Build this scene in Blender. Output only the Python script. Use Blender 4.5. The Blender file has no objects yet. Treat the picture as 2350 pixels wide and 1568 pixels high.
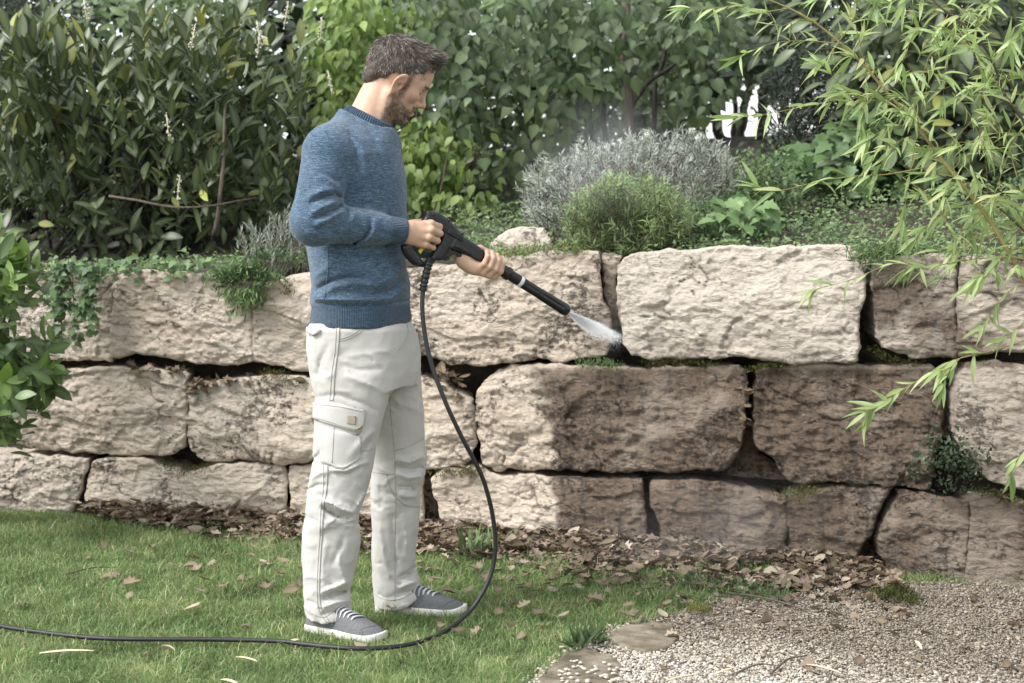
import bpy, math, random
import numpy as np
from mathutils import Vector, Matrix
from mathutils.bvhtree import BVHTree

R = math.radians
scene = bpy.context.scene
col = scene.collection
rng = np.random.default_rng(7)
random.seed(7)

# ------------------------------------------------------------------ camera
FPX, CU, CV, CAMH = 3975.0, 1175.0, 784.0, 1.30
PITCH = math.atan(338.0 / FPX)
cam_d = bpy.data.cameras.new('camera')
cam = bpy.data.objects.new('camera', cam_d)
col.objects.link(cam)
cam.location = (0, 0, CAMH)
cam.rotation_euler = (math.pi / 2 - PITCH, 0, 0)
cam_d.sensor_width = 36
cam_d.lens = FPX / 2350 * 36
cam_d.clip_end = 1000
cam_d.dof.use_dof = True
cam_d.dof.focus_distance = 5.35
cam_d.dof.aperture_fstop = 4.5
scene.camera = cam

# ------------------------------------------------------------------ sky, sun, exposure
SUN_EL, SUN_AZ = R(48), R(246)
world = bpy.data.worlds.new('World')
scene.world = world
world.use_nodes = True
wn = world.node_tree
wn.nodes.clear()
sky = wn.nodes.new('ShaderNodeTexSky')
sky.sky_type = 'NISHITA'
sky.sun_disc = False
sky.sun_elevation = SUN_EL
sky.sun_rotation = SUN_AZ
sky.air_density = 1.0
sky.dust_density = 1.0
sky.ozone_density = 1.0
hs = wn.nodes.new('ShaderNodeHueSaturation')
hs.inputs['Saturation'].default_value = 0.2
bg = wn.nodes.new('ShaderNodeBackground')
bg.inputs['Strength'].default_value = 0.15
wo = wn.nodes.new('ShaderNodeOutputWorld')
wn.links.new(sky.outputs[0], hs.inputs['Color'])
wn.links.new(hs.outputs[0], bg.inputs['Color'])
wn.links.new(bg.outputs[0], wo.inputs['Surface'])

sun_d = bpy.data.lights.new('sun', 'SUN')
sun = bpy.data.objects.new('sun', sun_d)
col.objects.link(sun)
sun_d.energy = 1.9
sun_d.angle = R(24)
sun_d.color = (1.0, 0.985, 0.96)
sdir = Vector((math.sin(SUN_AZ) * math.cos(SUN_EL), math.cos(SUN_AZ) * math.cos(SUN_EL), math.sin(SUN_EL)))
sun.rotation_euler = sdir.to_track_quat('Z', 'Y').to_euler()
sun.location = (-4, -3, 8)

vs = scene.view_settings
vs.view_transform = 'Standard'
vs.look = 'None'
vs.exposure = 1.2
vs.gamma = 1
vs.use_curve_mapping = False
scene.cycles.volume_bounces = 2
scene.cycles.max_bounces = 10
scene.cycles.diffuse_bounces = 6
scene.cycles.use_denoising = True

# ------------------------------------------------------------------ geometry of the view, used to survey positions
CP, SP = math.cos(PITCH), math.sin(PITCH)

def P(u, v, Y):
    """point at distance Y that the photograph shows at (u, v)"""
    dx, dy = (u - CU) / FPX, -(v - CV) / FPX
    t = Y / (CP + dy * SP)
    return np.array((dx * t, Y, CAMH + (-SP + dy * CP) * t))

def proj(p):
    p = np.asarray(p, float)
    x, y, z = p[..., 0], p[..., 1], p[..., 2] - CAMH
    fw = y * CP - z * SP
    up = y * SP + z * CP
    fw = np.where(np.abs(fw) < 1e-6, 1e-6, fw)
    return CU + FPX * x / fw, CV - FPX * up / fw

def G(u, v, z=0.0):
    """point on the level z"""
    dx, dy = (u - CU) / FPX, -(v - CV) / FPX
    dz = -SP + dy * CP
    t = (z - CAMH) / dz
    return np.array((dx * t, (CP + dy * SP) * t, z))

def Yw(x):
    """front face of the dry-stone wall, which bends towards the camera on the right"""
    x = np.clip(x, -6, 4)
    return 6.50 - 0.36 * (x + 0.2) - 0.045 * (x + 0.2) ** 2

def W(u, v, off=0.0):
    Y = 6.3
    for _ in range(12):
        p = P(u, v, Y)
        Y = Yw(p[0]) + off
    return P(u, v, Y)

def bank_z(x, y):
    x = np.asarray(x, float); y = np.asarray(y, float)
    d = np.clip(y - Yw(x), 0, 7)
    return 1.03 + 0.035 * np.clip(x, -4, 4) + 0.095 * d + 0.02 * np.sin(x * 2.1 + y * 1.3)

# ------------------------------------------------------------------ numpy noise
_gr = np.random.default_rng(11).normal(size=(512, 3)); _gr /= np.linalg.norm(_gr, axis=1)[:, None]

def _hash(ix, iy, iz):
    return ((ix * 73856093) ^ (iy * 19349663) ^ (iz * 83492791)) & 511

def pnoise(p):
    p = np.asarray(p, float)
    i = np.floor(p).astype(np.int64); f = p - i
    w = f * f * f * (f * (f * 6 - 15) + 10)
    out = np.zeros(len(p))
    for dx in (0, 1):
        wx = w[:, 0] if dx else 1 - w[:, 0]
        for dy in (0, 1):
            wy = w[:, 1] if dy else 1 - w[:, 1]
            for dz in (0, 1):
                wz = w[:, 2] if dz else 1 - w[:, 2]
                g = _gr[_hash(i[:, 0] + dx, i[:, 1] + dy, i[:, 2] + dz)]
                out += wx * wy * wz * (g[:, 0] * (f[:, 0] - dx) + g[:, 1] * (f[:, 1] - dy) + g[:, 2] * (f[:, 2] - dz))
    return out * 1.6

def fbm(p, oct=4, gain=0.5, lac=2.03):
    a, s = 1.0, 0
    q = np.asarray(p, float)
    for _ in range(oct):
        s = s + a * pnoise(q)
        q = q * lac + 17.3
        a *= gain
    return s

def cracks2(p, seed=0):
    """distance to the nearest border between 2-D cells"""
    i = np.floor(p).astype(np.int64); f1 = np.full(len(p), 9.0); f2 = np.full(len(p), 9.0)
    for dx in (-1, 0, 1):
        for dy in (-1, 0, 1):
            c = i + (dx, dy); fp = c + 0.5 + 0.45 * _gr[_hash(c[:, 0], c[:, 1], c[:, 0] * 0 + seed)][:, :2]
            d = np.linalg.norm(p - fp, axis=1); f2 = np.minimum(f2, np.maximum(f1, d)); f1 = np.minimum(f1, d)
    return f2 - f1

def cells2(p, seed=0, grad=0.6):
    """2-D cells, each a small tilted plane: broken rock"""
    i = np.floor(p).astype(np.int64)
    best = np.full(len(p), 9e9); val = np.zeros(len(p))
    for dx in (-1, 0, 1):
        for dy in (-1, 0, 1):
            c = i + (dx, dy)
            h = _hash(c[:, 0], c[:, 1], c[:, 0] * 0 + seed)
            h2 = _hash(c[:, 0], c[:, 1], c[:, 0] * 0 + seed + 101)
            fp = c + 0.5 + 0.45 * _gr[h][:, :2]
            d = p - fp
            dd = (d ** 2).sum(1)
            v = _gr[h2][:, 0] * 0.6 + grad * (d * _gr[h2][:, 1:]).sum(1)
            m = dd < best
            best = np.where(m, dd, best); val = np.where(m, v, val)
    return val

# ------------------------------------------------------------------ mesh helpers
def mk_mesh(name, verts, faces, smooth=True, attrs=None, fcolor=None):
    """faces: (m,k) array or list of such arrays"""
    if not isinstance(faces, (list, tuple)) or (len(faces) and np.isscalar(faces[0])):
        faces = [faces]
    faces = [np.asarray(f, np.int32) for f in faces if len(f)]
    me = bpy.data.meshes.new(name)
    verts = np.ascontiguousarray(verts, np.float32)
    me.vertices.add(len(verts)); me.vertices.foreach_set('co', verts.ravel())
    nl = sum(f.size for f in faces); npoly = sum(len(f) for f in faces)
    me.loops.add(nl); me.polygons.add(npoly)
    me.loops.foreach_set('vertex_index', np.concatenate([f.ravel() for f in faces]))
    starts = []; o = 0
    for f in faces:
        starts.append(o + np.arange(len(f)) * f.shape[1]); o += f.size
    me.polygons.foreach_set('loop_start', np.concatenate(starts).astype(np.int32))
    me.update(calc_edges=True)
    if smooth:
        me.polygons.foreach_set('use_smooth', np.ones(npoly, bool))
    for k, v in (attrs or {}).items():
        v = np.asarray(v, np.float32)
        if v.ndim == 2:
            a = me.attributes.new(k, 'FLOAT_VECTOR', 'POINT'); a.data.foreach_set('vector', v.ravel())
        else:
            a = me.attributes.new(k, 'FLOAT', 'POINT'); a.data.foreach_set('value', v)
    return me

def link(name, me, mat=None, parent=None, label=None, cat=None, group=None, kind=None):
    o = bpy.data.objects.new(name, me)
    col.objects.link(o)
    if mat is not None and me is not None and not me.materials:
        me.materials.append(mat)
    if parent is not None:
        o.parent = parent
    if label: o['label'] = label
    if cat: o['category'] = cat
    if group: o['group'] = group
    if kind: o['kind'] = kind
    return o

def empty(name, loc, label=None, cat=None, group=None, kind=None):
    o = link(name, None, None, None, label, cat, group, kind)
    o.location = loc
    o.empty_display_size = 0.1
    o['_o'] = 1
    del o['_o']
    ORIG[o.name] = np.array(loc, float)
    return o
ORIG = {}

def child(name, verts, faces, mat, parent, **kw):
    """a part given in world coordinates, parented to an unrotated thing"""
    at = kw.pop('attrs', None); sm = kw.pop('smooth', True)
    o0 = ORIG.get(parent.name, np.zeros(3)) if parent is not None else np.zeros(3)
    me = mk_mesh(name, np.asarray(verts) - o0, faces, sm, at)
    o = link(name, me, mat, parent, **kw)
    if parent is not None:
        ORIG[o.name] = o0
    return o

def thing(name, verts, faces, mat, label, cat, group=None, kind=None, attrs=None, smooth=True):
    v = np.asarray(verts, float)
    base = np.array((v[:, 0].mean(), v[:, 1].mean(), v[:, 2].min()))
    me = mk_mesh(name, v - base, faces, smooth, attrs)
    o = link(name, me, mat, None, label, cat, group, kind)
    o.location = base
    ORIG[o.name] = base
    return o

def bez(pts, n):
    """Catmull-Rom through pts"""
    p = np.asarray(pts, float)
    if len(p) == 2:
        t = np.linspace(0, 1, n)[:, None]
        return p[0] * (1 - t) + p[1] * t
    q = np.vstack([2 * p[0] - p[1], p, 2 * p[-1] - p[-2]])
    seg = np.linspace(0, len(p) - 1 - 1e-9, n)
    i = seg.astype(int); t = (seg - i)[:, None]
    a, b, c, d = q[i], q[i + 1], q[i + 2], q[i + 3]
    return 0.5 * ((2 * b) + (c - a) * t + (2 * a - 5 * b + 4 * c - d) * t ** 2 + (3 * b - a - 3 * c + d) * t ** 3)

def tube(path, rad, seg=8, cap=True):
    path = np.asarray(path, float); n = len(path)
    rad = np.broadcast_to(np.asarray(rad, float), (n,))
    tg = np.gradient(path, axis=0); tg /= np.linalg.norm(tg, axis=1)[:, None] + 1e-12
    up = np.array((0, 0, 1.0)) if abs(tg[0][2]) < 0.9 else np.array((1.0, 0, 0))
    nrm = np.zeros((n, 3)); v = np.cross(tg[0], up); v /= np.linalg.norm(v)
    for i in range(n):
        v = v - tg[i] * v.dot(tg[i]); v /= np.linalg.norm(v) + 1e-12
        nrm[i] = v
    bn = np.cross(tg, nrm)
    a = np.arange(seg) * 2 * math.pi / seg
    ring = nrm[:, None] * np.cos(a)[None, :, None] + bn[:, None] * np.sin(a)[None, :, None]
    V = (path[:, None] + ring * rad[:, None, None]).reshape(-1, 3)
    i = np.arange(n - 1)[:, None] * seg; j = np.arange(seg)[None]
    F = np.stack([i + j, i + (j + 1) % seg, i + seg + (j + 1) % seg, i + seg + j], -1).reshape(-1, 4)
    if cap:
        V = np.vstack([V, path[:1], path[-1:]])
        c0, c1 = n * seg, n * seg + 1
        j = np.arange(seg)
        T = np.vstack([np.stack([j * 0 + c0, (j + 1) % seg, j], -1),
                       np.stack([j * 0 + c1, (n - 1) * seg + j, (n - 1) * seg + (j + 1) % seg], -1)])
        return V, [F, T]
    return V, [F]

def join(parts):
    """[(V, [F..])] -> V, [quads, tris]"""
    Vs, fs, o = [], {}, 0
    for V, F in parts:
        V = np.asarray(V)
        for f in (F if isinstance(F, list) else [F]):
            f = np.asarray(f)
            if len(f): fs.setdefault(f.shape[1], []).append(f + o)
        Vs.append(V); o += len(V)
    return np.vstack(Vs), [np.vstack(v) for v in fs.values()]

# ------------------------------------------------------------------ signed distance modelling
def surface_nets(vol, lo, h):
    s = vol < 0
    c = [s[a:s.shape[0] - 1 + a, b:s.shape[1] - 1 + b, d:s.shape[2] - 1 + d] for a in (0, 1) for b in (0, 1) for d in (0, 1)]
    cnt = sum(x.astype(np.int8) for x in c)
    act = (cnt > 0) & (cnt < 8)
    idx = np.argwhere(act)
    vid = np.full(act.shape, -1, np.int32); vid[act] = np.arange(len(idx))
    offs = np.array([(a, b, d) for a in (0, 1) for b in (0, 1) for d in (0, 1)])
    vals = np.stack([vol[idx[:, 0] + o[0], idx[:, 1] + o[1], idx[:, 2] + o[2]] for o in offs], 1)
    acc = np.zeros((len(idx), 3)); n = np.zeros(len(idx))
    for i in range(8):
        for j in range(i + 1, 8):
            if abs(offs[i] - offs[j]).sum() != 1: continue
            m = (vals[:, i] < 0) != (vals[:, j] < 0)
            t = vals[m, i] / (vals[m, i] - vals[m, j])
            acc[m] += offs[i] + t[:, None] * (offs[j] - offs[i]); n[m] += 1
    V = (idx + acc / n[:, None]) * h + lo
    Q = []
    for ax in range(3):
        sl0 = [slice(1, -1)] * 3; sl1 = [slice(1, -1)] * 3
        sl0[ax] = slice(0, -1); sl1[ax] = slice(1, None)
        a, b = s[tuple(sl0)], s[tuple(sl1)]
        for flip in (0, 1):
            e = np.argwhere((a & ~b) if not flip else (~a & b))
            if not len(e): continue
            e1, e2 = [(1, 2), (2, 0), (0, 1)][ax]
            base = e.copy(); base[:, e1] += 1; base[:, e2] += 1
            def cid(d1, d2):
                q = base.copy(); q[:, e1] -= d1; q[:, e2] -= d2
                return vid[q[:, 0], q[:, 1], q[:, 2]]
            quad = np.stack([cid(1, 1), cid(0, 1), cid(0, 0), cid(1, 0)], 1)
            if flip: quad = quad[:, ::-1]
            Q.append(quad)
    Q = np.vstack(Q)
    return V, Q[(Q >= 0).all(1)]

def mesh_sdf(f, lo, hi, h, c=5, slack=1.4):
    lo, hi = np.asarray(lo, float), np.asarray(hi, float)
    nb = np.ceil((hi - lo) / (h * c)).astype(int)
    n = nb * c
    bc = [lo[k] + (np.arange(nb[k]) + 0.5) * c * h - h / 2 for k in range(3)]
    B = np.stack(np.meshgrid(*bc, indexing='ij'), -1).reshape(-1, 3)
    d = f(B)
    vol = np.repeat(np.repeat(np.repeat(np.sign(d).reshape(nb), c, 0), c, 1), c, 2).astype(np.float32)
    near = np.argwhere((np.abs(d) < 0.87 * c * h * slack).reshape(nb))
    loc = np.stack(np.meshgrid(*[np.arange(c)] * 3, indexing='ij'), -1).reshape(-1, 3)
    for k in range(0, len(near), 3000):
        q = (near[k:k + 3000, None] * c + loc[None]).reshape(-1, 3)
        vol[q[:, 0], q[:, 1], q[:, 2]] = f(lo + q * h)
    return surface_nets(vol, lo, h)

def smin(a, b, k):
    t = np.clip(0.5 + 0.5 * (b - a) / k, 0, 1)
    return b * (1 - t) + a * t - k * t * (1 - t)

def smax(a, b, k):
    return -smin(-a, -b, k)

def s_ell(p, c, r):
    q = p - np.asarray(c); r = np.asarray(r, float)
    k0 = np.linalg.norm(q / r, axis=1); k1 = np.linalg.norm(q / (r * r), axis=1)
    return k0 * (k0 - 1) / np.maximum(k1, 1e-9)

def s_cap(p, a, b, ra, rb=None):
    rb = ra if rb is None else rb
    a, b = np.asarray(a, float), np.asarray(b, float)
    ab = b - a
    t = np.clip(((p - a) @ ab) / (ab @ ab), 0, 1)
    return np.linalg.norm(p - a - t[:, None] * ab, axis=1) - (ra + (rb - ra) * t)

def s_poly2(q, poly):
    """signed distance of 2-D points to a closed polygon"""
    poly = np.asarray(poly, float); d = np.full(len(q), 9e9); s = np.ones(len(q))
    for i in range(len(poly)):
        a, b = poly[i], poly[i - 1]
        e = b - a; w = q - a
        t = np.clip((w @ e) / (e @ e), 0, 1)
        d = np.minimum(d, ((w - t[:, None] * e) ** 2).sum(1))
        c1 = q[:, 1] >= a[1]; c2 = q[:, 1] < b[1]; c3 = e[0] * w[:, 1] > e[1] * w[:, 0]
        s = np.where((c1 & c2 & c3) | (~c1 & ~c2 & ~c3), -s, s)
    return s * np.sqrt(d)

def pl_dist(u, v, pts):
    """pixel distance to a polyline, and position 0..1 along it"""
    pts = np.asarray(pts, float); d = np.full(len(u), 9e9); tt = np.zeros(len(u))
    n = len(pts) - 1
    for i in range(n):
        ax, ay = pts[i]; ex, ey = pts[i + 1] - pts[i]
        t = np.clip(((u - ax) * ex + (v - ay) * ey) / (ex * ex + ey * ey), 0, 1)
        dd = (u - ax - t * ex) ** 2 + (v - ay - t * ey) ** 2
        m = dd < d
        d = np.where(m, dd, d); tt = np.where(m, (i + t) / n, tt)
    return np.sqrt(d), tt

# ------------------------------------------------------------------ materials
def srgb(r, g, b):
    f = lambda c: (c / 255 / 12.92) if c / 255 <= 0.04045 else ((c / 255 + 0.055) / 1.055) ** 2.4
    return (f(r), f(g), f(b), 1.0)

class MatB:
    def __init__(self, name):
        self.m = bpy.data.materials.new(name); self.m.use_nodes = True
        self.t = self.m.node_tree; self.t.nodes.clear()
        self.out = self.n('ShaderNodeOutputMaterial')
        self.b = self.n('ShaderNodeBsdfPrincipled')
        self.l(self.b.outputs[0], self.out.inputs['Surface'])
    def n(self, t, **kw):
        n = self.t.nodes.new(t)
        for k, v in kw.items(): setattr(n, k, v)
        return n
    def l(self, a, b): self.t.links.new(a, b)
    def val(self, sock, v): sock.default_value = v
    def coord(self, scale=(1, 1, 1), kind='Object'):
        tc = self.n('ShaderNodeTexCoord'); mp = self.n('ShaderNodeMapping')
        mp.inputs['Scale'].default_value = scale
        self.l(tc.outputs[kind], mp.inputs[0]); return mp.outputs[0]
    def pos(self, scale=(1, 1, 1)):
        g = self.n('ShaderNodeNewGeometry'); mp = self.n('ShaderNodeMapping')
        mp.inputs['Scale'].default_value = scale
        self.l(g.outputs['Position'], mp.inputs[0]); return mp.outputs[0]
    def noise(self, co, scale, detail=4, rough=0.55, dist=0):
        n = self.n('ShaderNodeTexNoise')
        n.inputs['Scale'].default_value = scale; n.inputs['Detail'].default_value = detail
        n.inputs['Roughness'].default_value = rough; n.inputs['Distortion'].default_value = dist
        if co is not None: self.l(co, n.inputs['Vector'])
        return n.outputs['Fac']
    def ramp(self, fac, stops):
        r = self.n('ShaderNodeValToRGB'); e = r.color_ramp.elements
        while len(e) < len(stops): e.new(0.5)
        for i, (p, c) in enumerate(stops):
            e[i].position = p; e[i].color = c if len(c) == 4 else (*c, 1)
        self.l(fac, r.inputs[0]); return r.outputs[0]
    def mix(self, fac, a, b, mode='MIX'):
        m = self.n('ShaderNodeMix', data_type='RGBA', blend_type=mode)
        for s, v in ((m.inputs['Factor'], fac), (m.inputs['A'], a), (m.inputs['B'], b)):
            if hasattr(v, 'is_output') or isinstance(v, bpy.types.NodeSocket): self.l(v, s)
            else: s.default_value = v
        return m.outputs['Result']
    def math(self, op, a, b=None, clamp=False):
        m = self.n('ShaderNodeMath', operation=op); m.use_clamp = clamp
        for s, v in zip(m.inputs, (a, b)):
            if v is None: continue
            if isinstance(v, bpy.types.NodeSocket): self.l(v, s)
            else: s.default_value = v
        return m.outputs[0]
    def attr(self, name):
        a = self.n('ShaderNodeAttribute', attribute_name=name); return a.outputs['Fac']
    def bump(self, h, strength=0.3, dist=0.01, prev=None):
        b = self.n('ShaderNodeBump'); b.inputs['Strength'].default_value = strength; b.inputs['Distance'].default_value = dist
        self.l(h, b.inputs['Height'])
        if prev is not None: self.l(prev, b.inputs['Normal'])
        return b.outputs[0]
    def base(self, c):
        s = self.b.inputs['Base Color']
        if isinstance(c, bpy.types.NodeSocket): self.l(c, s)
        else: s.default_value = c
    def set(self, **kw):
        for k, v in kw.items():
            s = self.b.inputs[k.replace('_', ' ')]
            if isinstance(v, bpy.types.NodeSocket): self.l(v, s)
            else: s.default_value = v

def mat_plain(name, c, rough=0.5, metal=0.0, spec=0.5, noise=0.0, nscale=40, bump=0.0):
    m = MatB(name)
    if noise:
        co = m.coord()
        f = m.noise(co, nscale, 5)
        d = tuple(x * (1 - noise) for x in c[:3]) + (1,); e = tuple(min(1, x * (1 + noise)) for x in c[:3]) + (1,)
        m.base(m.ramp(f, [(0.3, d), (0.7, e)]))
        if bump: m.set(Normal=m.bump(f, bump, 0.004))
    else:
        m.base(c)
    m.set(Roughness=rough, Metallic=metal)
    m.b.inputs['Specular IOR Level'].default_value = spec
    return m.m

def mat_leaf(name, stops, rough=0.45, transl=0.25, spec=0.4, vein=0.0, tcol=None):
    """stops over the attribute tint"""
    m = MatB(name)
    c = m.ramp(m.attr('tint'), stops)
    f = m.noise(m.pos(), 9.0, 3)
    c = m.mix(0.35, c, m.ramp(f, [(0.3, (0.45, 0.45, 0.45)), (0.7, (1.5, 1.5, 1.4))]), 'MULTIPLY')
    if vein:
        rib = m.attr('rib')
        c = m.mix(m.math('MULTIPLY', rib, vein), c, (0.30, 0.36, 0.14, 1))
    m.base(c); m.set(Roughness=rough)
    m.b.inputs['Specular IOR Level'].default_value = spec
    if transl:
        tr = m.n('ShaderNodeBsdfTranslucent'); mx = m.n('ShaderNodeMixShader')
        mx.inputs[0].default_value = transl
        hs_ = m.n('ShaderNodeHueSaturation'); hs_.inputs['Saturation'].default_value = 1.15; hs_.inputs['Value'].default_value = 1.5
        m.l(c, hs_.inputs['Color']); m.l(hs_.outputs[0], tr.inputs['Color'])
        m.l(m.b.outputs[0], mx.inputs[1]); m.l(tr.outputs[0], mx.inputs[2]); m.l(mx.outputs[0], m.out.inputs['Surface'])
    return m.m
# ================================================================== the setting: ground, garden bank
def mat_soil(name, a, b):
    m = MatB(name)
    f = m.noise(m.pos(), 14, 8, 0.65)
    m.base(m.ramp(f, [(0.3, a), (0.7, b)])); m.set(Roughness=0.95, Normal=m.bump(f, 0.8, 0.02))
    return m.m
M_SOIL = mat_soil('dark_soil', (0.018, 0.013, 0.009, 1), (0.06, 0.045, 0.032, 1))
M_LAWNSOIL = mat_soil('lawn_soil', (0.035, 0.035, 0.018, 1), (0.07, 0.075, 0.03, 1))
M_GRAVELBED = mat_soil('gravel_bed', (0.16, 0.12, 0.09, 1), (0.32, 0.26, 0.21, 1))

# one sheet to the horizon
xs = np.unique(np.concatenate([np.linspace(-3.2, 3.2, 80), np.array([-400, -100, -20, -6, 6, 20, 100, 400])]))
ys = np.unique(np.concatenate([np.linspace(3.6, 7.6, 60), np.array([-60, -10, 0, 2, 9, 12, 30, 120, 500])]))
gx, gy = np.meshgrid(xs, ys, indexing='ij')
gz = 0.006 * pnoise(np.stack([gx.ravel() * 2.2, gy.ravel() * 2.2, gx.ravel() * 0], 1)).reshape(gx.shape)
gz[(np.abs(gx) > 3.5) | (gy > 8) | (gy < 3.5)] = 0
GV = np.stack([gx, gy, gz - 0.004], -1).reshape(-1, 3)
ny = len(ys)
ii, jj = np.meshgrid(np.arange(len(xs) - 1), np.arange(ny - 1), indexing='ij')
GF = np.stack([ii * ny + jj, (ii + 1) * ny + jj, (ii + 1) * ny + jj + 1, ii * ny + jj + 1], -1).reshape(-1, 4)
link('ground', mk_mesh('ground', GV, GF), M_LAWNSOIL, kind='structure')

# raised bed behind the wall: vertical earth face, then a gentle slope up
bx = np.unique(np.concatenate([np.linspace(-4.5, 3.5, 70), np.array([-200, -60, -20, -8, 6, 15, 50, 200])]))
bd = np.concatenate([[-1, -0.5], np.array([0, .06, .14, .25, .4, .6, .85, 1.1, 1.4, 1.8, 2.3, 2.9, 3.6, 4.5, 5.6, 7, 10, 20, 60, 200, 400])])
bgx, bgd = np.meshgrid(bx, bd, indexing='ij')
by = Yw(bgx) + 0.29 + np.maximum(bgd, 0)
bz = bank_z(bgx, by) - 0.05 + 0.015 * pnoise(np.stack([bgx.ravel() * 3, by.ravel() * 3, bgx.ravel() * 0 + 4], 1)).reshape(bgx.shape)
bz = np.where(bgd == -1, -0.3, np.where(bgd == -0.5, 0.5, bz))
by = np.where(bgd < 0, Yw(bgx) + 0.28, by)
nb_ = len(bd)
ii, jj = np.meshgrid(np.arange(len(bx) - 1), np.arange(nb_ - 1), indexing='ij')
BF = np.stack([ii * nb_ + jj, (ii + 1) * nb_ + jj, (ii + 1) * nb_ + jj + 1, ii * nb_ + jj + 1], -1).reshape(-1, 4)
link('garden_bank_terrain', mk_mesh('garden_bank', np.stack([bgx, by, bz], -1).reshape(-1, 3), BF), M_SOIL, kind='structure')

# ================================================================== the dry-stone wall
def mat_stone():
    m = MatB('sandstone')
    po = m.pos()
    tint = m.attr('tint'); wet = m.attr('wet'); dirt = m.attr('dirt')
    big = m.noise(m.pos((1, 1, 1.6)), 3.2, 5, 0.6)
    c = m.ramp(big, [(0.25, (0.55, 0.445, 0.345, 1)), (0.5, (0.64, 0.54, 0.43, 1)), (0.75, (0.69, 0.61, 0.51, 1))])
    c = m.mix(m.math('MULTIPLY', tint, 0.7, True), c, (0.62, 0.56, 0.48, 1))
    # horizontal bedding
    st = m.noise(m.pos((4, 4, 12)), 3.0, 6, 0.7, 0.4)
    c = m.mix(0.45, c, m.ramp(st, [(0.32, (0.74, 0.70, 0.66)), (0.5, (1.0, 1.0, 1.0))]), 'MULTIPLY')
    # dark lichen and dirt specks in patches; denser where recessed stones get shade painted in
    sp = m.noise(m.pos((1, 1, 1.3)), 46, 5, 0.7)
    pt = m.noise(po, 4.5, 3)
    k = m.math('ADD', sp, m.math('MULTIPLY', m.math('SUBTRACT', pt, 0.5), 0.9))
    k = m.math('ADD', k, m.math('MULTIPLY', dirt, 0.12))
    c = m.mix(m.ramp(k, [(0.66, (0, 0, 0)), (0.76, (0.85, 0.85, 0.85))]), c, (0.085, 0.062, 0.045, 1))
    # grey bloom
    gb = m.noise(po, 2.1, 4)
    c = m.mix(m.ramp(gb, [(0.55, (0, 0, 0)), (0.75, (0.4, 0.4, 0.4))]), c, (0.36, 0.34, 0.31, 1))
    c = m.mix(m.math('MULTIPLY', m.attr('crack'), 0.75), c, (0.10, 0.075, 0.055, 1))
    # wet: darker, browner, glossy
    st2 = m.noise(m.pos((14, 14, 2.2)), 3.0, 7, 0.7)
    wetc = m.mix(1.0, c, (0.25, 0.205, 0.172, 1), 'MULTIPLY')
    wetc = m.mix(m.ramp(st2, [(0.50, (0, 0, 0)), (0.64, (0.75, 0.75, 0.75))]), wetc, (0.040, 0.034, 0.028, 1))
    c = m.mix(wet, c, wetc)
    m.base(c)
    wn_ = m.noise(po, 60, 3)
    rw = m.ramp(wn_, [(0.40, (0.10, 0.10, 0.10)), (0.62, (0.5, 0.5, 0.5))])
    m.set(Roughness=m.mix(wet, (0.93, 0.93, 0.93, 1), rw))
    fine = m.noise(m.pos((1, 1, 2.0)), 22, 12, 0.78)
    chip = m.n('ShaderNodeTexVoronoi'); chip.inputs['Scale'].default_value = 34; chip.inputs['Detail'].default_value = 2.0
    wp = m.n('ShaderNodeVectorMath', operation='ADD'); nv_ = m.n('ShaderNodeTexNoise'); nv_.inputs['Scale'].default_value = 14; nv_.inputs['Detail'].default_value = 4
    sc_ = m.n('ShaderNodeVectorMath', operation='SCALE'); sc_.inputs['Scale'].default_value = 0.12
    m.l(m.pos((1, 1, 2.4)), wp.inputs[0]); m.l(nv_.outputs['Color'], sc_.inputs[0]); m.l(sc_.outputs[0], wp.inputs[1]); m.l(po, nv_.inputs['Vector']); m.l(wp.outputs[0], chip.inputs['Vector'])
    h = m.math('ADD', m.math('MULTIPLY', fine, 1.0), m.math('MULTIPLY', chip.outputs['Distance'], 0.30))
    h = m.math('SUBTRACT', h, m.math('MULTIPLY', m.ramp(k, [(0.66, (0, 0, 0)), (0.76, (1, 1, 1))]), 0.25))
    bn_ = m.bump(h, 1.0, 0.018)
    m.set(Normal=bn_, Coat_Weight=m.math('MULTIPLY', wet, 0.35), Coat_Normal=bn_, Coat_Roughness=0.16)
    return m.m
M_STONE = mat_stone()

def wet_field(u, v, n):
    """where the jet has soaked the stone, from 0 to 1"""
    w = np.zeros_like(u)
    # hanging wet front in the two lower courses, sharp on the left
    edge = 1205 + np.clip((v - 900) / 80, 0, 1) * 60 + 22 * n
    lower = np.clip((u - edge) / np.where(v > 930, 12, 45), 0, 1) * np.clip((v - 838) / 12, 0, 1)
    fade = 1 - 0.6 * np.clip((u - 2160) / 40, 0, 1) * (v < 1125)
    patch = np.clip(0.98 + 0.5 * n, 0.72, 1)
    w = np.maximum(w, lower * fade * patch)
    # around the jet in the top course
    d = np.hypot((u - 1390) / 70, (v - 760) / 90)
    w = np.maximum(w, np.clip(1.35 - d, 0, 1) * (v < 845) * (u < 1425) * 0.75)
    # right end of the top course
    w = np.maximum(w, np.clip((u - 1990) / 15, 0, 1) * (v < 845) * np.clip(0.55 + 1.0 * n, 0.15, 0.95))
    # underside of the pale block
    w = np.maximum(w, np.clip((v - 770) / 60, 0, 1) * (u > 1415) * (u < 1985) * (v < 845) * np.clip(0.25 + n, 0, .5))
    return np.clip(w, 0, 1)

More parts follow.
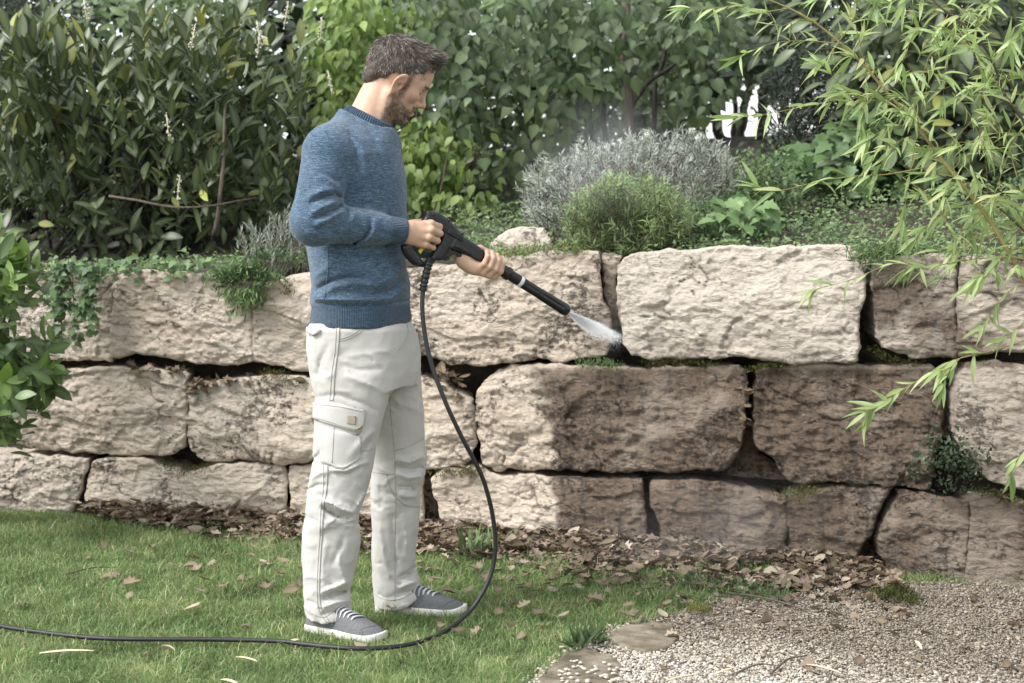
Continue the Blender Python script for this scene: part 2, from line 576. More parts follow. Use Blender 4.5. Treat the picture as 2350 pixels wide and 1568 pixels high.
def stone(top, bottom, left=(), right=(), off=0.0, seed=0, tint=0.3, bulge=0.014, depth=0.30, rough=1.0, res=0.0048, dirt=0.3, name='stone'):
    """one quarried block: edges as seen in the wall face, worked as an uneven riven surface"""
    tl, tr, bl, br = top[0], top[-1], bottom[0], bottom[-1]
    def edge(pts, n):
        q = np.array([W(a, b, off) for a, b in pts]); q = q[:, [0, 2]]
        L = np.r_[0, np.cumsum(np.linalg.norm(np.diff(q, axis=0), axis=1))]
        s = np.linspace(0, L[-1], n)
        e = np.stack([np.interp(s, L, q[:, 0]), np.interp(s, L, q[:, 1])], 1)
        return e, L[-1]
    le = [tl, *left, bl]; re = [tr, *right, br]
    _, lw = edge(top, 2); _, lh = edge(le, 2)
    nu, nv = max(8, int(lw / res)), max(8, int(lh / res))
    T, _ = edge(top, nu); B, _ = edge(bottom, nu); Le, _ = edge(le, nv); Re, _ = edge(re, nv)
    s = np.linspace(0, 1, nu)[:, None, None]; t = np.linspace(0, 1, nv)[None, :, None]
    C = (1 - t) * T[:, None] + t * B[:, None] + (1 - s) * Le[None] + s * Re[None] \
        - ((1 - s) * (1 - t) * T[0] + s * (1 - t) * T[-1] + (1 - s) * t * B[0] + s * t * B[-1])
    X, Z = C[..., 0] + 0.005 * (2 * s[..., 0] - 1), C[..., 1] + 0.005 * (1 - 2 * t[..., 0])
    r = np.random.default_rng(seed + 500)
    # ragged outline
    p3 = np.stack([X.ravel() * 16, Z.ravel() * 16, X.ravel() * 0 + seed * 3.1], 1)
    ds = np.minimum(s[..., 0] * np.ones_like(X), (1 - s[..., 0]) * np.ones_like(X)) * lw
    dt = np.minimum(t[..., 0] * np.ones_like(X), (1 - t[..., 0]) * np.ones_like(X)) * lh
    jig = np.exp(-np.minimum(ds, dt) / 0.05)
    X = X + 0.008 * rough * jig * fbm(p3, 3).reshape(X.shape)
    Z = Z + 0.008 * rough * jig * fbm(p3 + 50, 3).reshape(X.shape)
    q = np.stack([X.ravel(), Z.ravel()], 1)
    qc = q - q.mean(0)
    # large cleft planes
    hgt = np.full(len(q), 9.0)
    for k in range(9):
        g = r.normal(size=2) * (0.16, 0.26); c0 = r.uniform(0, 0.03)
        cen = qc - r.uniform(-0.5, 0.5, 2) * (lw, lh)
        hgt = np.minimum(hgt, c0 + cen @ g)
    hgt = np.clip(hgt, -0.030, 0.03) * 0.75 * rough
    wv = 0.012 * np.stack([fbm(np.c_[q * 7, q[:, 0] * 0 + seed], 2), fbm(np.c_[q * 7, q[:, 0] * 0 + seed + 9], 2)], 1)
    qq = q + wv
    rel = 0.011 * cells2(qq * (4, 8) + seed * 1.7, 3, 0.8) + 0.0065 * cells2(qq * (9, 19) + seed, 5, 0.9) + 0.0058 * cells2(qq * (22, 44) + seed, 8, 1.0) + 0.0026 * cells2(q * (48, 80) + seed, 9, 1.0)
    rel += 0.0040 * fbm(np.c_[q[:, 0] * 5, q[:, 1] * 11, q[:, 0] * 0 + seed], 6, 0.66)
    cr = cracks2(qq * (5, 8) + 0.25 * np.stack([pnoise(np.c_[q * 20, q[:, 0] * 0]), pnoise(np.c_[q * 20, q[:, 0] * 0 + 5])], 1) + seed, 21)
    crk = np.exp(-(cr / 0.045) ** 2) * np.clip(2.4 * pnoise(np.c_[q * 4.5, q[:, 0] * 0 + seed]), 0, 1)
    rel -= 0.009 * crk
    rel += 0.0022 * pnoise(np.c_[qq[:, 0] * 60, qq[:, 1] * 100, qq[:, 0] * 0 + seed])
    def rnd(d, rr):
        return np.where(d < rr, -(rr - np.sqrt(np.maximum(rr ** 2 - (rr - d) ** 2, 0))), 0)
    nz = 0.014 + 0.012 * fbm(np.c_[q * 6, q[:, 0] * 0 + seed + 4], 2)
    ed = rnd(ds.ravel(), np.maximum(nz, .008)) * 0.8 + rnd(dt.ravel(), np.maximum(nz * 0.9, .008)) * 0.8
    out = hgt + rel * rough + ed + bulge * (np.minimum(ds, dt).ravel() / (0.5 * min(lw, lh))) ** 0.7
    x = q[:, 0]; slope = -0.36 - 0.09 * (x + 0.2)
    nrm = np.stack([slope, -np.ones_like(slope), np.zeros_like(slope)], 1); nrm /= np.linalg.norm(nrm, axis=1)[:, None]
    V = np.stack([x, Yw(x) + off, q[:, 1]], 1) + nrm * out[:, None]
    u, v = proj(V)
    nn = fbm(np.c_[q * 5, q[:, 0] * 0 + 3.3], 4)
    wet = wet_field(u, v, nn)
    idx = np.arange(nu * nv).reshape(nu, nv)
    F = [np.stack([idx[:-1, :-1], idx[:-1, 1:], idx[1:, 1:], idx[1:, :-1]], -1).reshape(-1, 4)]
    # sides running back into the wall
    ring = np.r_[idx[:, 0], idx[-1, 1:], idx[-2::-1, -1], idx[0, -2:0:-1]]
    rp = V[ring]; Vs = [V]; prev = ring; base = len(V)
    cen = rp.mean(0)
    att_w = [wet]
    for k, dd in enumerate((0.02, 0.06, 0.14, depth)):
        sh = 1 - 0.25 * dd
        w = cen + (rp - cen) * np.array((sh, 1, sh)) ; w[:, 1] = rp[:, 1] + dd
        w += 0.008 * (pnoise(w * 14 + seed)[:, None])
        Vs.append(w); cur = np.arange(base, base + len(ring)); base += len(ring)
        F.append(np.stack([prev, np.roll(prev, -1), np.roll(cur, -1), cur], -1)); prev = cur
        att_w.append(wet[ring] * 0.8)
    Vs = np.vstack(Vs)
    o = child(name, Vs, F, M_STONE, WALL, smooth=False, attrs={'wet': np.concatenate(att_w), 'tint': np.full(len(Vs), tint), 'dirt': np.full(len(Vs), dirt), 'crack': np.r_[crk, np.zeros(len(Vs) - len(crk))]})
    return o

WALL = empty('retaining_wall', (0, 6.5, 0), 'dry-stone retaining wall of three courses of big sandy limestone blocks', 'stone wall')
st = lambda *a, **k: stone(*a, seed=next(_sd), **k)
import itertools
_sd = itertools.count(1)
# top course
st([(-120, 632), (60, 624), (150, 622), (247, 632)], [(-120, 830), (60, 826), (180, 826), (249, 828)], [], [(252, 700), (250, 770)], off=0.07, tint=0.7, dirt=0.5)
st([(251, 645), (262, 632), (328, 622), (440, 632), (520, 640), (566, 640)], [(248, 823), (308, 811), (380, 822), (450, 834), (538, 837), (571, 828)],
   [(254, 680), (246, 740)], [(572, 700), (570, 770)], tint=0.1)
st([(580, 650), (623, 648), (667, 638), (720, 628), (822, 622)], [(577, 828), (651, 846), (713, 851), (822, 842)], [(574, 740)], [(826, 730)], tint=0.15)
st([(836, 620), (938, 620), (989, 614), (1060, 606), (1153, 592), (1256, 580), (1348, 578), (1366, 587)],
   [(836, 830), (969, 816), (1000, 823), (1030, 838), (1092, 838), (1184, 831), (1245, 823), (1286, 832), (1322, 818), (1384, 815)],
   [(832, 720)], [(1368, 628), (1379, 690), (1391, 726), (1398, 780)], tint=0.25, dirt=0.8, bulge=0.010)
st([(1374, 590), (1398, 584), (1414, 592)], [(1386, 752), (1404, 750), (1418, 748)], [(1382, 640), (1388, 700)], [(1410, 660), (1416, 710)], off=0.10, tint=0.5, dirt=1.2, bulge=0.01)
st([(1418, 612), (1432, 592), (1481, 579), (1541, 577), (1659, 569), (1766, 572), (1900, 564), (1941, 567), (1964, 590)],
   [(1447, 819), (1502, 824), (1570, 823), (1633, 823), (1689, 815), (1746, 818), (1813, 830), (1869, 831), (1946, 833), (1972, 828)],
   [(1410, 690), (1420, 751), (1430, 792)], [(1977, 633), (1982, 674), (1969, 741), (1974, 792)], tint=1.0, dirt=-0.2, rough=1.1, bulge=0.02)
st([(2005, 603), (2054, 597), (2125, 585), (2186, 592)], [(2028, 797), (2054, 808), (2095, 820), (2156, 820), (2190, 818)],
   [(1997, 664), (2002, 731), (2012, 777)], [(2186, 650), (2190, 720)], tint=0.8, dirt=0.6)
st([(2203, 592), (2280, 590), (2350, 594), (2440, 600)], [(2193, 818), (2230, 815), (2279, 808), (2350, 803), (2440, 800)],
   [(2200, 660), (2196, 720)], [(2440, 700)], tint=0.8, dirt=0.6)
# middle course
st([(8, 862), (90, 856), (154, 851), (256, 846), (328, 851), (400, 856), (424, 866)],
   [(20, 1018), (77, 1030), (154, 1038), (220, 1041), (277, 1046), (359, 1046), (400, 1037), (417, 1028)], [(4, 930)], [(423, 900), (420, 950), (420, 992)], tint=0.3, dirt=0.2)
st([(430, 912), (440, 899), (492, 879), (564, 869), (641, 864), (718, 872), (800, 870)],
   [(430, 1034), (446, 1048), (492, 1061), (564, 1056), (615, 1061), (651, 1065), (718, 1059), (800, 1062)], [(425, 960), (427, 1000)], [(803, 960)], tint=0.2, dirt=0.9)
st([(810, 872), (900, 866), (969, 868), (1015, 884), (1042, 908), (1080, 922)], [(810, 1064), (900, 1070), (984, 1077), (1040, 1069), (1077, 1056)],
   [(808, 960)], [(1086, 960), (1084, 1010)], tint=0.2, dirt=0.2)
st([(1090, 920), (1094, 890), (1138, 850), (1204, 840), (1256, 840), (1328, 844), (1420, 850), (1502, 847), (1604, 844), (1686, 844), (1702, 856)],
   [(1104, 1068), (1130, 1086), (1163, 1080), (1266, 1079), (1374, 1082), (1450, 1082), (1553, 1084), (1650, 1077), (1678, 1047)],
   [(1090, 972), (1096, 1023)], [(1707, 905), (1704, 961), (1697, 1008)], tint=0.1, rough=1.25, dirt=0.3)
st([(1732, 860), (1746, 846), (1869, 839), (2002, 844), (2120, 844), (2139, 858)],
   [(1797, 1103), (1850, 1108), (1900, 1110), (2028, 1115), (2079, 1120), (2120, 1122)],
   [(1725, 920), (1727, 982), (1738, 1036), (1768, 1056), (1790, 1092)], [(2146, 920), (2150, 997), (2135, 1070)], tint=0.3, rough=1.3, dirt=0.5)
st([(2146, 862), (2170, 850), (2200, 850)], [(2152, 1000), (2172, 1006), (2190, 1000)], [], [], off=0.16, tint=0.5, dirt=1.2)  # set-back stone: the high value paints it damp and in shade
st([(2202, 862), (2216, 840), (2259, 833), (2350, 844), (2450, 850)], [(2259, 1088), (2279, 1110), (2350, 1126), (2450, 1140)],
   [(2194, 936), (2192, 982), (2223, 1060)], [(2450, 960)], tint=0.6, dirt=0.3)
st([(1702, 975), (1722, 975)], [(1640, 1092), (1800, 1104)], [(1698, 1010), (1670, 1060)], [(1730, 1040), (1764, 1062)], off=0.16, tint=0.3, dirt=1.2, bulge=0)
# bottom course
st([(-120, 1050), (0, 1048), (77, 1046), (154, 1054), (196, 1060)], [(-120, 1240), (0, 1240), (70, 1240), (140, 1240)], [], [(190, 1084), (174, 1136), (152, 1180)], tint=0.8, dirt=0.3)
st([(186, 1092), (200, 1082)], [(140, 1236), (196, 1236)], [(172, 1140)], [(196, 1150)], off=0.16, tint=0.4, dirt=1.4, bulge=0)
st([(206, 1060), (256, 1054), (349, 1056), (372, 1072), (426, 1090), (477, 1074), (513, 1066), (590, 1066), (644, 1077)],
   [(192, 1240), (300, 1240), (430, 1240), (560, 1240), (658, 1240)], [(196, 1100), (190, 1141)], [(651, 1110), (649, 1161), (654, 1200)], tint=0.35, dirt=0.5)
st([(658, 1078), (682, 1077), (713, 1072), (800, 1075), (964, 1090)], [(664, 1260), (800, 1260), (966, 1270)], [(659, 1125), (661, 1172)], [(966, 1180)], tint=0.1)
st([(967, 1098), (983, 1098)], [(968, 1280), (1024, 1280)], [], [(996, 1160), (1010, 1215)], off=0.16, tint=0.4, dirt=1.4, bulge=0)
st([(985, 1100), (1020, 1080), (1092, 1075), (1143, 1099), (1204, 1095), (1297, 1100), (1374, 1102), (1464, 1106)],
   [(1030, 1290), (1150, 1290), (1300, 1290), (1484, 1290)], [(994, 1151), (1010, 1207)], [(1467, 1151), (1473, 1202)], tint=0.2, dirt=0.2)
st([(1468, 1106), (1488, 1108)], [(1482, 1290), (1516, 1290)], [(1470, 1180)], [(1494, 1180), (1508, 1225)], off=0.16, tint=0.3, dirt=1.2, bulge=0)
st([(1490, 1112), (1553, 1106), (1604, 1110), (1681, 1116), (1740, 1135), (1798, 1150)], [(1517, 1300), (1600, 1310), (1700, 1330), (1790, 1350)],
   [(1494, 1177), (1508, 1222)], [(1798, 1200)], tint=0.2, dirt=0.4)
st([(1803, 1152), (1840, 1138), (1869, 1131), (1900, 1122), (1970, 1119), (2042, 1124)], [(1795, 1370), (1850, 1370), (1905, 1370)],
   [(1802, 1200)], [(2012, 1177), (1992, 1218), (1966, 1269), (1925, 1318)], tint=0.5, dirt=0.4, rough=1.2)
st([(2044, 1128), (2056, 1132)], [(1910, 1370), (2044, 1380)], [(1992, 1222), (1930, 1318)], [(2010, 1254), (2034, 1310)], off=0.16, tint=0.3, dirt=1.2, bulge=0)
st([(2061, 1133), (2105, 1134), (2182, 1151), (2216, 1161)], [(2048, 1390), (2120, 1400), (2212, 1410)], [(2033, 1187), (2010, 1254), (2013, 1279), (2034, 1305)], [(2216, 1240), (2212, 1320)], tint=0.4, dirt=0.5)
st([(2222, 1158), (2259, 1147), (2310, 1152), (2350, 1172), (2450, 1180)], [(2216, 1410), (2350, 1420), (2450, 1430)], [(2222, 1240), (2216, 1320)], [(2450, 1300)], tint=0.4, dirt=0.6)
# loose stones lying on top of the wall
st([(1120, 560), (1160, 534), (1200, 524), (1236, 530), (1255, 552)], [(1118, 590), (1180, 596), (1258, 580)], [], [], off=0.28, tint=0.5, dirt=0.5)
# ================================================================== leaves and plants
def leaf_tmpl(ws, half, fold=0.15, curl=0.12, twist=0.0, side=0.0):
    """a blade along +x, one unit long: rows of edge, midrib, edge"""
    n = len(ws); t = np.linspace(0, 1, n); rows = []; ribv = []
    for i in range(n):
        w = ws[i] * half; z = -curl * t[i] ** 2; y0 = side * t[i] ** 2
        a = twist * t[i]
        for s in (-1, 0, 1):
            y = s * w; zz = abs(s) * w * fold
            rows.append((t[i] - (0.06 * (1 - ws[i]) if s and t[i] < 0.1 else 0), y0 + y * math.cos(a) - zz * math.sin(a), z + y * math.sin(a) + zz * math.cos(a))); ribv.append(1 - abs(s))
    F = []
    for i in range(n - 1):
        for s in (0, 1):
            a = i * 3 + s
            F.append((a, a + 3, a + 4, a + 1))
    return np.array(rows), np.array(F), np.array(ribv, float)

def leaf_outline(pts, fold=0.1, curl=0.15):
    """a lobed blade as a fan from its base; pts = one half outline from base to tip"""
    h = np.asarray(pts, float); full = np.vstack([h, h[-2::-1] * (1, -1)])
    full = np.vstack([[0.0, 0.0], full])
    mid = np.array([[0.35, 0.0]])
    q = np.vstack([mid, full])
    z = np.abs(q[:, 1]) * fold - curl * q[:, 0] ** 2
    V = np.c_[q, z]; n = len(full)
    F = np.array([(0, 1 + i, 1 + (i + 1) % n) for i in range(n)])
    rib = np.zeros(len(V)); rib[0] = 1
    return V, F, rib

W_LAUREL = (0.10, 0.62, 0.92, 1.0, 0.90, 0.62, 0.04)
W_HEART = (0.30, 0.92, 1.0, 0.86, 0.60, 0.30, 0.03)
W_BAMB = (0.12, 0.80, 1.0, 0.92, 0.72, 0.40, 0.02)
W_NEED = (0.5, 1.0, 0.8, 0.05)
W_OV = (0.15, 0.85, 1.0, 0.75, 0.35, 0.03)
TM = {
    'laurel': [leaf_tmpl(W_LAUREL, h, f, c, tw) for h, f, c, tw in ((0.17, .25, .08, .1), (0.19, .2, .2, -.3), (0.16, .35, -.05, .3), (0.20, .2, .3, 0), (0.175, .3, .12, .5))],
    'broad': [leaf_tmpl(W_LAUREL, h, f, c, tw) for h, f, c, tw in ((0.22, .2, .15, .1), (0.24, .15, .3, -.2), (0.21, .3, .05, .3), (0.23, .2, .35, 0))],
    'heart': [leaf_tmpl(W_HEART, h, f, c, tw) for h, f, c, tw in ((0.40, .18, .15, .1), (0.42, .12, .3, -.2), (0.38, .3, .1, .25), (0.41, .2, .25, 0), (0.36, .35, .3, .1))],
    'ovate': [leaf_tmpl(W_OV, h, f, c, tw) for h, f, c, tw in ((0.30, .15, .2, .2), (0.33, .2, .3, -.2), (0.28, .3, .1, .1))],
    'bamboo': [leaf_tmpl(W_BAMB, h, f, c, tw, s) for h, f, c, tw, s in ((0.078, .3, .12, .2, .04), (0.085, .2, .32, -.5, -.06), (0.07, .5, .45, .5, .05), (0.082, .3, .2, 1.0, 0), (0.09, .25, -.05, -.9, .03), (0.075, .4, .6, .2, -.03))],
    'needle': [(np.array([(0, 0, 0), (.45, h, 0.02), (.45, -h, 0.02), (1, 0, -c)]), np.array([(0, 2, 1), (1, 2, 3)]), np.zeros(4)) for h, c in ((0.085, 0.1), (0.075, 0.25), (0.10, -0.1))],
    'small': [(np.array([(0, 0, 0), (.32, h, .06), (.4, 0, -.03), (.32, -h, .06), (1, 0, -c)]), np.array([(0, 2, 1), (0, 3, 2), (1, 2, 4), (2, 3, 4)]), np.zeros(5)) for h, c in ((0.30, 0.2), (0.34, 0.3), (0.27, 0.05))],
    'ivy': [leaf_outline([(-0.12, 0.14), (-0.05, 0.32), (0.12, 0.30), (0.28, 0.52), (0.42, 0.28), (0.62, 0.26), (1.0, 0.0)], f, c) for f, c in ((.1, .15), (.25, .3), (0, .05))],
    'dead': [leaf_tmpl((0.2, 0.8, 1.0, 0.9, 0.6, 0.05), 0.33, f, c, tw) for f, c, tw in ((.5, -.25, .3), (-.3, .3, .5), (.7, -.1, -.4), (.3, -.4, .2), (-.5, .15, .2))]
            + [leaf_outline([(-0.05, 0.1), (0.10, 0.28), (0.22, 0.16), (0.38, 0.46), (0.5, 0.2), (0.72, 0.34), (0.8, 0.12), (1.0, 0.0)], f, c) for f, c in ((.5, -.3), (-.4, .3), (.7, .1), (0.15, -0.2))]
            + [leaf_outline([(-0.06, 0.12), (-0.08, 0.36), (0.12, 0.30), (0.20, 0.62), (0.36, 0.36), (0.52, 0.50), (0.58, 0.20), (0.78, 0.16), (1.0, 0.0)], f, c) for f, c in ((.4, -.25), (-.35, .3), (.6, .15))],
}

class Foliage:
    def __init__(self, kind, seed=1):
        self.k = TM[kind]; self.r = np.random.default_rng(seed)
        self.p, self.d, self.n, self.s, self.t = [], [], [], [], []
    def add(self, p, d, n, s, t):
        self.p.append(np.atleast_2d(p)); self.d.append(np.atleast_2d(d)); self.n.append(np.atleast_2d(n))
        self.s.append(np.atleast_1d(s)); self.t.append(np.atleast_1d(t))
    def build(self, parent, mat, nobj=300, name='leaf', rest='foliage', minpx=8.0, tints=6, cell=9.0, things=None, keep=None):
        p, d, n = np.vstack(self.p), np.vstack(self.d), np.vstack(self.n)
        s, t = np.concatenate(self.s), np.clip(np.concatenate(self.t), 0, 1)
        d = d / (np.linalg.norm(d, axis=1)[:, None] + 1e-9)
        z = n - d * (n * d).sum(1)[:, None]; z /= np.linalg.norm(z, axis=1)[:, None] + 1e-9
        y = np.cross(z, d)
        N = len(p); ti = self.r.integers(0, len(self.k), N)
        # which ones show largest: front-most in their patch of the view
        u, v = proj(p + d * s[:, None] * 0.5); dist = p[:, 1]
        size = s * FPX / np.maximum(dist, 1)
        face = np.abs(((p + d * s[:, None] * .5 - (0, 0, CAMH)) / np.linalg.norm(p - (0, 0, CAMH), axis=1)[:, None] * z).sum(1))
        inside = (u > -10) & (u < 2360) & (v > -10) & (v < 1578)
        key = (np.floor(u / cell) * 4096 + np.floor(v / cell)).astype(np.int64)
        order = np.argsort(dist); first = np.zeros(N, bool)
        _, fi = np.unique(key[order], return_index=True); first[order[fi]] = True
        score = size * (0.3 + face) * np.where(first, 1, 0.45) * inside
        pick = np.argsort(-score)[:nobj]; pick = pick[score[pick] > minpx * 0.3]
        sel = np.zeros(N, bool); sel[pick] = True
        o0 = ORIG.get(parent.name, np.zeros(3)) if parent is not None else np.zeros(3)
        cache = {}
        for i in pick:
            key_ = (int(ti[i]), int(min(tints - 1, t[i] * tints)))
            if key_ not in cache:
                V, F, rb = self.k[key_[0]]
                me = mk_mesh(name, V, F, True, {'tint': np.full(len(V), (key_[1] + 0.5) / tints), 'rib': rb}); me.materials.append(mat); cache[key_] = me
            o = bpy.data.objects.new(name, cache[key_]); col.objects.link(o)
            if parent is not None: o.parent = parent
            M = np.eye(4); M[:3, 0] = d[i] * s[i]; M[:3, 1] = y[i] * s[i]; M[:3, 2] = z[i] * s[i]; M[:3, 3] = p[i] - o0
            o.matrix_local = Matrix(M.tolist())
            if things:
                for k_, v_ in things.items(): o[k_] = v_
        rem = np.where(~sel)[0]
        if len(rem):
            parts, tv, rv = [], [], []
            off = 0; Vs = []; Fs = {}
            for k in range(len(self.k)):
                j = rem[ti[rem] == k]
                if not len(j): continue
                V, F, rb = self.k[k]; m = len(V)
                A = np.stack([d[j], y[j], z[j]], 2) * s[j][:, None, None]
                VV = np.einsum('nij,mj->nmi', A, V) + p[j][:, None]
                Vs.append(VV.reshape(-1, 3))
                Fs.setdefault(F.shape[1], []).append((F[None] + (np.arange(len(j)) * m)[:, None, None]).reshape(-1, F.shape[1]) + off)
                off += len(j) * m
                tv.append(np.repeat(t[j], m)); rv.append(np.tile(rb, len(j)))
            at = {'tint': np.concatenate(tv), 'rib': np.concatenate(rv)}
            if parent is None:
                return link(rest, mk_mesh(rest, np.vstack(Vs), [np.vstack(x) for x in Fs.values()], True, at), mat, None, kind='stuff')
            child(rest, np.vstack(Vs), [np.vstack(x) for x in Fs.values()], mat, parent, attrs=at, kind='stuff')

def unit(v): v = np.asarray(v, float); return v / (np.linalg.norm(v, axis=-1, keepdims=True) + 1e-9)

def stem_leaves(fo, path, n, size, up=0.6, t0=0.25, tint=(0.5, 0.2), droop=0.0, r=None, whorl=2.4, tipn=0):
    """leaves spiralling up a stem"""
    r = r or fo.r
    L = len(path) - 1
    ts = np.linspace(t0, 1, n) * L
    i = np.minimum(ts.astype(int), L - 1); f = (ts - i)[:, None]
    p = path[i] * (1 - f) + path[i + 1] * f
    ax = unit(path[i + 1] - path[i])
    a = np.arange(n) * whorl + r.uniform(0, 6.28)
    e1 = unit(np.cross(ax, np.array((0.31, 0.87, 0.11)))); e2 = np.cross(ax, e1)
    rad = e1 * np.cos(a)[:, None] + e2 * np.sin(a)[:, None]
    k = up + 0.25 * (ts / L - 0.5)
    d = unit(ax * k[:, None] + rad * (1 - np.abs(k))[:, None] + r.normal(size=p.shape) * 0.12 + np.array((0, 0, -droop)))
    nn = unit(ax + np.array((0, -0.2, 0.5)) - rad * 0.3 + r.normal(size=p.shape) * 0.25)
    fo.add(p, d, nn, size * r.uniform(0.7, 1.15, n), np.clip(r.normal(tint[0], tint[1], n), 0, 1))

def in_poly(u, v, poly):
    return s_poly2(np.stack([np.atleast_1d(u), np.atleast_1d(v)], 1).astype(float), poly) < 0

def sample_view(poly, n, y0, y1, seed, dens=None):
    """points in the volume whose outline in the photograph is poly, between two distances"""
    r = np.random.default_rng(seed); poly = np.asarray(poly, float); lo, hi = poly.min(0), poly.max(0); out = []; got = 0
    while got < n:
        m_ = 2 * n
        u, v = r.uniform(lo[0], hi[0], m_), r.uniform(lo[1], hi[1], m_); k = in_poly(u, v, poly); u, v = u[k], v[k]
        Y = r.uniform(y0, y1, len(u)); dx, dy = (u - CU) / FPX, -(v - CV) / FPX; t = Y / (CP + dy * SP)
        p = np.stack([dx * t, Y, CAMH + (-SP + dy * CP) * t], 1)
        if dens is not None: p = p[r.random(len(p)) < dens(p)]
        out.append(p); got += len(p)
    return np.vstack(out)[:n]

def wood(name, path, r0, r1, mat, parent, seg=7, n=None, jit=0.0, **kw):
    c = bez(path, n or max(6, len(path) * 5))
    if jit: c[1:] += jit * np.stack([pnoise(c[1:] * 6 + k * 7) for k in range(3)], 1)
    V, F = tube(c, np.linspace(r0, r1, len(c)), seg)
    return child(name, V, F, mat, parent, **kw)

def mat_bark(name, a, b, sc=(30, 30, 6)):
    m = MatB(name); f = m.noise(m.pos(sc), 2.0, 6, 0.65)
    m.base(m.ramp(f, [(0.3, a), (0.7, b)])); m.set(Roughness=0.9, Normal=m.bump(f, 0.7, 0.008)); return m.m
M_BARK = mat_bark('brown_bark', (0.05, 0.037, 0.027, 1), (0.17, 0.135, 0.10, 1))
M_BARKD = mat_bark('dark_bark', (0.018, 0.015, 0.012, 1), (0.06, 0.05, 0.042, 1))
M_TWIG = mat_bark('green_twig', (0.10, 0.11, 0.045, 1), (0.18, 0.18, 0.08, 1))
L_LAUREL = mat_leaf('laurel_leaf', [(0, (0.020, 0.034, 0.019)), (0.5, (0.045, 0.068, 0.036)), (0.85, (0.09, 0.125, 0.055)), (1, (0.30, 0.30, 0.08))], 0.42, 0.10, 0.45, 0.3)
L_SHRUB = mat_leaf('glossy_shrub_leaf', [(0, (0.035, 0.070, 0.025)), (0.5, (0.070, 0.130, 0.040)), (1, (0.19, 0.30, 0.07))], 0.42, 0.2, 0.45, 0.3)
L_LILAC = mat_leaf('lilac_leaf', [(0, (0.024, 0.042, 0.023)), (0.5, (0.068, 0.108, 0.058)), (1, (0.17, 0.235, 0.105))], 0.5, 0.3, 0.4, 0.25)
L_VINE = mat_leaf('vine_leaf', [(0, (0.085, 0.13, 0.04)), (0.5, (0.18, 0.26, 0.075)), (1, (0.33, 0.42, 0.13))], 0.5, 0.35, 0.4)
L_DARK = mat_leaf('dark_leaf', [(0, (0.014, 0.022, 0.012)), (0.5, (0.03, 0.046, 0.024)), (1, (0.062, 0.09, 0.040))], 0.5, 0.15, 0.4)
L_BAMB = mat_leaf('bamboo_leaf', [(0, (0.16, 0.24, 0.08)), (0.5, (0.285, 0.385, 0.15)), (0.9, (0.48, 0.55, 0.28)), (1, (0.55, 0.54, 0.28))], 0.42, 0.38, 0.5)
L_LAV = mat_leaf('lavender_leaf', [(0, (0.14, 0.16, 0.125)), (0.5, (0.32, 0.35, 0.295)), (1, (0.52, 0.55, 0.48))], 0.8, 0.15, 0.2)
L_ROSE = mat_leaf('rosemary_leaf', [(0, (0.05, 0.080, 0.036)), (0.5, (0.13, 0.195, 0.085)), (1, (0.28, 0.36, 0.16))], 0.6, 0.2, 0.3)
L_IVY = mat_leaf('ivy_leaf', [(0, (0.05, 0.085, 0.035)), (0.5, (0.10, 0.17, 0.065)), (1, (0.20, 0.29, 0.12))], 0.5, 0.15, 0.4)
L_CON = mat_leaf('conifer_needle', [(0, (0.012, 0.018, 0.012)), (0.5, (0.030, 0.040, 0.028)), (1, (0.065, 0.08, 0.055))], 0.7, 0.05, 0.3)
M_PETAL = mat_plain('cream_petal', (0.62, 0.60, 0.45, 1), 0.7)
M_PINK = mat_plain('pink_petal', (0.50, 0.22, 0.27, 1), 0.7)
VIEW = np.array((0, -1.0, 0.35))

# ---------------------------------------------------------------- cherry laurel on the bank, behind the man
def base_at(u, Y):
    x = P(u, 400, Y)[0]
    return np.array((x, Y, float(bank_z(x, Y))))
LAUR = empty('laurel_bush', base_at(330, 8.0), 'big dark green laurel bush with narrow upright leaves and white flower spikes', 'bush')
fo = Foliage('laurel', 21); r = np.random.default_rng(21)
poly = [(-80, 120), (0, 70), (60, 40), (130, 15), (230, 60), (300, 20), (420, 40), (520, 30), (600, 20), (660, 50), (710, 120), (730, 220), (720, 350), (710, 450), (690, 520), (560, 545), (400, 560), (250, 560), (100, 545), (-80, 520)]
tips = sample_view(poly, 470, 7.45, 8.9, 22, lambda q: np.where(proj(q)[1] > 440, 0.45, 1.0))
cx = P(340, 500, 8.1)[0]
for tp in tips:
    u, v = proj(tp)
    lean = np.array(((tp[0] - cx) * 0.35 + r.normal(0, 0.22), r.normal(-0.15, 0.25), 1.0))
    if v > 400: lean = np.array((r.normal(0, 0.6) + (tp[0] - cx) * .5, r.normal(-0.5, 0.3), r.normal(0.25, 0.3)))
    lean = unit(lean); L = r.uniform(0.22, 0.40)
    path = np.array([tp - lean * L, tp - lean * L * 0.5 + r.normal(0, 0.015, 3), tp])
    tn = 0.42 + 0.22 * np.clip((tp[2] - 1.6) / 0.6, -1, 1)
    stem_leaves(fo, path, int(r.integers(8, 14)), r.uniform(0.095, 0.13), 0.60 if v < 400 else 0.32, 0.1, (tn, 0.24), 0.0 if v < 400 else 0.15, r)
for _ in range(14):
    q = tips[r.integers(len(tips))]; fo.add(q, unit(r.normal(size=3)), VIEW, 0.1, 1.0)
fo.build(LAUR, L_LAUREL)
for k in range(26):
    q = tips[r.integers(len(tips))]; b = np.array((cx + r.normal(0, 0.28), 8.1 + r.normal(0, 0.15), bank_z(cx, 8.1) - 0.05))
    mid = b * 0.45 + q * 0.55 + np.array((0, 0, 0.08)); wood('stem', [b, mid, q], 0.009, 0.003, M_BARKD, LAUR, 6, 12)
wood('stem', [P(490, 540, 7.5), P(508, 440, 7.45), P(513, 340, 7.45), P(518, 240, 7.5)], 0.011, 0.005, M_BARK, LAUR, 7, 16, 0.01)
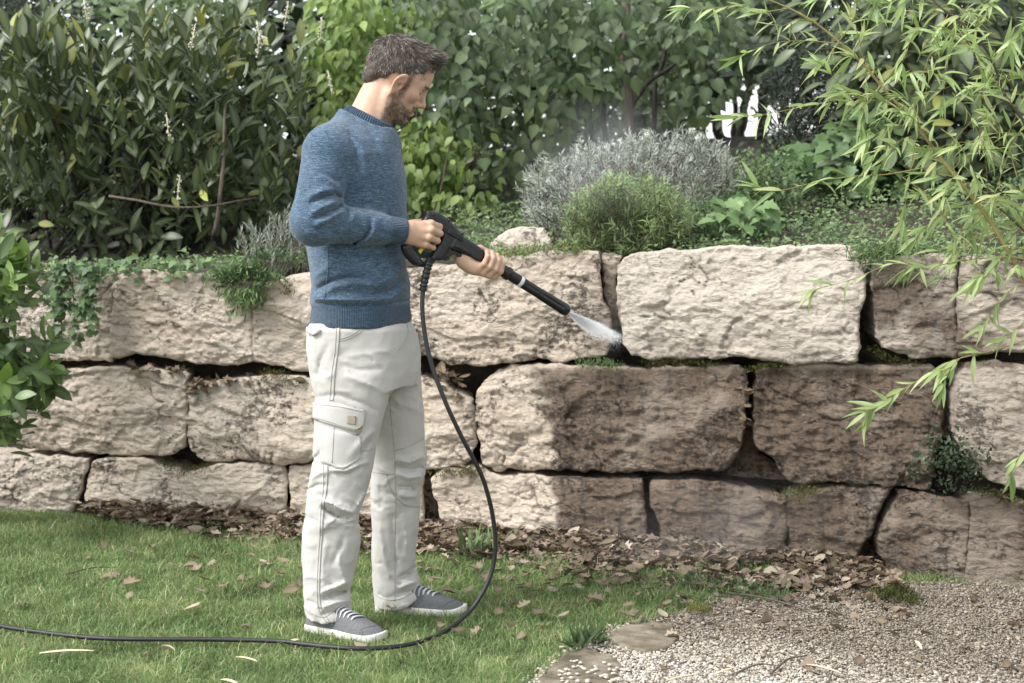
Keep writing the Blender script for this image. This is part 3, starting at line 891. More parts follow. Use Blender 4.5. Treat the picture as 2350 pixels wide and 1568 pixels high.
wood('stem', [P(250, 450, 7.5), P(400, 475, 7.42), P(490, 472, 7.42), P(590, 455, 7.5)], 0.006, 0.003, M_BARK, LAUR, 6, 16, 0.01)
for (u, v, Y) in ((437, 78, 7.4), (590, 92, 7.4), (600, 70, 7.42), (652, 25, 7.5), (735, 62, 7.6), (388, 285, 7.4), (406, 425, 7.38), (762, 185, 7.6), (200, 12, 7.6)):
    a = P(u, v + 38, Y); b = P(u + r.uniform(-12, 12), v - 22, Y + r.uniform(-.03, .03)); parts = [tube(np.array([a, (a + b) / 2, b]), 0.0022, 5)]
    for t in np.linspace(0.12, 1, 24):
        c = a + (b - a) * t + r.normal(0, 0.007 * (1.2 - 0.6 * t), 3); s = 0.0048 * (1.2 - 0.5 * t)
        V = c + s * np.array([(1, 0, 0), (-1, 0, 0), (0, 1, 0), (0, -1, 0), (0, 0, 1), (0, 0, -1)]) @ np.linalg.qr(r.normal(size=(3, 3)))[0]
        parts.append((V, [np.array([(0, 2, 4), (2, 1, 4), (1, 3, 4), (3, 0, 4), (2, 0, 5), (1, 2, 5), (3, 1, 5), (0, 3, 5)])]))
    child('flower_spike', *join(parts), M_PETAL, LAUR, smooth=False)

# ---------------------------------------------------------------- broadleaf shrub at the left edge, in front of the wall
SHR = empty('broadleaf_shrub', tuple(G(20, 1195)), 'bright glossy broad-leaved shrub at the left edge, growing in front of the wall', 'shrub')
fo = Foliage('broad', 31); r = np.random.default_rng(31)
poly = [(-90, 500), (10, 520), (40, 560), (80, 565), (70, 620), (60, 700), (45, 740), (100, 775), (130, 830), (130, 890), (90, 915), (45, 950), (10, 985), (-90, 1000)]
tips = sample_view(poly, 125, 6.15, 6.6, 32)
for tp in tips:
    lean = unit(np.array((0.35 + r.normal(0, 0.45), r.normal(-0.45, 0.3), 0.55 + r.normal(0, 0.35)))); L = r.uniform(0.12, 0.22)
    path = np.array([tp - lean * L, tp - lean * L * 0.5 + r.normal(0, 0.01, 3), tp])
    stem_leaves(fo, path, int(r.integers(6, 9)), r.uniform(0.075, 0.10), 0.45, 0.1, (0.40 if r.random() < 0.85 else 0.85, 0.18), 0.12, r)
fo.build(SHR, L_SHRUB, 260)
sb = G(-110, 1190)
for k in range(12):
    q = tips[r.integers(len(tips))]; wood('stem', [sb + r.normal(0, 0.05, 3) * (1, 1, 0), sb * 0.4 + q * 0.6 + (0, 0, .05), q], 0.011, 0.004, M_BARK, SHR, 6, 10)

# ---------------------------------------------------------------- lilac in the middle
LIL = empty('lilac_tree', base_at(1440, 9.2), 'lilac tree with grey-green heart-shaped leaves and several bare stems, behind the lavender', 'tree')
fo = Foliage('heart', 41); r = np.random.default_rng(41)
poly = [(930, -40), (1640, -40), (1700, 60), (1650, 180), (1620, 240), (1560, 270), (1500, 300), (1440, 250), (1400, 330), (1300, 320), (1280, 300), (1250, 390), (1200, 440), (1150, 380), (1120, 300), (1060, 300), (1000, 320), (970, 240), (1010, 160), (940, 60)]
gaps = lambda p: np.clip(0.48 + 2.4 * fbm(p * (2.4, 0.2, 2.4), 2), 0.03, 1)
cl = sample_view(poly, 440, 8.4, 10.6, 42, gaps)
for c in cl:
    n = int(r.integers(4, 9)); off = r.normal(0, 0.075, (n, 3)) * (1, 1, 0.9)
    p = c + off
    d = unit(np.c_[off[:, 0] * 6 + r.normal(0, .3, n), off[:, 1] * 4 - 0.25 + r.normal(0, .25, n), -0.75 + r.normal(0, .3, n)])
    nn = unit(np.c_[r.normal(0, .3, n), -0.8 + r.normal(0, .25, n), 0.7 + r.normal(0, .25, n)])
    base_t = 0.42 + 0.22 * r.normal() * 0.8 + 0.3 * (proj(c)[0] > 1130) * (proj(c)[0] < 1330) * (proj(c)[1] > 200) + r.normal(0, 0.08)
    fo.add(p, d, nn, r.uniform(0.045, 0.095, n), np.clip(r.normal(base_t, 0.20, n), 0, 1))
fo.build(LIL, L_LILAC)
tb = lambda u, Y: base_at(u, Y) - (0, 0, 0.05)
wood('trunk', [tb(1436, 9.0), P(1440, 230, 9.0), P(1432, 120, 9.05), P(1440, 20, 9.1), P(1430, -80, 9.2)], 0.026, 0.016, M_BARK, LIL, 8, 24, 0.02)
for a in ([tb(1395, 9.4), P(1385, 220, 9.4), P(1380, 120, 9.5), P(1395, -40, 9.6)], [tb(1360, 9.6), P(1350, 200, 9.6), P(1330, 60, 9.6), P(1310, -60, 9.6)],
          [tb(1485, 9.3), P(1500, 240, 9.3), P(1520, 120, 9.3), P(1545, -40, 9.3)], [tb(1215, 9.6), P(1222, 250, 9.6), P(1215, 100, 9.6), P(1230, -60, 9.6)],
          [tb(1080, 9.5), P(1090, 300, 9.5), P(1100, 150, 9.5), P(1120, -60, 9.5)], [P(1440, 250, 9.0), P(1500, 180, 9.0), P(1580, 120, 8.9)], [P(1380, 200, 9.4), P(1290, 190, 9.2), P(1180, 210, 9.0)],
          [P(1215, 150, 9.6), P(1100, 190, 9.1), P(1020, 240, 8.9)]):
    wood('stem', a, 0.017, 0.007, M_BARKD, LIL, 7, 18, 0.02)

# ---------------------------------------------------------------- light green climber thicket behind the man
VIN = empty('climber_thicket', base_at(900, 9.8), 'light yellow-green climbing plant with small pointed leaves, behind the man', 'climber')
fo = Foliage('ovate', 51); r = np.random.default_rng(51)
parts_ = [([(690, -30), (1010, -30), (1010, 90), (960, 150), (880, 260), (800, 330), (740, 250), (720, 120)], 330), ([(930, 280), (1050, 280), (1070, 340), (1020, 420), (980, 460), (925, 470)], 130), ([(1020, 300), (1110, 340), (1120, 470), (1060, 500), (960, 500), (980, 440)], 70)]
for poly, n in parts_:
    for c in sample_view(poly, n, 9.0, 10.3, 52 + n, lambda p: np.clip(0.6 + 1.5 * fbm(p * 3.1, 2), 0.05, 1)):
        if n != 330: c = c - (0, 0.55, 0)
        m = int(r.integers(5, 9)); off = r.normal(0, 0.06, (m, 3)); off[:, 2] -= np.linspace(0, 0.08, m)
        d = unit(np.c_[off[:, 0] * 8, -0.3 + r.normal(0, .3, m), -0.7 + r.normal(0, .3, m)])
        nn = unit(np.c_[r.normal(0, .3, m), -0.7 + r.normal(0, .3, m), 0.75 + r.normal(0, .3, m)])
        fo.add(c + off, d, nn, r.uniform(0.042, 0.075, m), np.clip(r.normal(0.45 + 0.15 * r.normal(), 0.2, m), 0, 1))
fo.build(VIN, L_VINE)
for u, Y in ((952, 9.2), (972, 9.3), (985, 9.4), (1012, 9.3), (965, 9.7)):
    wood('stem', [tb(u, Y), P(u + r.uniform(-8, 8), 400, Y), P(u + r.uniform(-20, 20), 300, Y), P(u + r.uniform(-40, 40), 100, Y)], 0.014, 0.008, M_BARK, VIN, 7, 16, 0.02)
wood('stem', [tb(990, 8.6), P(1012, 420, 8.6), P(1030, 340, 8.6), P(1040, 310, 8.6)], 0.006, 0.004, M_BARK, VIN, 6, 12, 0.01)

# ---------------------------------------------------------------- dark hedge and conifers closing the garden on the left and the right
def thick(name, kind, poly, n, y0, y1, mat, label, cat, size, seed, tint=(0.45, 0.2), nobj=300, group=None, cl=7, spread=0.10, up=0.0, minpx=8, trunk=True, dens=None):
    c0 = np.mean(np.asarray(poly, float), 0); ym = (y0 + y1) / 2
    t_ = empty(name, base_at(c0[0], ym), label, cat, group)
    fo = Foliage(kind, seed); r = np.random.default_rng(seed)
    cs = sample_view(poly, n, y0, y1, seed + 1, dens)
    for c in cs:
        off = r.normal(0, spread, (cl, 3))
        d = unit(np.c_[off[:, 0] * 5 + r.normal(0, .3, cl), off[:, 1] * 4 - 0.2 + r.normal(0, .25, cl), up + r.normal(0, .35, cl)])
        nn = unit(np.c_[r.normal(0, .35, cl), -0.7 + r.normal(0, .3, cl), 0.8 + r.normal(0, .3, cl)])
        fo.add(c + off, d, nn, r.uniform(size[0], size[1], cl), np.clip(r.normal(tint[0], tint[1], cl), 0, 1))
    fo.build(t_, mat, nobj, minpx=minpx)
    if trunk:
        b = base_at(c0[0], ym)
        for k in range(3):
            q = cs[r.integers(len(cs))]; q = np.array((q[0], q[1], q[2]))
            wood('stem', [b + r.normal(0, .05, 3) * (1, 1, 0), b * 0.5 + q * 0.5 + (0, 0, .1), q], 0.03, 0.008, M_BARKD, t_, 7, 14, 0.02)
    return t_
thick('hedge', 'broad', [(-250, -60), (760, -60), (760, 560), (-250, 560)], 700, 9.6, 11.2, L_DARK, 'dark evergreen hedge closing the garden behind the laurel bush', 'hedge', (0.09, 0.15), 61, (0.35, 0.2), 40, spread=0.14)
thick('shrub', 'broad', [(130, -40), (420, -40), (600, 10), (540, 60), (380, 60), (300, 100), (180, 70), (110, 40)], 80, 8.9, 9.6, L_LILAC, 'mid-green broad-leaved shrub showing above the laurel bush', 'shrub', (0.06, 0.09), 63, (0.75, 0.15), 120)
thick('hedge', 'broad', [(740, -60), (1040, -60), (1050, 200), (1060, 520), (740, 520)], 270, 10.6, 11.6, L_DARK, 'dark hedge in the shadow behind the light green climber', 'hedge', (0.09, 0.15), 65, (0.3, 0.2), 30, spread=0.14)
t_ = thick('conifer', 'needle', [(-80, -60), (140, -60), (150, 60), (120, 160), (60, 230), (-80, 260)], 330, 9.0, 9.8, L_CON, 'dark feathery conifer in the top left corner', 'conifer', (0.05, 0.08), 67, (0.55, 0.25), 60, cl=10, spread=0.07)
thick('conifer', 'needle', [(1800, 130), (1850, 90), (1930, 80), (1985, 100), (2010, 250), (2010, 420), (1900, 440), (1790, 430), (1785, 300)], 620, 8.3, 9.0, L_CON, 'dark grey-green conifer standing right of the slim bare trunks', 'conifer', (0.045, 0.07), 69, (0.6, 0.25), 80, cl=12, spread=0.06, up=0.3)
thick('shrub', 'broad', [(1960, -60), (2480, -60), (2480, 460), (2120, 440), (2020, 400), (2010, 200), (1960, 80)], 300, 7.6, 8.7, L_LAUREL, 'dark large-leaved evergreen shrub behind the bamboo', 'shrub', (0.09, 0.14), 71, (0.45, 0.2), 300, spread=0.11, up=-0.3)
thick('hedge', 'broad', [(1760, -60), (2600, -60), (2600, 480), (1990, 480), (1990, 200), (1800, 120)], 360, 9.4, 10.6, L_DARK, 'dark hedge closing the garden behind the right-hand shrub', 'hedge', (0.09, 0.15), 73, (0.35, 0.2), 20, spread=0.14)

# slim trees further back, the white sky between them
def slim_tree(u, Y, lean, seed, lab, ntr, poly, n):
    t_ = empty('slim_tree', base_at(u, Y), lab, 'tree', 'slim trees at the back of the garden')
    r = np.random.default_rng(seed); b = base_at(u, Y)
    for k in range(ntr):
        du = r.uniform(-14, 14)
        wood('trunk', [b + (r.normal(0, .06), r.normal(0, .1), -.1), P(u + du, 300, Y), P(u + du * 2 + lean * .5, 180, Y), P(u + du * 3 + lean, 40, Y), P(u + du * 4 + lean * 1.4, -60, Y)], 0.045 if k == 0 else 0.026, 0.018, M_BARKD, t_, 7, 20, 0.05)
    fo = Foliage('ovate', seed)
    for c in sample_view(poly, n, Y - 0.8, Y + 0.8, seed + 1, lambda p: np.clip(0.45 + 1.6 * fbm(p * (2.2, 1, 2.2), 2), 0.02, 1)):
        m = 8; off = r.normal(0, 0.13, (m, 3))
        fo.add(c + off, unit(np.c_[r.normal(0, .5, m), r.normal(-.3, .4, m), r.normal(-.5, .4, m)]), unit(np.c_[r.normal(0, .4, m), -0.6 + r.normal(0, .4, m), 0.7 + r.normal(0, .3, m)]), r.uniform(0.08, 0.13, m), np.clip(r.normal(0.35, 0.25, m), 0, 1))
    fo.build(t_, L_LILAC, 120)
slim_tree(1648, 13.0, -20, 81, 'slim dark-stemmed tree left of the white gap, behind the lavender', 2, [(1480, -60), (1760, -60), (1770, 60), (1680, 170), (1600, 250), (1520, 300), (1480, 260)], 170)
slim_tree(1690, 14.0, 10, 82, 'slim dark tree in the middle of the white gap', 3, [(1600, -60), (1800, -60), (1800, 120), (1720, 170), (1600, 160)], 90)
slim_tree(1752, 12.4, 20, 83, 'thicker slim tree beside the dark conifer, right of the white gap', 2, [(1700, -60), (1880, -60), (1860, 110), (1800, 190), (1720, 130)], 110)
thick('hedge', 'ovate', [(1100, 360), (1500, 350), (1640, 360), (1640, 480), (1100, 520)], 150, 10.5, 11.5, L_DARK, 'low dark hedge behind the lavender', 'hedge', (0.07, 0.10), 85, (0.6, 0.2), 40, spread=0.12)

BGT = thick('tree', 'ovate', [(1040, -60), (1560, -60), (1560, 340), (1300, 360), (1060, 380)], 210, 11.5, 13.0, L_DARK, 'shady tree behind the lilac, specks of white sky between its leaves', 'tree', (0.09, 0.13), 89, (0.75, 0.25), 60, spread=0.16, dens=lambda p: np.clip(0.6 + 1.9 * fbm(p * (1.7, 0.2, 1.7) + 3, 2), 0.02, 1))
# white and pink flowering shrub glimpsed beside the climber
FLW = empty('flowering_shrub', base_at(1085, 9.0), 'small shrub with white and pink blossom glimpsed under the lilac', 'shrub')
fo = Foliage('ovate', 87); r = np.random.default_rng(87)
for c in sample_view([(1060, 330), (1110, 330), (1130, 420), (1160, 520), (1080, 520), (1065, 420)], 60, 8.7, 9.2, 88):
    m = 5; fo.add(c + r.normal(0, .05, (m, 3)), unit(r.normal(size=(m, 3)) + (0, -.4, 0)), VIEW + r.normal(0, .3, (m, 3)), r.uniform(.04, .06, m), r.normal(.5, .2, m))
fo.build(FLW, L_LILAC, 60)
for k in range(26):
    u, v = r.uniform(1070, 1120), r.uniform(335, 430)
    c = P(u, v, 8.75); pk = (v > 362 and v < 392 and u < 1098)
    V, F, _ = TM['heart'][0]; parts = []
    for a in range(5):
        R3 = Matrix.Rotation(a * 1.257, 3, 'Y') @ Matrix.Rotation(-0.5, 3, 'Z')
        parts.append((V * 0.022 @ np.array(R3).T + c, [F]))
    child('blossom', *join(parts), M_PINK if pk else M_PETAL, FLW)

# ---------------------------------------------------------------- lavender, rosemary and box on the bank
def tufts(name, label, cat, poly, y0, y1, n, size, nl, mat, seed, tint, lean=0.25, nobj=300, sl=(0.10, 0.18), cu=None, up=0.72, group=None, kind='needle', minpx=6):
    c0 = np.mean(np.asarray(poly, float), 0) if cu is None else (cu, 0); ym = (y0 + y1) / 2
    b = base_at(c0[0], ym); t_ = empty(name, b, label, cat, group)
    fo = Foliage(kind, seed); r = np.random.default_rng(seed); stems = []
    for tp in sample_view(poly, n, y0, y1, seed + 1):
        d = unit(np.array(((tp[0] - b[0]) * 1.4 + r.normal(0, lean), (tp[1] - b[1]) * .8 - .2 + r.normal(0, lean), 0.85))); L = r.uniform(*sl)
        path = np.array([tp - d * L, tp - d * L * .5 + r.normal(0, .004, 3), tp])
        stem_leaves(fo, path, nl, r.uniform(*size), up, 0.15, tint, 0, r)
        stems.append(tube(np.array([tp - d * L * 1.3, tp - d * L * .5, tp]), 0.0014, 4))
    fo.build(t_, mat, nobj, minpx=minpx)
    child('stems', *join(stems), M_BARK, t_, kind='stuff')
    return t_
tufts('lavender_bush', 'wide silvery grey lavender bush on the bank above the jet', 'bush', [(1180, 430), (1200, 390), (1245, 350), (1290, 350), (1330, 320), (1400, 330), (1450, 300), (1520, 305), (1570, 290), (1640, 320), (1690, 350), (1710, 420), (1680, 500), (1560, 520), (1300, 520), (1200, 500)],
      7.05, 7.8, 760, (0.026, 0.040), 20, L_LAV, 91, (0.55, 0.25), up=0.5, lean=0.5, sl=(0.07, 0.13))
tufts('rosemary_bush', 'green needle-leaved bush in front of the lavender, hanging over the wall', 'bush', [(1300, 480), (1320, 440), (1370, 415), (1400, 400), (1450, 400), (1510, 410), (1560, 440), (1590, 500), (1570, 560), (1480, 585), (1400, 580), (1330, 560), (1290, 530)],
      6.42, 6.95, 700, (0.028, 0.042), 20, L_ROSE, 93, (0.74, 0.22), up=0.4, lean=0.6, sl=(0.06, 0.11))
tufts('lavender_bush', 'small grey lavender on the bank just behind the elbow', 'bush', [(545, 520), (580, 500), (640, 490), (700, 450), (720, 590), (640, 610), (560, 590)], 6.75, 7.1, 110, (0.03, 0.04), 18, L_LAV, 95, (0.4, 0.2))
thick('box_shrub', 'small', [(1660, 470), (1690, 390), (1740, 360), (1800, 380), (1820, 440), (1790, 480), (1720, 500)], 230, 7.3, 7.8, L_ROSE, 'rounded small-leaved green shrub right of the lavender', 'shrub', (0.018, 0.028), 97, (0.35, 0.2), 300, cl=12, spread=0.04, minpx=5)
thick('low_shrub', 'small', [(1550, 520), (1580, 470), (1640, 480), (1700, 500), (1690, 560), (1580, 570)], 120, 6.7, 7.0, L_ROSE, 'low small-leaved plant at the foot of the lavender', 'plant', (0.015, 0.025), 98, (0.3, 0.2), 200, cl=12, spread=0.04, minpx=5, trunk=False)

# ivy: big leaves under the conifer, small mats on the bank, a trail down the wall
def ivy_patch(label, poly, n, y0, y1, size, seed, tint=(0.5, 0.2), nobj=200, name='ivy', off_ground=None):
    c0 = np.mean(np.asarray(poly, float), 0); t_ = empty(name, base_at(c0[0], (y0 + y1) / 2), label, 'ivy')
    fo = Foliage('ivy', seed); r = np.random.default_rng(seed)
    p = sample_view(poly, n, y0, y1, seed + 1)
    if off_ground is not None:
        p[:, 2] = bank_z(p[:, 0], p[:, 1]) + r.uniform(*off_ground, n)
    d = unit(np.c_[r.normal(0, .6, n), r.normal(-.5, .3, n), r.normal(-.2, .3, n)])
    nn = unit(np.c_[r.normal(0, .3, n), -0.65 + r.normal(0, .3, n), 0.8 + r.normal(0, .3, n)])
    fo.add(p, d, nn, r.uniform(*size, n), np.clip(r.normal(*tint, n), 0, 1)); fo.build(t_, L_IVY, nobj, minpx=5)
    return t_
ivy_patch('large grey-green ivy leaves climbing the dark conifer', [(1790, 330), (1860, 330), (1960, 250), (2080, 260), (2140, 330), (2120, 440), (1900, 450), (1800, 430)], 330, 7.7, 8.2, (0.06, 0.10), 101, (0.45, 0.2))
ivy_patch('ivy with pale large leaves right of the green needle-leaved bush', [(1620, 470), (1700, 450), (1770, 470), (1780, 520), (1700, 545), (1630, 520)], 90, 6.6, 6.9, (0.05, 0.08), 103, (0.6, 0.18), 90)
# ---------------------------------------------------------------- carpet on the bank
def carpet():
    r = np.random.default_rng(111); fo = Foliage('small', 112); N = 44000
    x = r.uniform(-3.2, 2.6, N); dd = r.random(N) ** 1.6 * 2.6; y = Yw(x) + 0.03 + dd
    nz = fbm(np.c_[x * 3, y * 3, x * 0 + 5], 3)
    z = bank_z(x, y) + 0.01 + np.abs(r.normal(0, 0.022, N)) + 0.03 * np.clip(nz, 0, 1)
    k = r.random(N) < np.clip(np.where(x > 0.5, 0.95, 0.7) + 0.8 * nz, np.where(x > 0.5, 0.4, 0.1), 1)
    k &= (x > -0.35) | (dd < 0.20 + 0.08 * nz)
    k &= ~((x > 0.25) & (x < 1.15) & (dd < 0.16))          # the pale block has a bare top edge
    x, y, z, nz = x[k], y[k], z[k], nz[k]; n = len(x)
    d = unit(np.c_[r.normal(0, .6, n), r.normal(-.4, .4, n), r.normal(0.1, .35, n)]); nn = unit(np.c_[r.normal(0, .4, n), -0.4 + r.normal(0, .3, n), 1 + r.normal(0, .2, n)])
    fo.add(np.c_[x, y, z], d, nn, r.uniform(0.010, 0.030, n), np.clip(r.normal(0.5, 0.22, n) - 0.3 * nz, 0, 1))
    o = fo.build(None, L_ROSE, 0, rest='ground_cover'); o['label'] = 'low green ground cover spreading over the bank'; o['category'] = 'ground cover'
    # dry thatch and grass blades among it
    return o
carpet()
# ================================================================== bamboo on the right
BAM = empty('bamboo', (2.15, 5.05, 0.0), 'bright yellow-green bamboo arching in from the right over the wall', 'bamboo')
M_CULM = mat_bark('bamboo_culm', (0.16, 0.14, 0.045, 1), (0.30, 0.25, 0.09, 1), (8, 8, 3))
M_CULMD = mat_bark('dark_culm', (0.025, 0.022, 0.014, 1), (0.10, 0.085, 0.045, 1), (8, 8, 3))
fo = Foliage('bamboo', 121); r = np.random.default_rng(121)
def culm(pts, Y, r0, r1, mat, dY=0.0):
    n = len(pts); path = [P(u, v, Y + dY * i / (n - 1)) for i, (u, v) in enumerate(pts)]
    c = bez(path, n * 9); rad = np.linspace(r0, r1, len(c)); rad[::6] *= 1.35
    V, F = tube(c, rad, 7); child('culm', V, F, mat, BAM); return c
def twig(path, nl, size, tint=0.5, r0=0.0018, term=3):
    c = bez(path, max(8, nl * 2)); V, F = tube(c, np.linspace(r0, 0.0007, len(c)), 5); child('branch', V, F, M_CULM, BAM)
    L = len(c)
    size = size * 0.84
    for k in range(nl):
        t = 0.18 + 0.82 * (k + r.uniform(-.3, .3)) / max(1, nl - 1); i = int(np.clip(t * (L - 1), 1, L - 2))
        ax = unit(c[i + 1] - c[i - 1])
        for _ in range(int(r.integers(1, 3))):
            s = r.normal(size=3) * (0.55, 0.5, 0.55); d = unit(ax * 0.95 + s + (0, -0.1, -0.10))
            nn = unit(np.array((0, -0.55, 0.75)) + r.normal(0, .45, 3))
            fo.add(c[i], d, nn, size * r.uniform(.65, 1.2), np.clip(r.normal(tint, .2), 0, 1))
    ax = unit(c[-1] - c[-3])
    for _ in range(term):
        fo.add(c[-1], unit(ax + r.normal(0, .35, 3) + (0, 0, -.15)), unit(np.array((0, -0.55, 0.75)) + r.normal(0, .4, 3)), size * r.uniform(.9, 1.25), np.clip(r.normal(tint, .2), 0, 1))
C1 = culm([(2420, 760), (2302, 557), (2252, 480), (2194, 407), (2163, 369), (2117, 307), (2079, 261), (2021, 196), (1983, 150), (1925, 96), (1867, 50), (1810, 19), (1740, -10)], 5.0, 0.0065, 0.002, M_CULM, 0.15)
C2 = culm([(2480, 520), (2348, 277), (2310, 230), (2271, 127), (2213, 58), (2148, 8), (2100, -60)], 5.05, 0.005, 0.0025, M_CULMD, 0.1)
C3 = culm([(2460, 420), (2330, 200), (2240, 120), (2190, 40), (2160, -40)], 5.2, 0.0045, 0.0025, M_CULMD, 0.1)
C4 = culm([(2440, 640), (2340, 520), (2240, 440), (2150, 400)], 5.15, 0.004, 0.002, M_CULMD, 0.1)
def br(pts, Y, nl, size=0.085, dY=-0.05, tint=0.55, term=3):
    n = len(pts); twig([P(u, v, Y + dY * i / (n - 1)) for i, (u, v) in enumerate(pts)], nl, size, tint, 0.0022, term)
br([(2144, 380), (2040, 400), (1960, 405), (1887, 415), (1787, 438), (1740, 430)], 5.03, 12)
br([(2044, 227), (1970, 222), (1906, 234), (1840, 246), (1760, 262), (1690, 270)], 5.06, 12)
br([(1933, 102), (1880, 96), (1833, 94), (1770, 100), (1700, 128)], 5.1, 10)
br([(1810, 20), (1740, 28), (1690, 14), (1620, 22), (1575, 18)], 5.12, 10, 0.08)
br([(1867, 50), (1830, 45), (1790, 60), (1760, 30)], 5.1, 6, 0.08)
br([(1983, 150), (1960, 120), (1990, 60), (2010, 10)], 5.1, 7)
br([(1925, 96), (1950, 60), (1960, 10), (1965, -20)], 5.1, 6)
br([(1925, 96), (1900, 130), (1880, 150)], 5.1, 3)
br([(2021, 196), (2000, 220), (1950, 215), (1890, 150)], 5.05, 6)
br([(2350, 782), (2280, 805), (2202, 823), (2150, 850), (2079, 890), (2030, 925), (1992, 946)], 4.95, 16, 0.098)
br([(2202, 823), (2180, 850), (2165, 880)], 4.93, 4)
br([(2380, 600), (2300, 590), (2200, 600), (2120, 615), (2050, 605), (1960, 640), (1870, 665)], 5.0, 14, 0.08)
br([(2380, 560), (2310, 580), (2270, 620), (2240, 640)], 4.98, 6)
br([(2400, 720), (2350, 740), (2310, 775)], 4.96, 4)
br([(2400, 1000), (2360, 1030), (2330, 1060), (2320, 1085)], 4.9, 5)
for k in range(62):
    C = (C1, C1, C2, C3, C4)[int(r.integers(0, 5))]; i = int(r.integers(4, len(C) - 2))
    a = C[i]; u, v = proj(a)
    if u < 1960: continue
    d = unit(np.array((r.normal(-.25, .7), r.normal(-.25, .45), r.normal(0.15, .55)))); L = r.uniform(.12, .30)
    twig(np.array([a, a + d * L * .5 + (0, 0, .01), a + d * L + (0, 0, -.03)]), int(r.integers(4, 8)), r.uniform(.065, .095), r.normal(.55, .12), .0015, 3)
for k in range(44):
    a = P(r.uniform(2060, 2400), r.uniform(-20, 520), r.uniform(4.95, 5.3))
    if proj(a)[1] > 420 and proj(a)[0] < 2160: continue
    d = unit(np.array((r.normal(-.3, .7), r.normal(-.2, .4), r.normal(0.1, .5)))); L = r.uniform(.12, .26)
    twig(np.array([a, a + d * L * .5 + (0, 0, .01), a + d * L + (0, 0, -.03)]), int(r.integers(4, 8)), r.uniform(.065, .095), r.normal(.55, .12), .0014, 3)
fo.build(BAM, L_BAMB, 300)
# ================================================================== the man
Y0 = 5.18
def seg_dirs(): pass

def table(rows, Yn, Yf=None):
    """rows (v, u_back, u_front) read off an outline at distance Yn -> z, x centre, half width"""
    z, xc, a = [], [], []
    for v, ub, uf in rows:
        pb, pf = P(ub, v, Yn), P(uf, v, Yn)
        z.append((pb[2] + pf[2]) / 2); xc.append((pb[0] + pf[0]) / 2); a.append((pf[0] - pb[0]) / 2)
    o = np.argsort(z)
    return np.array(z)[o], np.array(xc)[o], np.array(a)[o]

def s_stack(p, z, xc, a, yc, b, yaw=0.0, n=2.4):
    """body of elliptical cross-sections stacked in height"""
    zz = p[:, 2]
    X, A = np.interp(zz, z, xc), np.interp(zz, z, a)
    Yc, B = np.interp(zz, z, yc), np.interp(zz, z, b)
    dx, dy = p[:, 0] - X, p[:, 1] - Yc
    if yaw:
        c, s = math.cos(yaw), math.sin(yaw)
        dx, dy = c * dx + s * dy, -s * dx + c * dy
    k = (np.abs(dx / A) ** n + np.abs(dy / B) ** n) ** (1 / n)
    d = (k - 1) * np.minimum(A, B) * np.where(k > 1, 1, 1)
    d = np.maximum(d, zz - z[-1]); d = np.maximum(d, z[0] - zz)
    return d

def folds(p, d, items, ymid, side=True, sharp=True):
    u, v = proj(p)
    near = np.clip((ymid - p[:, 1]) / 0.03 + 0.5, 0, 1) if side else 1.0
    for pts, amp, w in items:
        q, t = pl_dist(u, v, pts)
        m = q < 3 * w
        if not m.any(): continue
        fade = np.sin(np.clip(t, 0.0, 1) * math.pi) ** 0.4 if amp else 1
        prof_ = 0.45 * np.exp(-(q / w) ** 2) + 0.75 * np.exp(-1.6 * q / w) if sharp else np.exp(-(q / w) ** 2)
        d = d - amp * prof_ * fade * near * (np.abs(d) < 0.06)
    return d

# ---------------------------------------------------------------- trousers
ZN, XN, AN = table([(735, 740, 880), (748, 716, 900), (790, 708, 915), (864, 714, 906), (912, 722, 892), (953, 721, 880), (1001, 719, 866), (1034, 718, 861), (1082, 714, 853), (1130, 704, 840),
                    (1162, 700, 828), (1190, 698, 820), (1216, 695, 824), (1250, 693, 825), (1282, 693, 820), (1323, 694, 810), (1357, 696, 800), (1395, 700, 806), (1420, 703, 812), (1450, 704, 816)], 5.06)
YNc = np.interp(ZN, [0.0, 0.5, 0.8, 0.92], [5.07, 5.08, 5.10, 5.13]); BN = np.interp(ZN, [0.0, 0.12, 0.3, 0.5, 0.75, 0.86, 0.92], [0.085, 0.07, 0.075, 0.083, 0.095, 0.092, 0.075])
ZF, XF, AF = table([(730, 820, 920), (748, 806, 944), (767, 800, 958), (812, 800, 966), (880, 810, 967), (950, 830, 973), (1008, 845, 974), (1050, 852, 979), (1088, 852, 975), (1114, 852, 966), (1162, 852, 963),
                    (1216, 854, 959), (1267, 853, 952), (1290, 853, 950), (1310, 855, 954), (1341, 856, 963), (1365, 858, 972), (1400, 862, 978), (1420, 864, 980)], 5.32)
YFc = np.interp(ZF, [0.0, 0.5, 0.9, 1.0], [5.33, 5.32, 5.27, 5.25]); BF_ = np.interp(ZF, [0.0, 0.12, 0.3, 0.5, 0.75, 0.95], [0.08, 0.07, 0.075, 0.083, 0.095, 0.08])
ZP, XP, AP = table([(690, 740, 918), (725, 732, 928), (745, 716, 942), (751, 711, 948), (800, 708, 958), (850, 714, 958), (880, 718, 950)], 5.18)
YPc = np.full(len(ZP), 5.185); BP = np.interp(ZP, [0.80, 0.86, 0.905, 0.93, 1.05], [0.15, 0.17, 0.172, 0.155, 0.13])

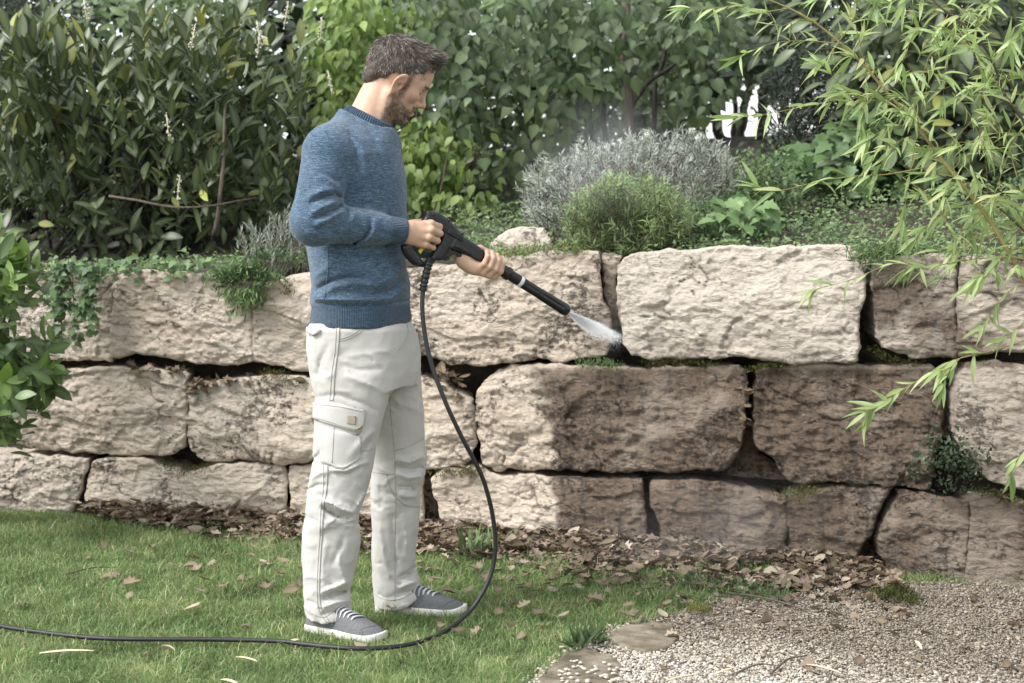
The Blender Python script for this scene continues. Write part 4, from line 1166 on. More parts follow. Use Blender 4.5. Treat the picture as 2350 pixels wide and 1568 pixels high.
TF = [  # crease lines on the near side: (polyline, height, width)
    ([(724, 912), (770, 905), (830, 925), (870, 945)], -0.004, 7), ([(790, 860), (840, 880), (885, 900)], 0.005, 10),
    ([(730, 870), (735, 830), (760, 780)], -0.008, 9), ([(770, 1085), (800, 1090), (835, 1065)], -0.006, 6),
    ([(757, 1078), (790, 1082), (850, 1058)], 0.008, 8), ([(736, 1162), (775, 1186), (806, 1192)], -0.018, 7),
    ([(740, 1146), (780, 1168), (812, 1178)], 0.016, 10), ([(735, 1215), (770, 1192), (815, 1190)], 0.006, 9),
    ([(805, 1188), (822, 1160), (838, 1130)], 0.006, 7), ([(740, 1375), (770, 1362), (797, 1357)], -0.013, 7), ([(735, 1360), (770, 1348), (800, 1335)], 0.010, 9),
    ([(738, 1395), (775, 1382), (805, 1378)], 0.009, 8), ([(735, 1412), (770, 1402), (800, 1398)], -0.006, 6),
    ([(775, 1260), (780, 1300), (798, 1345)], 0.006, 9), ([(790, 1230), (775, 1270), (760, 1300)], -0.005, 8), ([(750, 1240), (740, 1300), (742, 1350)], 0.004, 10),
    ([(860, 985), (835, 1010), (800, 1050)], 0.005, 8), ([(852, 1010), (835, 1035), (815, 1050)], -0.005, 6), ([(715, 1060), (730, 1045), (742, 1030)], -0.005, 6),
    ([(712, 1100), (735, 1085), (755, 1083)], 0.005, 7), ([(708, 1125), (730, 1112), (752, 1112)], -0.006, 6), ([(880, 760), (905, 790), (920, 800)], -0.006, 6),
    ([(800, 770), (850, 775), (900, 765)], 0.003, 9), ([(790, 820), (845, 812), (900, 800)], 0.004, 9), ([(780, 840), (830, 850), (880, 845)], -0.004, 8)]
TFF = [  # on the far leg
    ([(905, 1055), (940, 1062), (975, 1045)], 0.010, 9), ([(905, 1070), (940, 1080), (972, 1072)], -0.009, 7), ([(908, 1085), (935, 1097), (968, 1092)], 0.009, 8),
    ([(908, 1118), (940, 1118), (955, 1130)], -0.009, 6), ([(915, 1135), (935, 1140), (958, 1140)], 0.008, 9), ([(910, 1330), (940, 1315), (952, 1300)], -0.012, 7),
    ([(915, 1350), (945, 1338), (960, 1332)], 0.010, 8), ([(905, 1365), (935, 1360), (965, 1352)], -0.007, 7), ([(925, 1180), (935, 1240), (930, 1290)], 0.006, 9),
    ([(870, 1200), (880, 1270), (895, 1330)], 0.005, 9), ([(900, 1180), (905, 1260), (912, 1320)], -0.004, 8), ([(890, 900), (920, 930), (965, 940)], 0.004, 10),
    ([(870, 1110), (880, 1140), (872, 1170)], -0.004, 8)]

_rc = np.random.default_rng(77)
def _creases(lo, hi, left, right, n, out):
    for _ in range(n):
        v = _rc.uniform(lo, hi); u = _rc.uniform(np.interp(v, *left), np.interp(v, *right)); L = _rc.uniform(14, 46); a = _rc.normal(0.15, 0.45)
        du, dv = math.cos(a) * L / 2, math.sin(a) * L / 2
        out.append(([(u - du, v - dv), (u + _rc.normal(0, 2), v + _rc.normal(0, 3)), (u + du, v + dv)], _rc.choice((-1, 1)) * _rc.uniform(0.0014, 0.0034), _rc.uniform(3.6, 6)))
_nl, _nr = ((760, 1001, 1130, 1280, 1430), (715, 725, 712, 698, 708)), ((760, 1001, 1130, 1280, 1430), (900, 860, 835, 815, 805))
_fl, _fr = ((800, 1050, 1216, 1400), (880, 862, 860, 866)), ((800, 1050, 1216, 1400), (960, 972, 952, 968))
for lo_, hi_, k_ in ((1060, 1230, 26), (1320, 1420, 16), (770, 930, 14)): _creases(lo_, hi_, _nl, _nr, k_, TF)
for lo_, hi_, k_ in ((1030, 1180, 18), (1280, 1390, 14), (820, 980, 8)): _creases(lo_, hi_, _fl, _fr, k_, TFF)

hemN = [P(705, 1424, 5.0), P(816, 1402, 5.0)]
hemF = [P(861, 1394, 5.3), P(977, 1360, 5.3)]
def hem_plane(p, a, b, drop):
    t = (p[:, 0] - a[0]) / (b[0] - a[0])
    t = np.clip(t, -0.2, 1.2)
    bow = 0.020 * (1 - (2 * t - 1) ** 2)
    return (a[2] + (b[2] - a[2]) * t - bow - drop) - p[:, 2]

def f_trousers(p):
    n = fbm(np.c_[p[:, 0] * 13, p[:, 1] * 13, p[:, 2] * 9], 3)
    dn = s_stack(p, ZN, XN, AN, YNc, BN, 0.0, 2.3)
    dn = folds(p, dn, [(a, b * 1.55, c * .85) for a, b, c in TF], 5.1)
    dn = np.maximum(dn, hem_plane(p, *hemN, 0.0))
    df = s_stack(p, ZF, XF, AF, YFc, BF_, 0.0, 2.3)
    df = folds(p, df, [(a, b * 1.5, c * .85) for a, b, c in TFF], 5.34)
    df = np.maximum(df, hem_plane(p, *hemF, 0.0))
    dp = s_stack(p, ZP, XP, AP, YPc, BP, 0.0, 2.5)
    d = smin(smin(dn, dp, 0.03), smin(df, dp, 0.03), 0.012)
    low = np.clip((0.75 - p[:, 2]) / 0.5, 0.3, 1)
    rid = 1 - np.abs(pnoise(np.c_[p[:, 0] * 16 + p[:, 2] * 9, p[:, 1] * 16, p[:, 2] * 22 - p[:, 0] * 10]) * 2.2)
    rid2 = 1 - np.abs(pnoise(np.c_[p[:, 0] * 34 - p[:, 2] * 22, p[:, 1] * 30, p[:, 2] * 40 + p[:, 0] * 18]) * 2.4)
    return d - 0.0022 * n - 0.0015 * low * np.clip(rid, -0.5, 1) - 0.0008 * np.clip(rid2, -0.3, 1) * (n > -0.1)

def m_trousers():
    m = MatB('pale_cotton_twill')
    f = m.noise(m.pos(), 7, 5, 0.6)
    c = m.ramp(f, [(0.3, (0.45, 0.435, 0.40, 1)), (0.7, (0.53, 0.515, 0.48, 1))])
    w = m.n('ShaderNodeTexWave'); w.inputs['Scale'].default_value = 420; m.l(m.pos((1, 1, 0.6)), w.inputs['Vector'])
    wr = m.noise(m.pos((1, 1, 0.7)), 24, 7, 0.66, 0.6)
    m.base(c); m.set(Roughness=0.9, Normal=m.bump(w.outputs['Fac'], 0.12, 0.001, m.bump(wr, 0.28, 0.007)))
    m.b.inputs['Specular IOR Level'].default_value = 0.2
    m.b.inputs['Sheen Weight'].default_value = 0.15
    return m.m
M_TROUSER = m_trousers()
M_SEAM = mat_plain('trouser_seam_stitching', (0.36, 0.345, 0.31, 1), 0.9, noise=0.25, nscale=300)

MAN = empty('person', (float(P(830, 1440, Y0)[0]), Y0, 0.0),
            'man in blue sweater and pale cargo trousers, standing side-on, looking down at the jet', 'person')
TV, TQ = mesh_sdf(f_trousers, (-0.66, 4.94, 0.02), (-0.20, 5.46, 1.12), 0.0048)
TROUSERS = child('trousers', TV, TQ, M_TROUSER, MAN, label='pale stone-coloured cotton cargo trousers')

# ---------------------------------------------------------------- sweater
ZT, XT, AT = table([(750, 710, 946), (735, 712, 945), (705, 716, 941), (694, 711, 940), (680, 712, 940), (655, 716, 941), (620, 712, 932), (580, 706, 928), (540, 702, 929), (490, 700, 933),
                    (446, 700, 934), (405, 700, 930), (354, 704, 920), (325, 714, 909), (300, 732, 898), (282, 752, 888), (268, 770, 880), (255, 782, 872)], 5.19)
YTc = np.full(len(ZT), 5.20)
BT = np.interp(ZT, [0.98, 1.10, 1.20, 1.30, 1.40, 1.45, 1.48, 1.505, 1.53, 1.56], [0.192, 0.182, 0.172, 0.178, 0.19, 0.165, 0.12, 0.08, 0.05, 0.03])
TYAW = R(0)
SH_R, EL_R, WR_R = P(750, 356, 5.045), P(722, 508, 4.955), P(933, 533, 5.055)
SH_L, EL_L, WR_L = P(862, 345, 5.385), P(893, 540, 5.36), P(1052, 574, 5.28)
NECK_B = P(838, 285, 5.20)

SF = [  # sleeve and body folds, near side
    ([(706, 470), (740, 452), (770, 444), (782, 455)], -0.012, 6), ([(708, 452), (745, 436), (780, 440)], 0.008, 8),
    ([(712, 490), (745, 474), (775, 462)], 0.010, 8), ([(715, 505), (750, 490), (785, 472)], -0.010, 6), ([(718, 520), (755, 503), (795, 482)], 0.009, 8),
    ([(790, 478), (802, 490), (800, 505)], -0.007, 5), ([(800, 482), (812, 494), (812, 508)], 0.006, 5),
    ([(852, 498), (850, 525), (835, 548), (810, 560)], -0.009, 6), ([(860, 500), (860, 528), (848, 550), (815, 567)], 0.008, 7),
    ([(735, 395), (765, 410), (785, 425)], -0.004, 6), ([(730, 400), (762, 420), (780, 432)], 0.004, 6),
    ([(700, 530), (740, 545), (790, 548)], 0.005, 9), ([(870, 535), (900, 540), (920, 538)], -0.004, 6),
    # body
    ([(722, 668), (760, 645), (800, 637), (850, 638)], -0.012, 8), ([(720, 690), (765, 660), (810, 650), (870, 655)], 0.008, 12),
    ([(715, 640), (745, 620), (765, 600)], 0.005, 10), ([(930, 600), (900, 640), (860, 655)], 0.008, 12), ([(928, 640), (895, 665), (850, 680)], -0.007, 9),
    ([(935, 660), (900, 685), (830, 692)], 0.007, 9), ([(720, 694), (800, 700), (880, 698), (938, 690)], -0.009, 5), ([(714, 685), (760, 688), (840, 690)], 0.007, 8),
    ([(800, 300), (815, 340), (822, 400)], -0.006, 8), ([(812, 290), (835, 340), (842, 410)], 0.005, 12), ([(845, 300), (870, 350), (880, 420)], -0.004, 12),
    ([(850, 585), (890, 590), (925, 580)], -0.005, 10), ([(760, 575), (830, 590), (880, 610)], -0.004, 12)]

def s_sleeve(p, a, b, c, r):
    d1 = s_cap(p, a, b, r[0], r[1]); d2 = s_cap(p, b, c, r[1] * 0.98, r[2])
    return smin(d1, d2, 0.03)

ndir_ = np.array((0.50, 0, 1.0)) / np.linalg.norm((0.50, 0, 1.0))
def f_sweater(p):
    n = fbm(np.c_[p[:, 0] * 9, p[:, 1] * 9, p[:, 2] * 9], 3)
    dt = s_stack(p, ZT, XT, AT, YTc, BT, TYAW, 2.25)
    # the ribbed waistband draws in
    da = s_sleeve(p, SH_R, EL_R, WR_R, (0.071, 0.066, 0.037))
    da = np.maximum(da, (p - WR_R) @ ((WR_R - EL_R) / np.linalg.norm(WR_R - EL_R)) + 0.004)
    dl = s_sleeve(p, SH_L, EL_L, WR_L, (0.076, 0.062, 0.037))
    ax = (WR_L - EL_L) / np.linalg.norm(WR_L - EL_L)
    dl = np.maximum(dl, (p - WR_L) @ ax + 0.03)
    sh = s_cap(p, P(805, 325, 5.12), P(754, 345, 5.045), 0.050, 0.066)
    sh2 = s_cap(p, P(852, 318, 5.30), P(864, 338, 5.385), 0.055, 0.075)
    sh = smin(sh, s_cap(p, P(802, 290, 5.155), P(758, 326, 5.07), 0.036, 0.054), 0.03)
    d = smin(dt, smin(sh, sh2, 0.03), 0.05)
    dn = s_cap(p, P(846, 320, 5.2), P(838, 272, 5.2), 0.086, 0.066)   # yoke rising to the neck
    d = smin(d, dn, 0.03)
    d = smin(d, smin(da, dl, 0.01), 0.022)
    d = folds(p, d, [(a, b * 1.35, c * .9) for a, b, c in SF], 5.16)
    # neck opening
    nk = s_cap(p, P(846, 300, 5.2), P(832, 225, 5.2), 0.062, 0.062)
    tilt = (p[:, 2] - P(838, 277, 5.2)[2]) + (p[:, 0] - P(838, 277, 5.2)[0]) * 0.50
    radial = s_cap(p, P(838, 276, 5.2) - ndir_ * 0.3, P(838, 276, 5.2) + ndir_ * 0.3, 0.0)
    d = smax(d, np.minimum(tilt, 0.086 - radial), 0.005)
    d = np.maximum(d, -np.maximum(nk, -(tilt + 0.05)))
    d = np.maximum(d, P(830, 748, 5.1)[2] + 0.02 * np.clip((p[:, 0] + 0.42) / 0.13, 0, 2) ** 1.5 * 0.55 - p[:, 2] - 0.004)
    return d - 0.002 * n

SV, SQ = mesh_sdf(f_sweater, (-0.72, 4.86, 0.885), (-0.12, 5.50, 1.70), 0.0055)
def m_knit():
    m = MatB('blue_melange_knit')
    rib = m.attr('rib')
    co = m.pos((0.8, 0.8, 3.2))
    a = m.noise(co, 300, 3, 0.8); b = m.noise(m.pos((0.55, 0.55, 3.4)), 100, 3, 0.7); big = m.noise(m.pos(), 5, 3)
    k = m.math('ADD', m.math('MULTIPLY', a, 0.75), m.math('MULTIPLY', b, 0.45))
    c = m.ramp(k, [(0.44, srgb(32, 48, 62)), (0.57, srgb(60, 81, 99)), (0.68, srgb(94, 114, 132)), (0.78, srgb(150, 164, 177))])
    c = m.mix(0.3, c, m.ramp(big, [(0.3, (0.8, 0.8, 0.82)), (0.7, (1.15, 1.15, 1.13))]), 'MULTIPLY')
    c = m.mix(m.math('MULTIPLY', rib, 0.5), c, srgb(38, 60, 80))
    ribc = m.attr('ribco')
    w = m.math('SINE', ribc)
    h1 = m.math('MULTIPLY', m.math('MULTIPLY', w, rib), 0.5)
    m.base(c); m.set(Roughness=0.95)
    n1 = m.bump(k, 0.5, 0.002); n2 = m.bump(h1, 0.9, 0.0025, n1)
    m.set(Normal=n2); m.b.inputs['Specular IOR Level'].default_value = 0.15
    m.b.inputs['Sheen Weight'].default_value = 0.25; m.b.inputs['Sheen Roughness'].default_value = 0.5
    return m.m
M_KNIT = m_knit()
su, sv = proj(SV)
hem_r = np.clip((sv - 698) / 4, 0, 1)
dcuff = (WR_R - SV) @ ((WR_R - EL_R) / np.linalg.norm(WR_R - EL_R))
near_arm = s_cap(SV, EL_R, WR_R, 0.075, 0.05) < 0.005
cuff_r = np.clip((0.058 - dcuff) / 0.006, 0, 1) * near_arm
rib = np.maximum(hem_r, cuff_r)
ang = np.arctan2(SV[:, 1] - 5.2, SV[:, 0] + 0.45) * 0.17
axv = (WR_R - EL_R) / np.linalg.norm(WR_R - EL_R)
rel = SV - WR_R; perp1 = np.array((0, 0, 1.0)); perp2 = np.cross(axv, perp1)
angc = np.arctan2(rel @ perp1, rel @ perp2) * 0.036
ribco = np.where(cuff_r > 0, angc, ang) * 2 * math.pi / 0.0045
SWEATER = child('sweater', SV, SQ, M_KNIT, MAN, attrs={'rib': rib, 'ribco': ribco}, label='blue melange knitted sweater with ribbed hem and cuffs')

# ---------------------------------------------------------------- body: head, neck, arms, hands as one skin
HEAD_O = P(915, 195, 5.17)
hp, hy, hr = R(30), R(-9), R(0)     # bowed head, turned a little away
def head_axes():
    f = Vector((math.cos(hp), 0, -math.sin(hp))); up = Vector((math.sin(hp), 0, math.cos(hp)))
    rot = Matrix.Rotation(-hy, 3, up)
    f = rot @ f; side = up.cross(f)       # to his left (away from the camera)
    return np.array(f), np.array(side), np.array(up)
HF, HS, HU = head_axes()
HM = np.stack([HF, HS, HU], 1)            # local -> world
HEAD_O = HEAD_O + HS * 0.075 * 1.0        # the surveyed point is the ear; the origin is mid-head
def to_head(p): return (p - HEAD_O) @ HM
def from_head(q): return np.asarray(q) @ HM.T + HEAD_O

def f_head(q):
    y = np.abs(q[:, 1]); r = np.stack([q[:, 0], y, q[:, 2]], 1)
    E, C = s_ell, s_cap
    d = E(r, (-0.018, 0, 0.050), (0.096, 0.074, 0.084))
    d = smin(d, E(r, (0.020, 0, 0.030), (0.062, 0.064, 0.088)), 0.03)          # face mass
    d = smin(d, E(r, (0.028, 0, -0.045), (0.047, 0.049, 0.052)), 0.03)         # lower face
    d = smin(d, C(r, (0.000, 0.054, -0.046), (0.052, 0.022, -0.085), 0.013, 0.012), 0.022)  # jaw line
    d = smin(d, E(r, (0.036, 0, 0.070), (0.040, 0.056, 0.044)), 0.025)         # frontal bone
    d = smin(d, E(r, (0.071, 0, -0.080), (0.016, 0.020, 0.016)), 0.018)        # chin
    d = smin(d, E(r, (0.058, 0, -0.047), (0.024, 0.029, 0.026)), 0.02)         # muzzle
    d = smin(d, E(r, (0.052, 0.046, -0.004), (0.020, 0.018, 0.016)), 0.022)    # cheekbone
    d = smin(d, C(r, (0.076, 0.006, 0.031), (0.060, 0.046, 0.032), 0.010, 0.009), 0.018)    # brow
    d = smax(d, -E(r, (0.083, 0.032, 0.014), (0.017, 0.018, 0.012)), 0.014)    # socket
    d = smin(d, E(r, (0.0625, 0.032, 0.013), (0.0125, 0.0135, 0.0125)), 0.004) # eyeball under the lowered lid
    d = smax(d, -C(r, (0.0755, 0.020, 0.0085), (0.069, 0.046, 0.0085), 0.0014), 0.003)
    d = smin(d, C(r, (0.080, 0, 0.018), (0.0965, 0, -0.013), 0.0075, 0.0088), 0.012)        # nose
    d = smin(d, E(r, (0.0975, 0, -0.0175), (0.0105, 0.0095, 0.0090)), 0.008)
    d = smin(d, E(r, (0.086, 0.0125, -0.0215), (0.0105, 0.0065, 0.0075)), 0.006)
    d = smax(d, -E(r, (0.090, 0.006, -0.0285), (0.006, 0.0035, 0.004)), 0.003)
    d = smin(d, C(r, (0.0815, 0, -0.0445), (0.069, 0.022, -0.0515), 0.0058, 0.003), 0.007)  # upper lip
    d = smin(d, C(r, (0.0785, 0, -0.0590), (0.068, 0.019, -0.0550), 0.0070, 0.003), 0.007)  # lower lip
    d = smax(d, -C(r, (0.0890, 0, -0.0515), (0.069, 0.026, -0.0530), 0.0022, 0.0012), 0.003)
    d = smax(d, -E(r, (0.082, 0, -0.0700), (0.008, 0.018, 0.005)), 0.012)
    # ears
    ce = np.array((0.000, 0.079, 0.003)); e = r - ce
    c_, s_ = math.cos(R(-14)), math.sin(R(-14))
    ex = c_ * e[:, 0] + s_ * e[:, 2]; ez = -s_ * e[:, 0] + c_ * e[:, 2]
    ey = e[:, 1] + ex * 0.35
    q2 = np.stack([ex, ey, ez], 1)
    taper = 1 - 0.28 * np.clip(-ez / 0.03, 0, 1)
    rad = np.hypot(ex / (0.0175 * taper), ez / 0.032)
    disc = np.maximum((rad - 1) * 0.017, np.abs(ey) - 0.0042)
    ring = np.hypot((rad - 0.90) * 0.0165, ey - 0.005) - 0.0044
    ring = np.where((ex > 0.004) & (ez < 0.012), 0.02, ring)
    tragus = E(q2, (0.0105, 0.001, -0.004), (0.004, 0.005, 0.007))
    inner = np.hypot((np.hypot(ex + 0.0005, (ez + 0.002) * 0.75) - 0.0085), ey - 0.002) - 0.0026
    ear = smin(smin(disc, ring, 0.003), smin(tragus, inner, 0.003), 0.003)
    ear = smax(ear, -E(q2, (0.003, 0.006, -0.003), (0.0070, 0.0075, 0.0090)), 0.002)
    d = smin(d, ear, 0.004)
    return d

NKT, NKB = from_head((-0.035, 0, -0.035)), P(835, 292, 5.20)
# right hand: a fist round the handle, back of the hand to the camera
def rh(u, v, y): return P(u, v, y)
RWR = P(932, 534, 5.055)
RK = [rh(990, 514, 5.062), rh(991, 529, 5.052), rh(986, 546, 5.052), rh(977, 562, 5.060)]       # knuckles
RP1 = [rh(1009, 521, 5.088), rh(1010, 536, 5.080), rh(1004, 553, 5.080), rh(994, 569, 5.086)]
RP2 = [rh(1002, 527, 5.122), rh(1002, 541, 5.116), rh(996, 558, 5.114), rh(986, 573, 5.114)]
RP3 = [rh(980, 525, 5.130), rh(979, 539, 5.126), rh(973, 555, 5.124), rh(966, 569, 5.122)]
RFR = [0.0098, 0.0100, 0.0095, 0.0085]
# left hand: palm under the shroud, fingers coming up on the near side
GPSI = R(25)
def GP(u, v, off=0.0):
    """point in the upright plane that holds the spray gun; off = towards the camera"""
    n = np.array((-math.sin(GPSI), math.cos(GPSI), 0)); o = P(1000, 540, 5.10)
    d = P(u, v, 5.0) - (0, 0, CAMH)
    t = (n @ (o - (0, 0, CAMH))) / (n @ d)
    return np.array((0, 0, CAMH)) + d * t - n * off
LK = [GP(1131, 634, 0.012), GP(1118, 631, 0.014), GP(1104, 626, 0.014), GP(1091, 619, 0.012)]     # knuckle side, below
LP1 = [GP(1139, 622, 0.030), GP(1127, 617, 0.034), GP(1114, 611, 0.034), GP(1101, 605, 0.031)]
LP2 = [GP(1143, 604, 0.031), GP(1133, 598, 0.035), GP(1121, 592, 0.035), GP(1109, 588, 0.032)]
LP3 = [GP(1142, 592, 0.020), GP(1133, 585, 0.023), GP(1122, 579, 0.024), GP(1110, 577, 0.022)]
LPALM = GP(1075, 603, 0.005)

def f_neck(p):
    nk = s_cap(p, NKT, NKB, 0.053, 0.060)
    nk = smin(nk, s_cap(p, from_head((-0.012, -0.062, -0.035)), P(868, 290, 5.175), 0.012, 0.009), 0.022)
    return smin(nk, s_cap(p, from_head((0.018, 0, -0.10)), P(878, 300, 5.21), 0.020, 0.018), 0.03)

def f_body(p):
    q = to_head(p)
    d = np.full(len(p), 9.0)
    m = np.linalg.norm(q, axis=1) < 0.24
    hd = np.linalg.norm(q - (0, 0, 0.02), axis=1) - 0.13
    if m.any(): hd[m] = f_head(q[m])
    d = hd
    d = smin(d, f_neck(p), 0.022)
    # torso and limbs under the clothes
    tr = s_cap(p, P(825, 400, 5.2), P(830, 700, 5.2), 0.10, 0.10)
    d = smin(d, smin(tr, s_cap(p, P(800, 352, 5.10), P(850, 352, 5.32), 0.055), 0.05), 0.025)
    d = smin(d, s_cap(p, SH_R, EL_R, 0.05, 0.04), 0.03); d = smin(d, s_cap(p, EL_R, RWR, 0.040, 0.026), 0.01)
    d = smin(d, s_cap(p, SH_L, EL_L, 0.05, 0.04), 0.03); d = smin(d, s_cap(p, EL_L, WR_L, 0.040, 0.026), 0.01)
    # right hand
    h = smin(s_cap(p, P(924, 526, 5.055), P(940, 526, 5.055), 0.024), s_cap(p, P(924, 541, 5.055), P(942, 543, 5.056), 0.023), 0.012)
    for i in range(4):
        w0 = RWR + (RK[i] - RWR) * 0.18 + np.array((0, 0, (1.5 - i) * 0.008))
        h = smin(h, s_cap(p, w0, RK[i] + np.array((-0.003, 0.006, 0)), 0.016, 0.0125), 0.010)
    fist = s_ell(p, P(958, 541, 5.085), (0.045, 0.022, 0.036))
    h = smin(h, fist, 0.012)
    h = smin(h, s_cap(p, P(945, 515, 5.075), P(975, 510, 5.115), 0.014, 0.011), 0.010)   # thumb base over the handle
    for i in range(4):
        r = RFR[i]
        f = smin(s_cap(p, RK[i], RP1[i], r * 1.12, r), s_cap(p, RP1[i], RP2[i], r, r * 0.95), 0.003)
        f = smin(f, s_cap(p, RP2[i], RP3[i], r * 0.95, r * 0.85), 0.003)
        f = smin(f, np.linalg.norm(p - RK[i] - np.array((0, -0.001, 0.001)), axis=1) - r * 1.18, 0.004)
        h = smin(h, f, 0.0032)
    d = smin(d, h, 0.012)
    # left hand
    h = s_cap(p, WR_L, GP(1068, 596, -0.012), 0.027, 0.026)
    h = smin(h, s_ell(p, GP(1090, 613, -0.002), (0.036, 0.028, 0.021)), 0.02)
    h = smin(h, s_cap(p, GP(1068, 598, -0.005), GP(1088, 618, 0.006), 0.021, 0.017), 0.012)
    for i in range(4):
        r = RFR[i] * 0.98
        h = smin(h, s_cap(p, GP(1082, 612, -0.01), LK[i], 0.014, r * 1.15), 0.008)
        f = smin(s_cap(p, LK[i], LP1[i], r * 1.1, r), s_cap(p, LP1[i], LP2[i], r, r * 0.94), 0.003)
        f = smin(f, s_cap(p, LP2[i], LP3[i], r * 0.94, r * 0.8), 0.003)
        h = smin(h, f, 0.0026)
    th = smin(s_cap(p, GP(1080, 588, -0.030), GP(1112, 572, -0.034), 0.017, 0.0125), s_cap(p, GP(1112, 572, -0.034), GP(1143, 588, -0.022), 0.0120, 0.0095), 0.004)
    h = smin(h, th, 0.010)
    d = smin(d, h, 0.012)
    return d

BV, BQ = mesh_sdf(f_body, (-0.62, 4.90, 1.03), (0.02, 5.45, 1.80), 0.0033, c=6)
hq = to_head(BV)
ya = np.abs(hq[:, 1])
nzb = fbm(hq * 60, 3)
in_head = np.linalg.norm(hq - (0.0, 0, 0), axis=1) < 0.17
def box_soft(x, a, b, w): return np.clip((x - a) / w + 0.5, 0, 1) * np.clip((b - x) / w + 0.5, 0, 1)
jawline = -0.030 + 0.10 * np.clip(hq[:, 0] - 0.045, -0.1, 0.05) * (-1) * 0
beard = box_soft(hq[:, 2], -0.125, -0.030 - 0.35 * np.clip(hq[:, 0] - 0.01, 0, 0.05), 0.012) * np.clip((hq[:, 0] - 0.000 + 0.012 * nzb) / 0.012 + 0.5, 0, 1)
sideb = box_soft(hq[:, 0], 0.012, 0.030, 0.010) * box_soft(hq[:, 2], -0.04, 0.05, 0.01) * (ya > 0.04)
must = box_soft(hq[:, 2], -0.047, -0.031, 0.006) * (hq[:, 0] > 0.055) * (ya < 0.030)
beard = np.maximum(np.maximum(beard * (hq[:, 2] > -0.118), sideb), must) * in_head * np.clip(0.85 + 0.5 * nzb, 0, 1)
beard *= 1 - np.exp(-((hq[:, 2] + 0.055) / 0.007) ** 2) * (ya < 0.024) * (hq[:, 0] > 0.062) * 0.8
lips = np.exp(-((hq[:, 2] + 0.0535) / 0.0075) ** 2) * (ya < 0.022) * (hq[:, 0] > 0.068) * in_head
browc = np.exp(-((hq[:, 2] - 0.0345 - 0.02 * (ya - 0.03)) / 0.0045) ** 2) * (ya > 0.010) * (ya < 0.052) * (hq[:, 0] > 0.045) * in_head
lash = np.exp(-((hq[:, 2] - 0.0085) / 0.0032) ** 2) * (ya > 0.018) * (ya < 0.046) * (hq[:, 0] > 0.058) * in_head
scalp = np.clip((hq[:, 2] - 0.055 - np.clip(hq[:, 0], -.1, .1) * 0.5) / 0.02, 0, 1) * in_head
ruddy = (np.exp(-(np.linalg.norm(hq - (0.098, 0, -0.018), axis=1) / 0.016) ** 2) + 0.7 * np.exp(-(np.abs(ya - 0.08) / 0.012) ** 2) * (np.abs(hq[:, 2]) < 0.05)) * in_head
def m_skin():
    m = MatB('skin')
    f = m.noise(m.pos(), 60, 4)
    c = m.ramp(f, [(0.3, (0.50, 0.315, 0.215, 1)), (0.7, (0.57, 0.375, 0.265, 1))])
    c = m.mix(m.math('MULTIPLY', m.attr('ruddy'), 0.5), c, (0.50, 0.22, 0.15, 1))
    c = m.mix(m.math('MULTIPLY', m.attr('lips'), 0.7), c, (0.36, 0.15, 0.11, 1))
    fb = m.noise(m.pos(), 420, 2, 0.9)
    c = m.mix(m.math('MULTIPLY', m.attr('beard'), m.ramp(fb, [(0.35, (0.35, 0.35, 0.35)), (0.6, (0.85, 0.85, 0.85))]), True), c, (0.085, 0.062, 0.045, 1))
    c = m.mix(m.math('MULTIPLY', m.attr('brow'), 0.8, True), c, (0.06, 0.042, 0.03, 1))
    m.base(c); m.set(Roughness=0.55)
    m.b.inputs['Subsurface Weight'].default_value = 0.12
    m.b.inputs['Subsurface Radius'].default_value = (0.01, 0.004, 0.002)
    m.b.inputs['Subsurface Scale'].default_value = 0.5
    m.set(Normal=m.bump(m.noise(m.pos(), 160, 4, 0.6), 0.18, 0.002))
    return m.m
M_SKIN = m_skin()
BODY = child('body', BV, BQ, M_SKIN, MAN, attrs={'beard': beard, 'lips': lips, 'brow': np.maximum(browc, lash), 'ruddy': ruddy})

# ribbed collar: a band that hugs the neck
cen = P(838, 270, 5.2); tdir = np.array((1, 0, -0.50)); tdir /= np.linalg.norm(tdir); ndir = np.array((0.50, 0, 1.0)); ndir /= np.linalg.norm(ndir)
NA = 240
th = np.arange(NA) * 2 * math.pi / NA
dirs_ = np.outer(np.cos(th), tdir) + np.outer(np.sin(th), (0, 1, 0))
def neck_r(zo):
    rr = np.full(NA, 0.045); done = np.zeros(NA, bool)
    for k in range(60):
        dd = f_body(cen + ndir * zo + dirs_ * rr[:, None])
        done |= dd > 0.001
        rr = np.where(done, rr, rr + 0.001)
    rr = np.clip(rr, 0.05, 0.086)
    f_ = np.fft.rfft(rr); f_[7:] = 0
    return np.fft.irfft(f_, NA)
nr0 = neck_r(0.0)
prof = [(0.016, -0.018), (0.0165, -0.011), (0.012, 0.002), (0.007, 0.012), (0.002, 0.014), (-0.003, 0.010), (0.000, -0.012)]
CVs = []
for k, (ro, zo) in enumerate(prof):
    rr = nr0 + ro + 0.0010 * np.sin(th * NA / 4) * (1 if k < 4 else 0)
    CVs.append(cen + ndir * zo + dirs_ * rr[:, None])
CV_ = np.vstack(CVs); k = len(prof)
CF = np.vstack([np.stack([a * NA + np.arange(NA), a * NA + (np.arange(NA) + 1) % NA, ((a + 1) % k) * NA + (np.arange(NA) + 1) % NA, ((a + 1) % k) * NA + np.arange(NA)], -1) for a in range(k)])
child('collar', CV_, CF, M_KNIT, SWEATER, attrs={'rib': np.ones(len(CV_)), 'ribco': np.tile(th * NA / 4, k)})

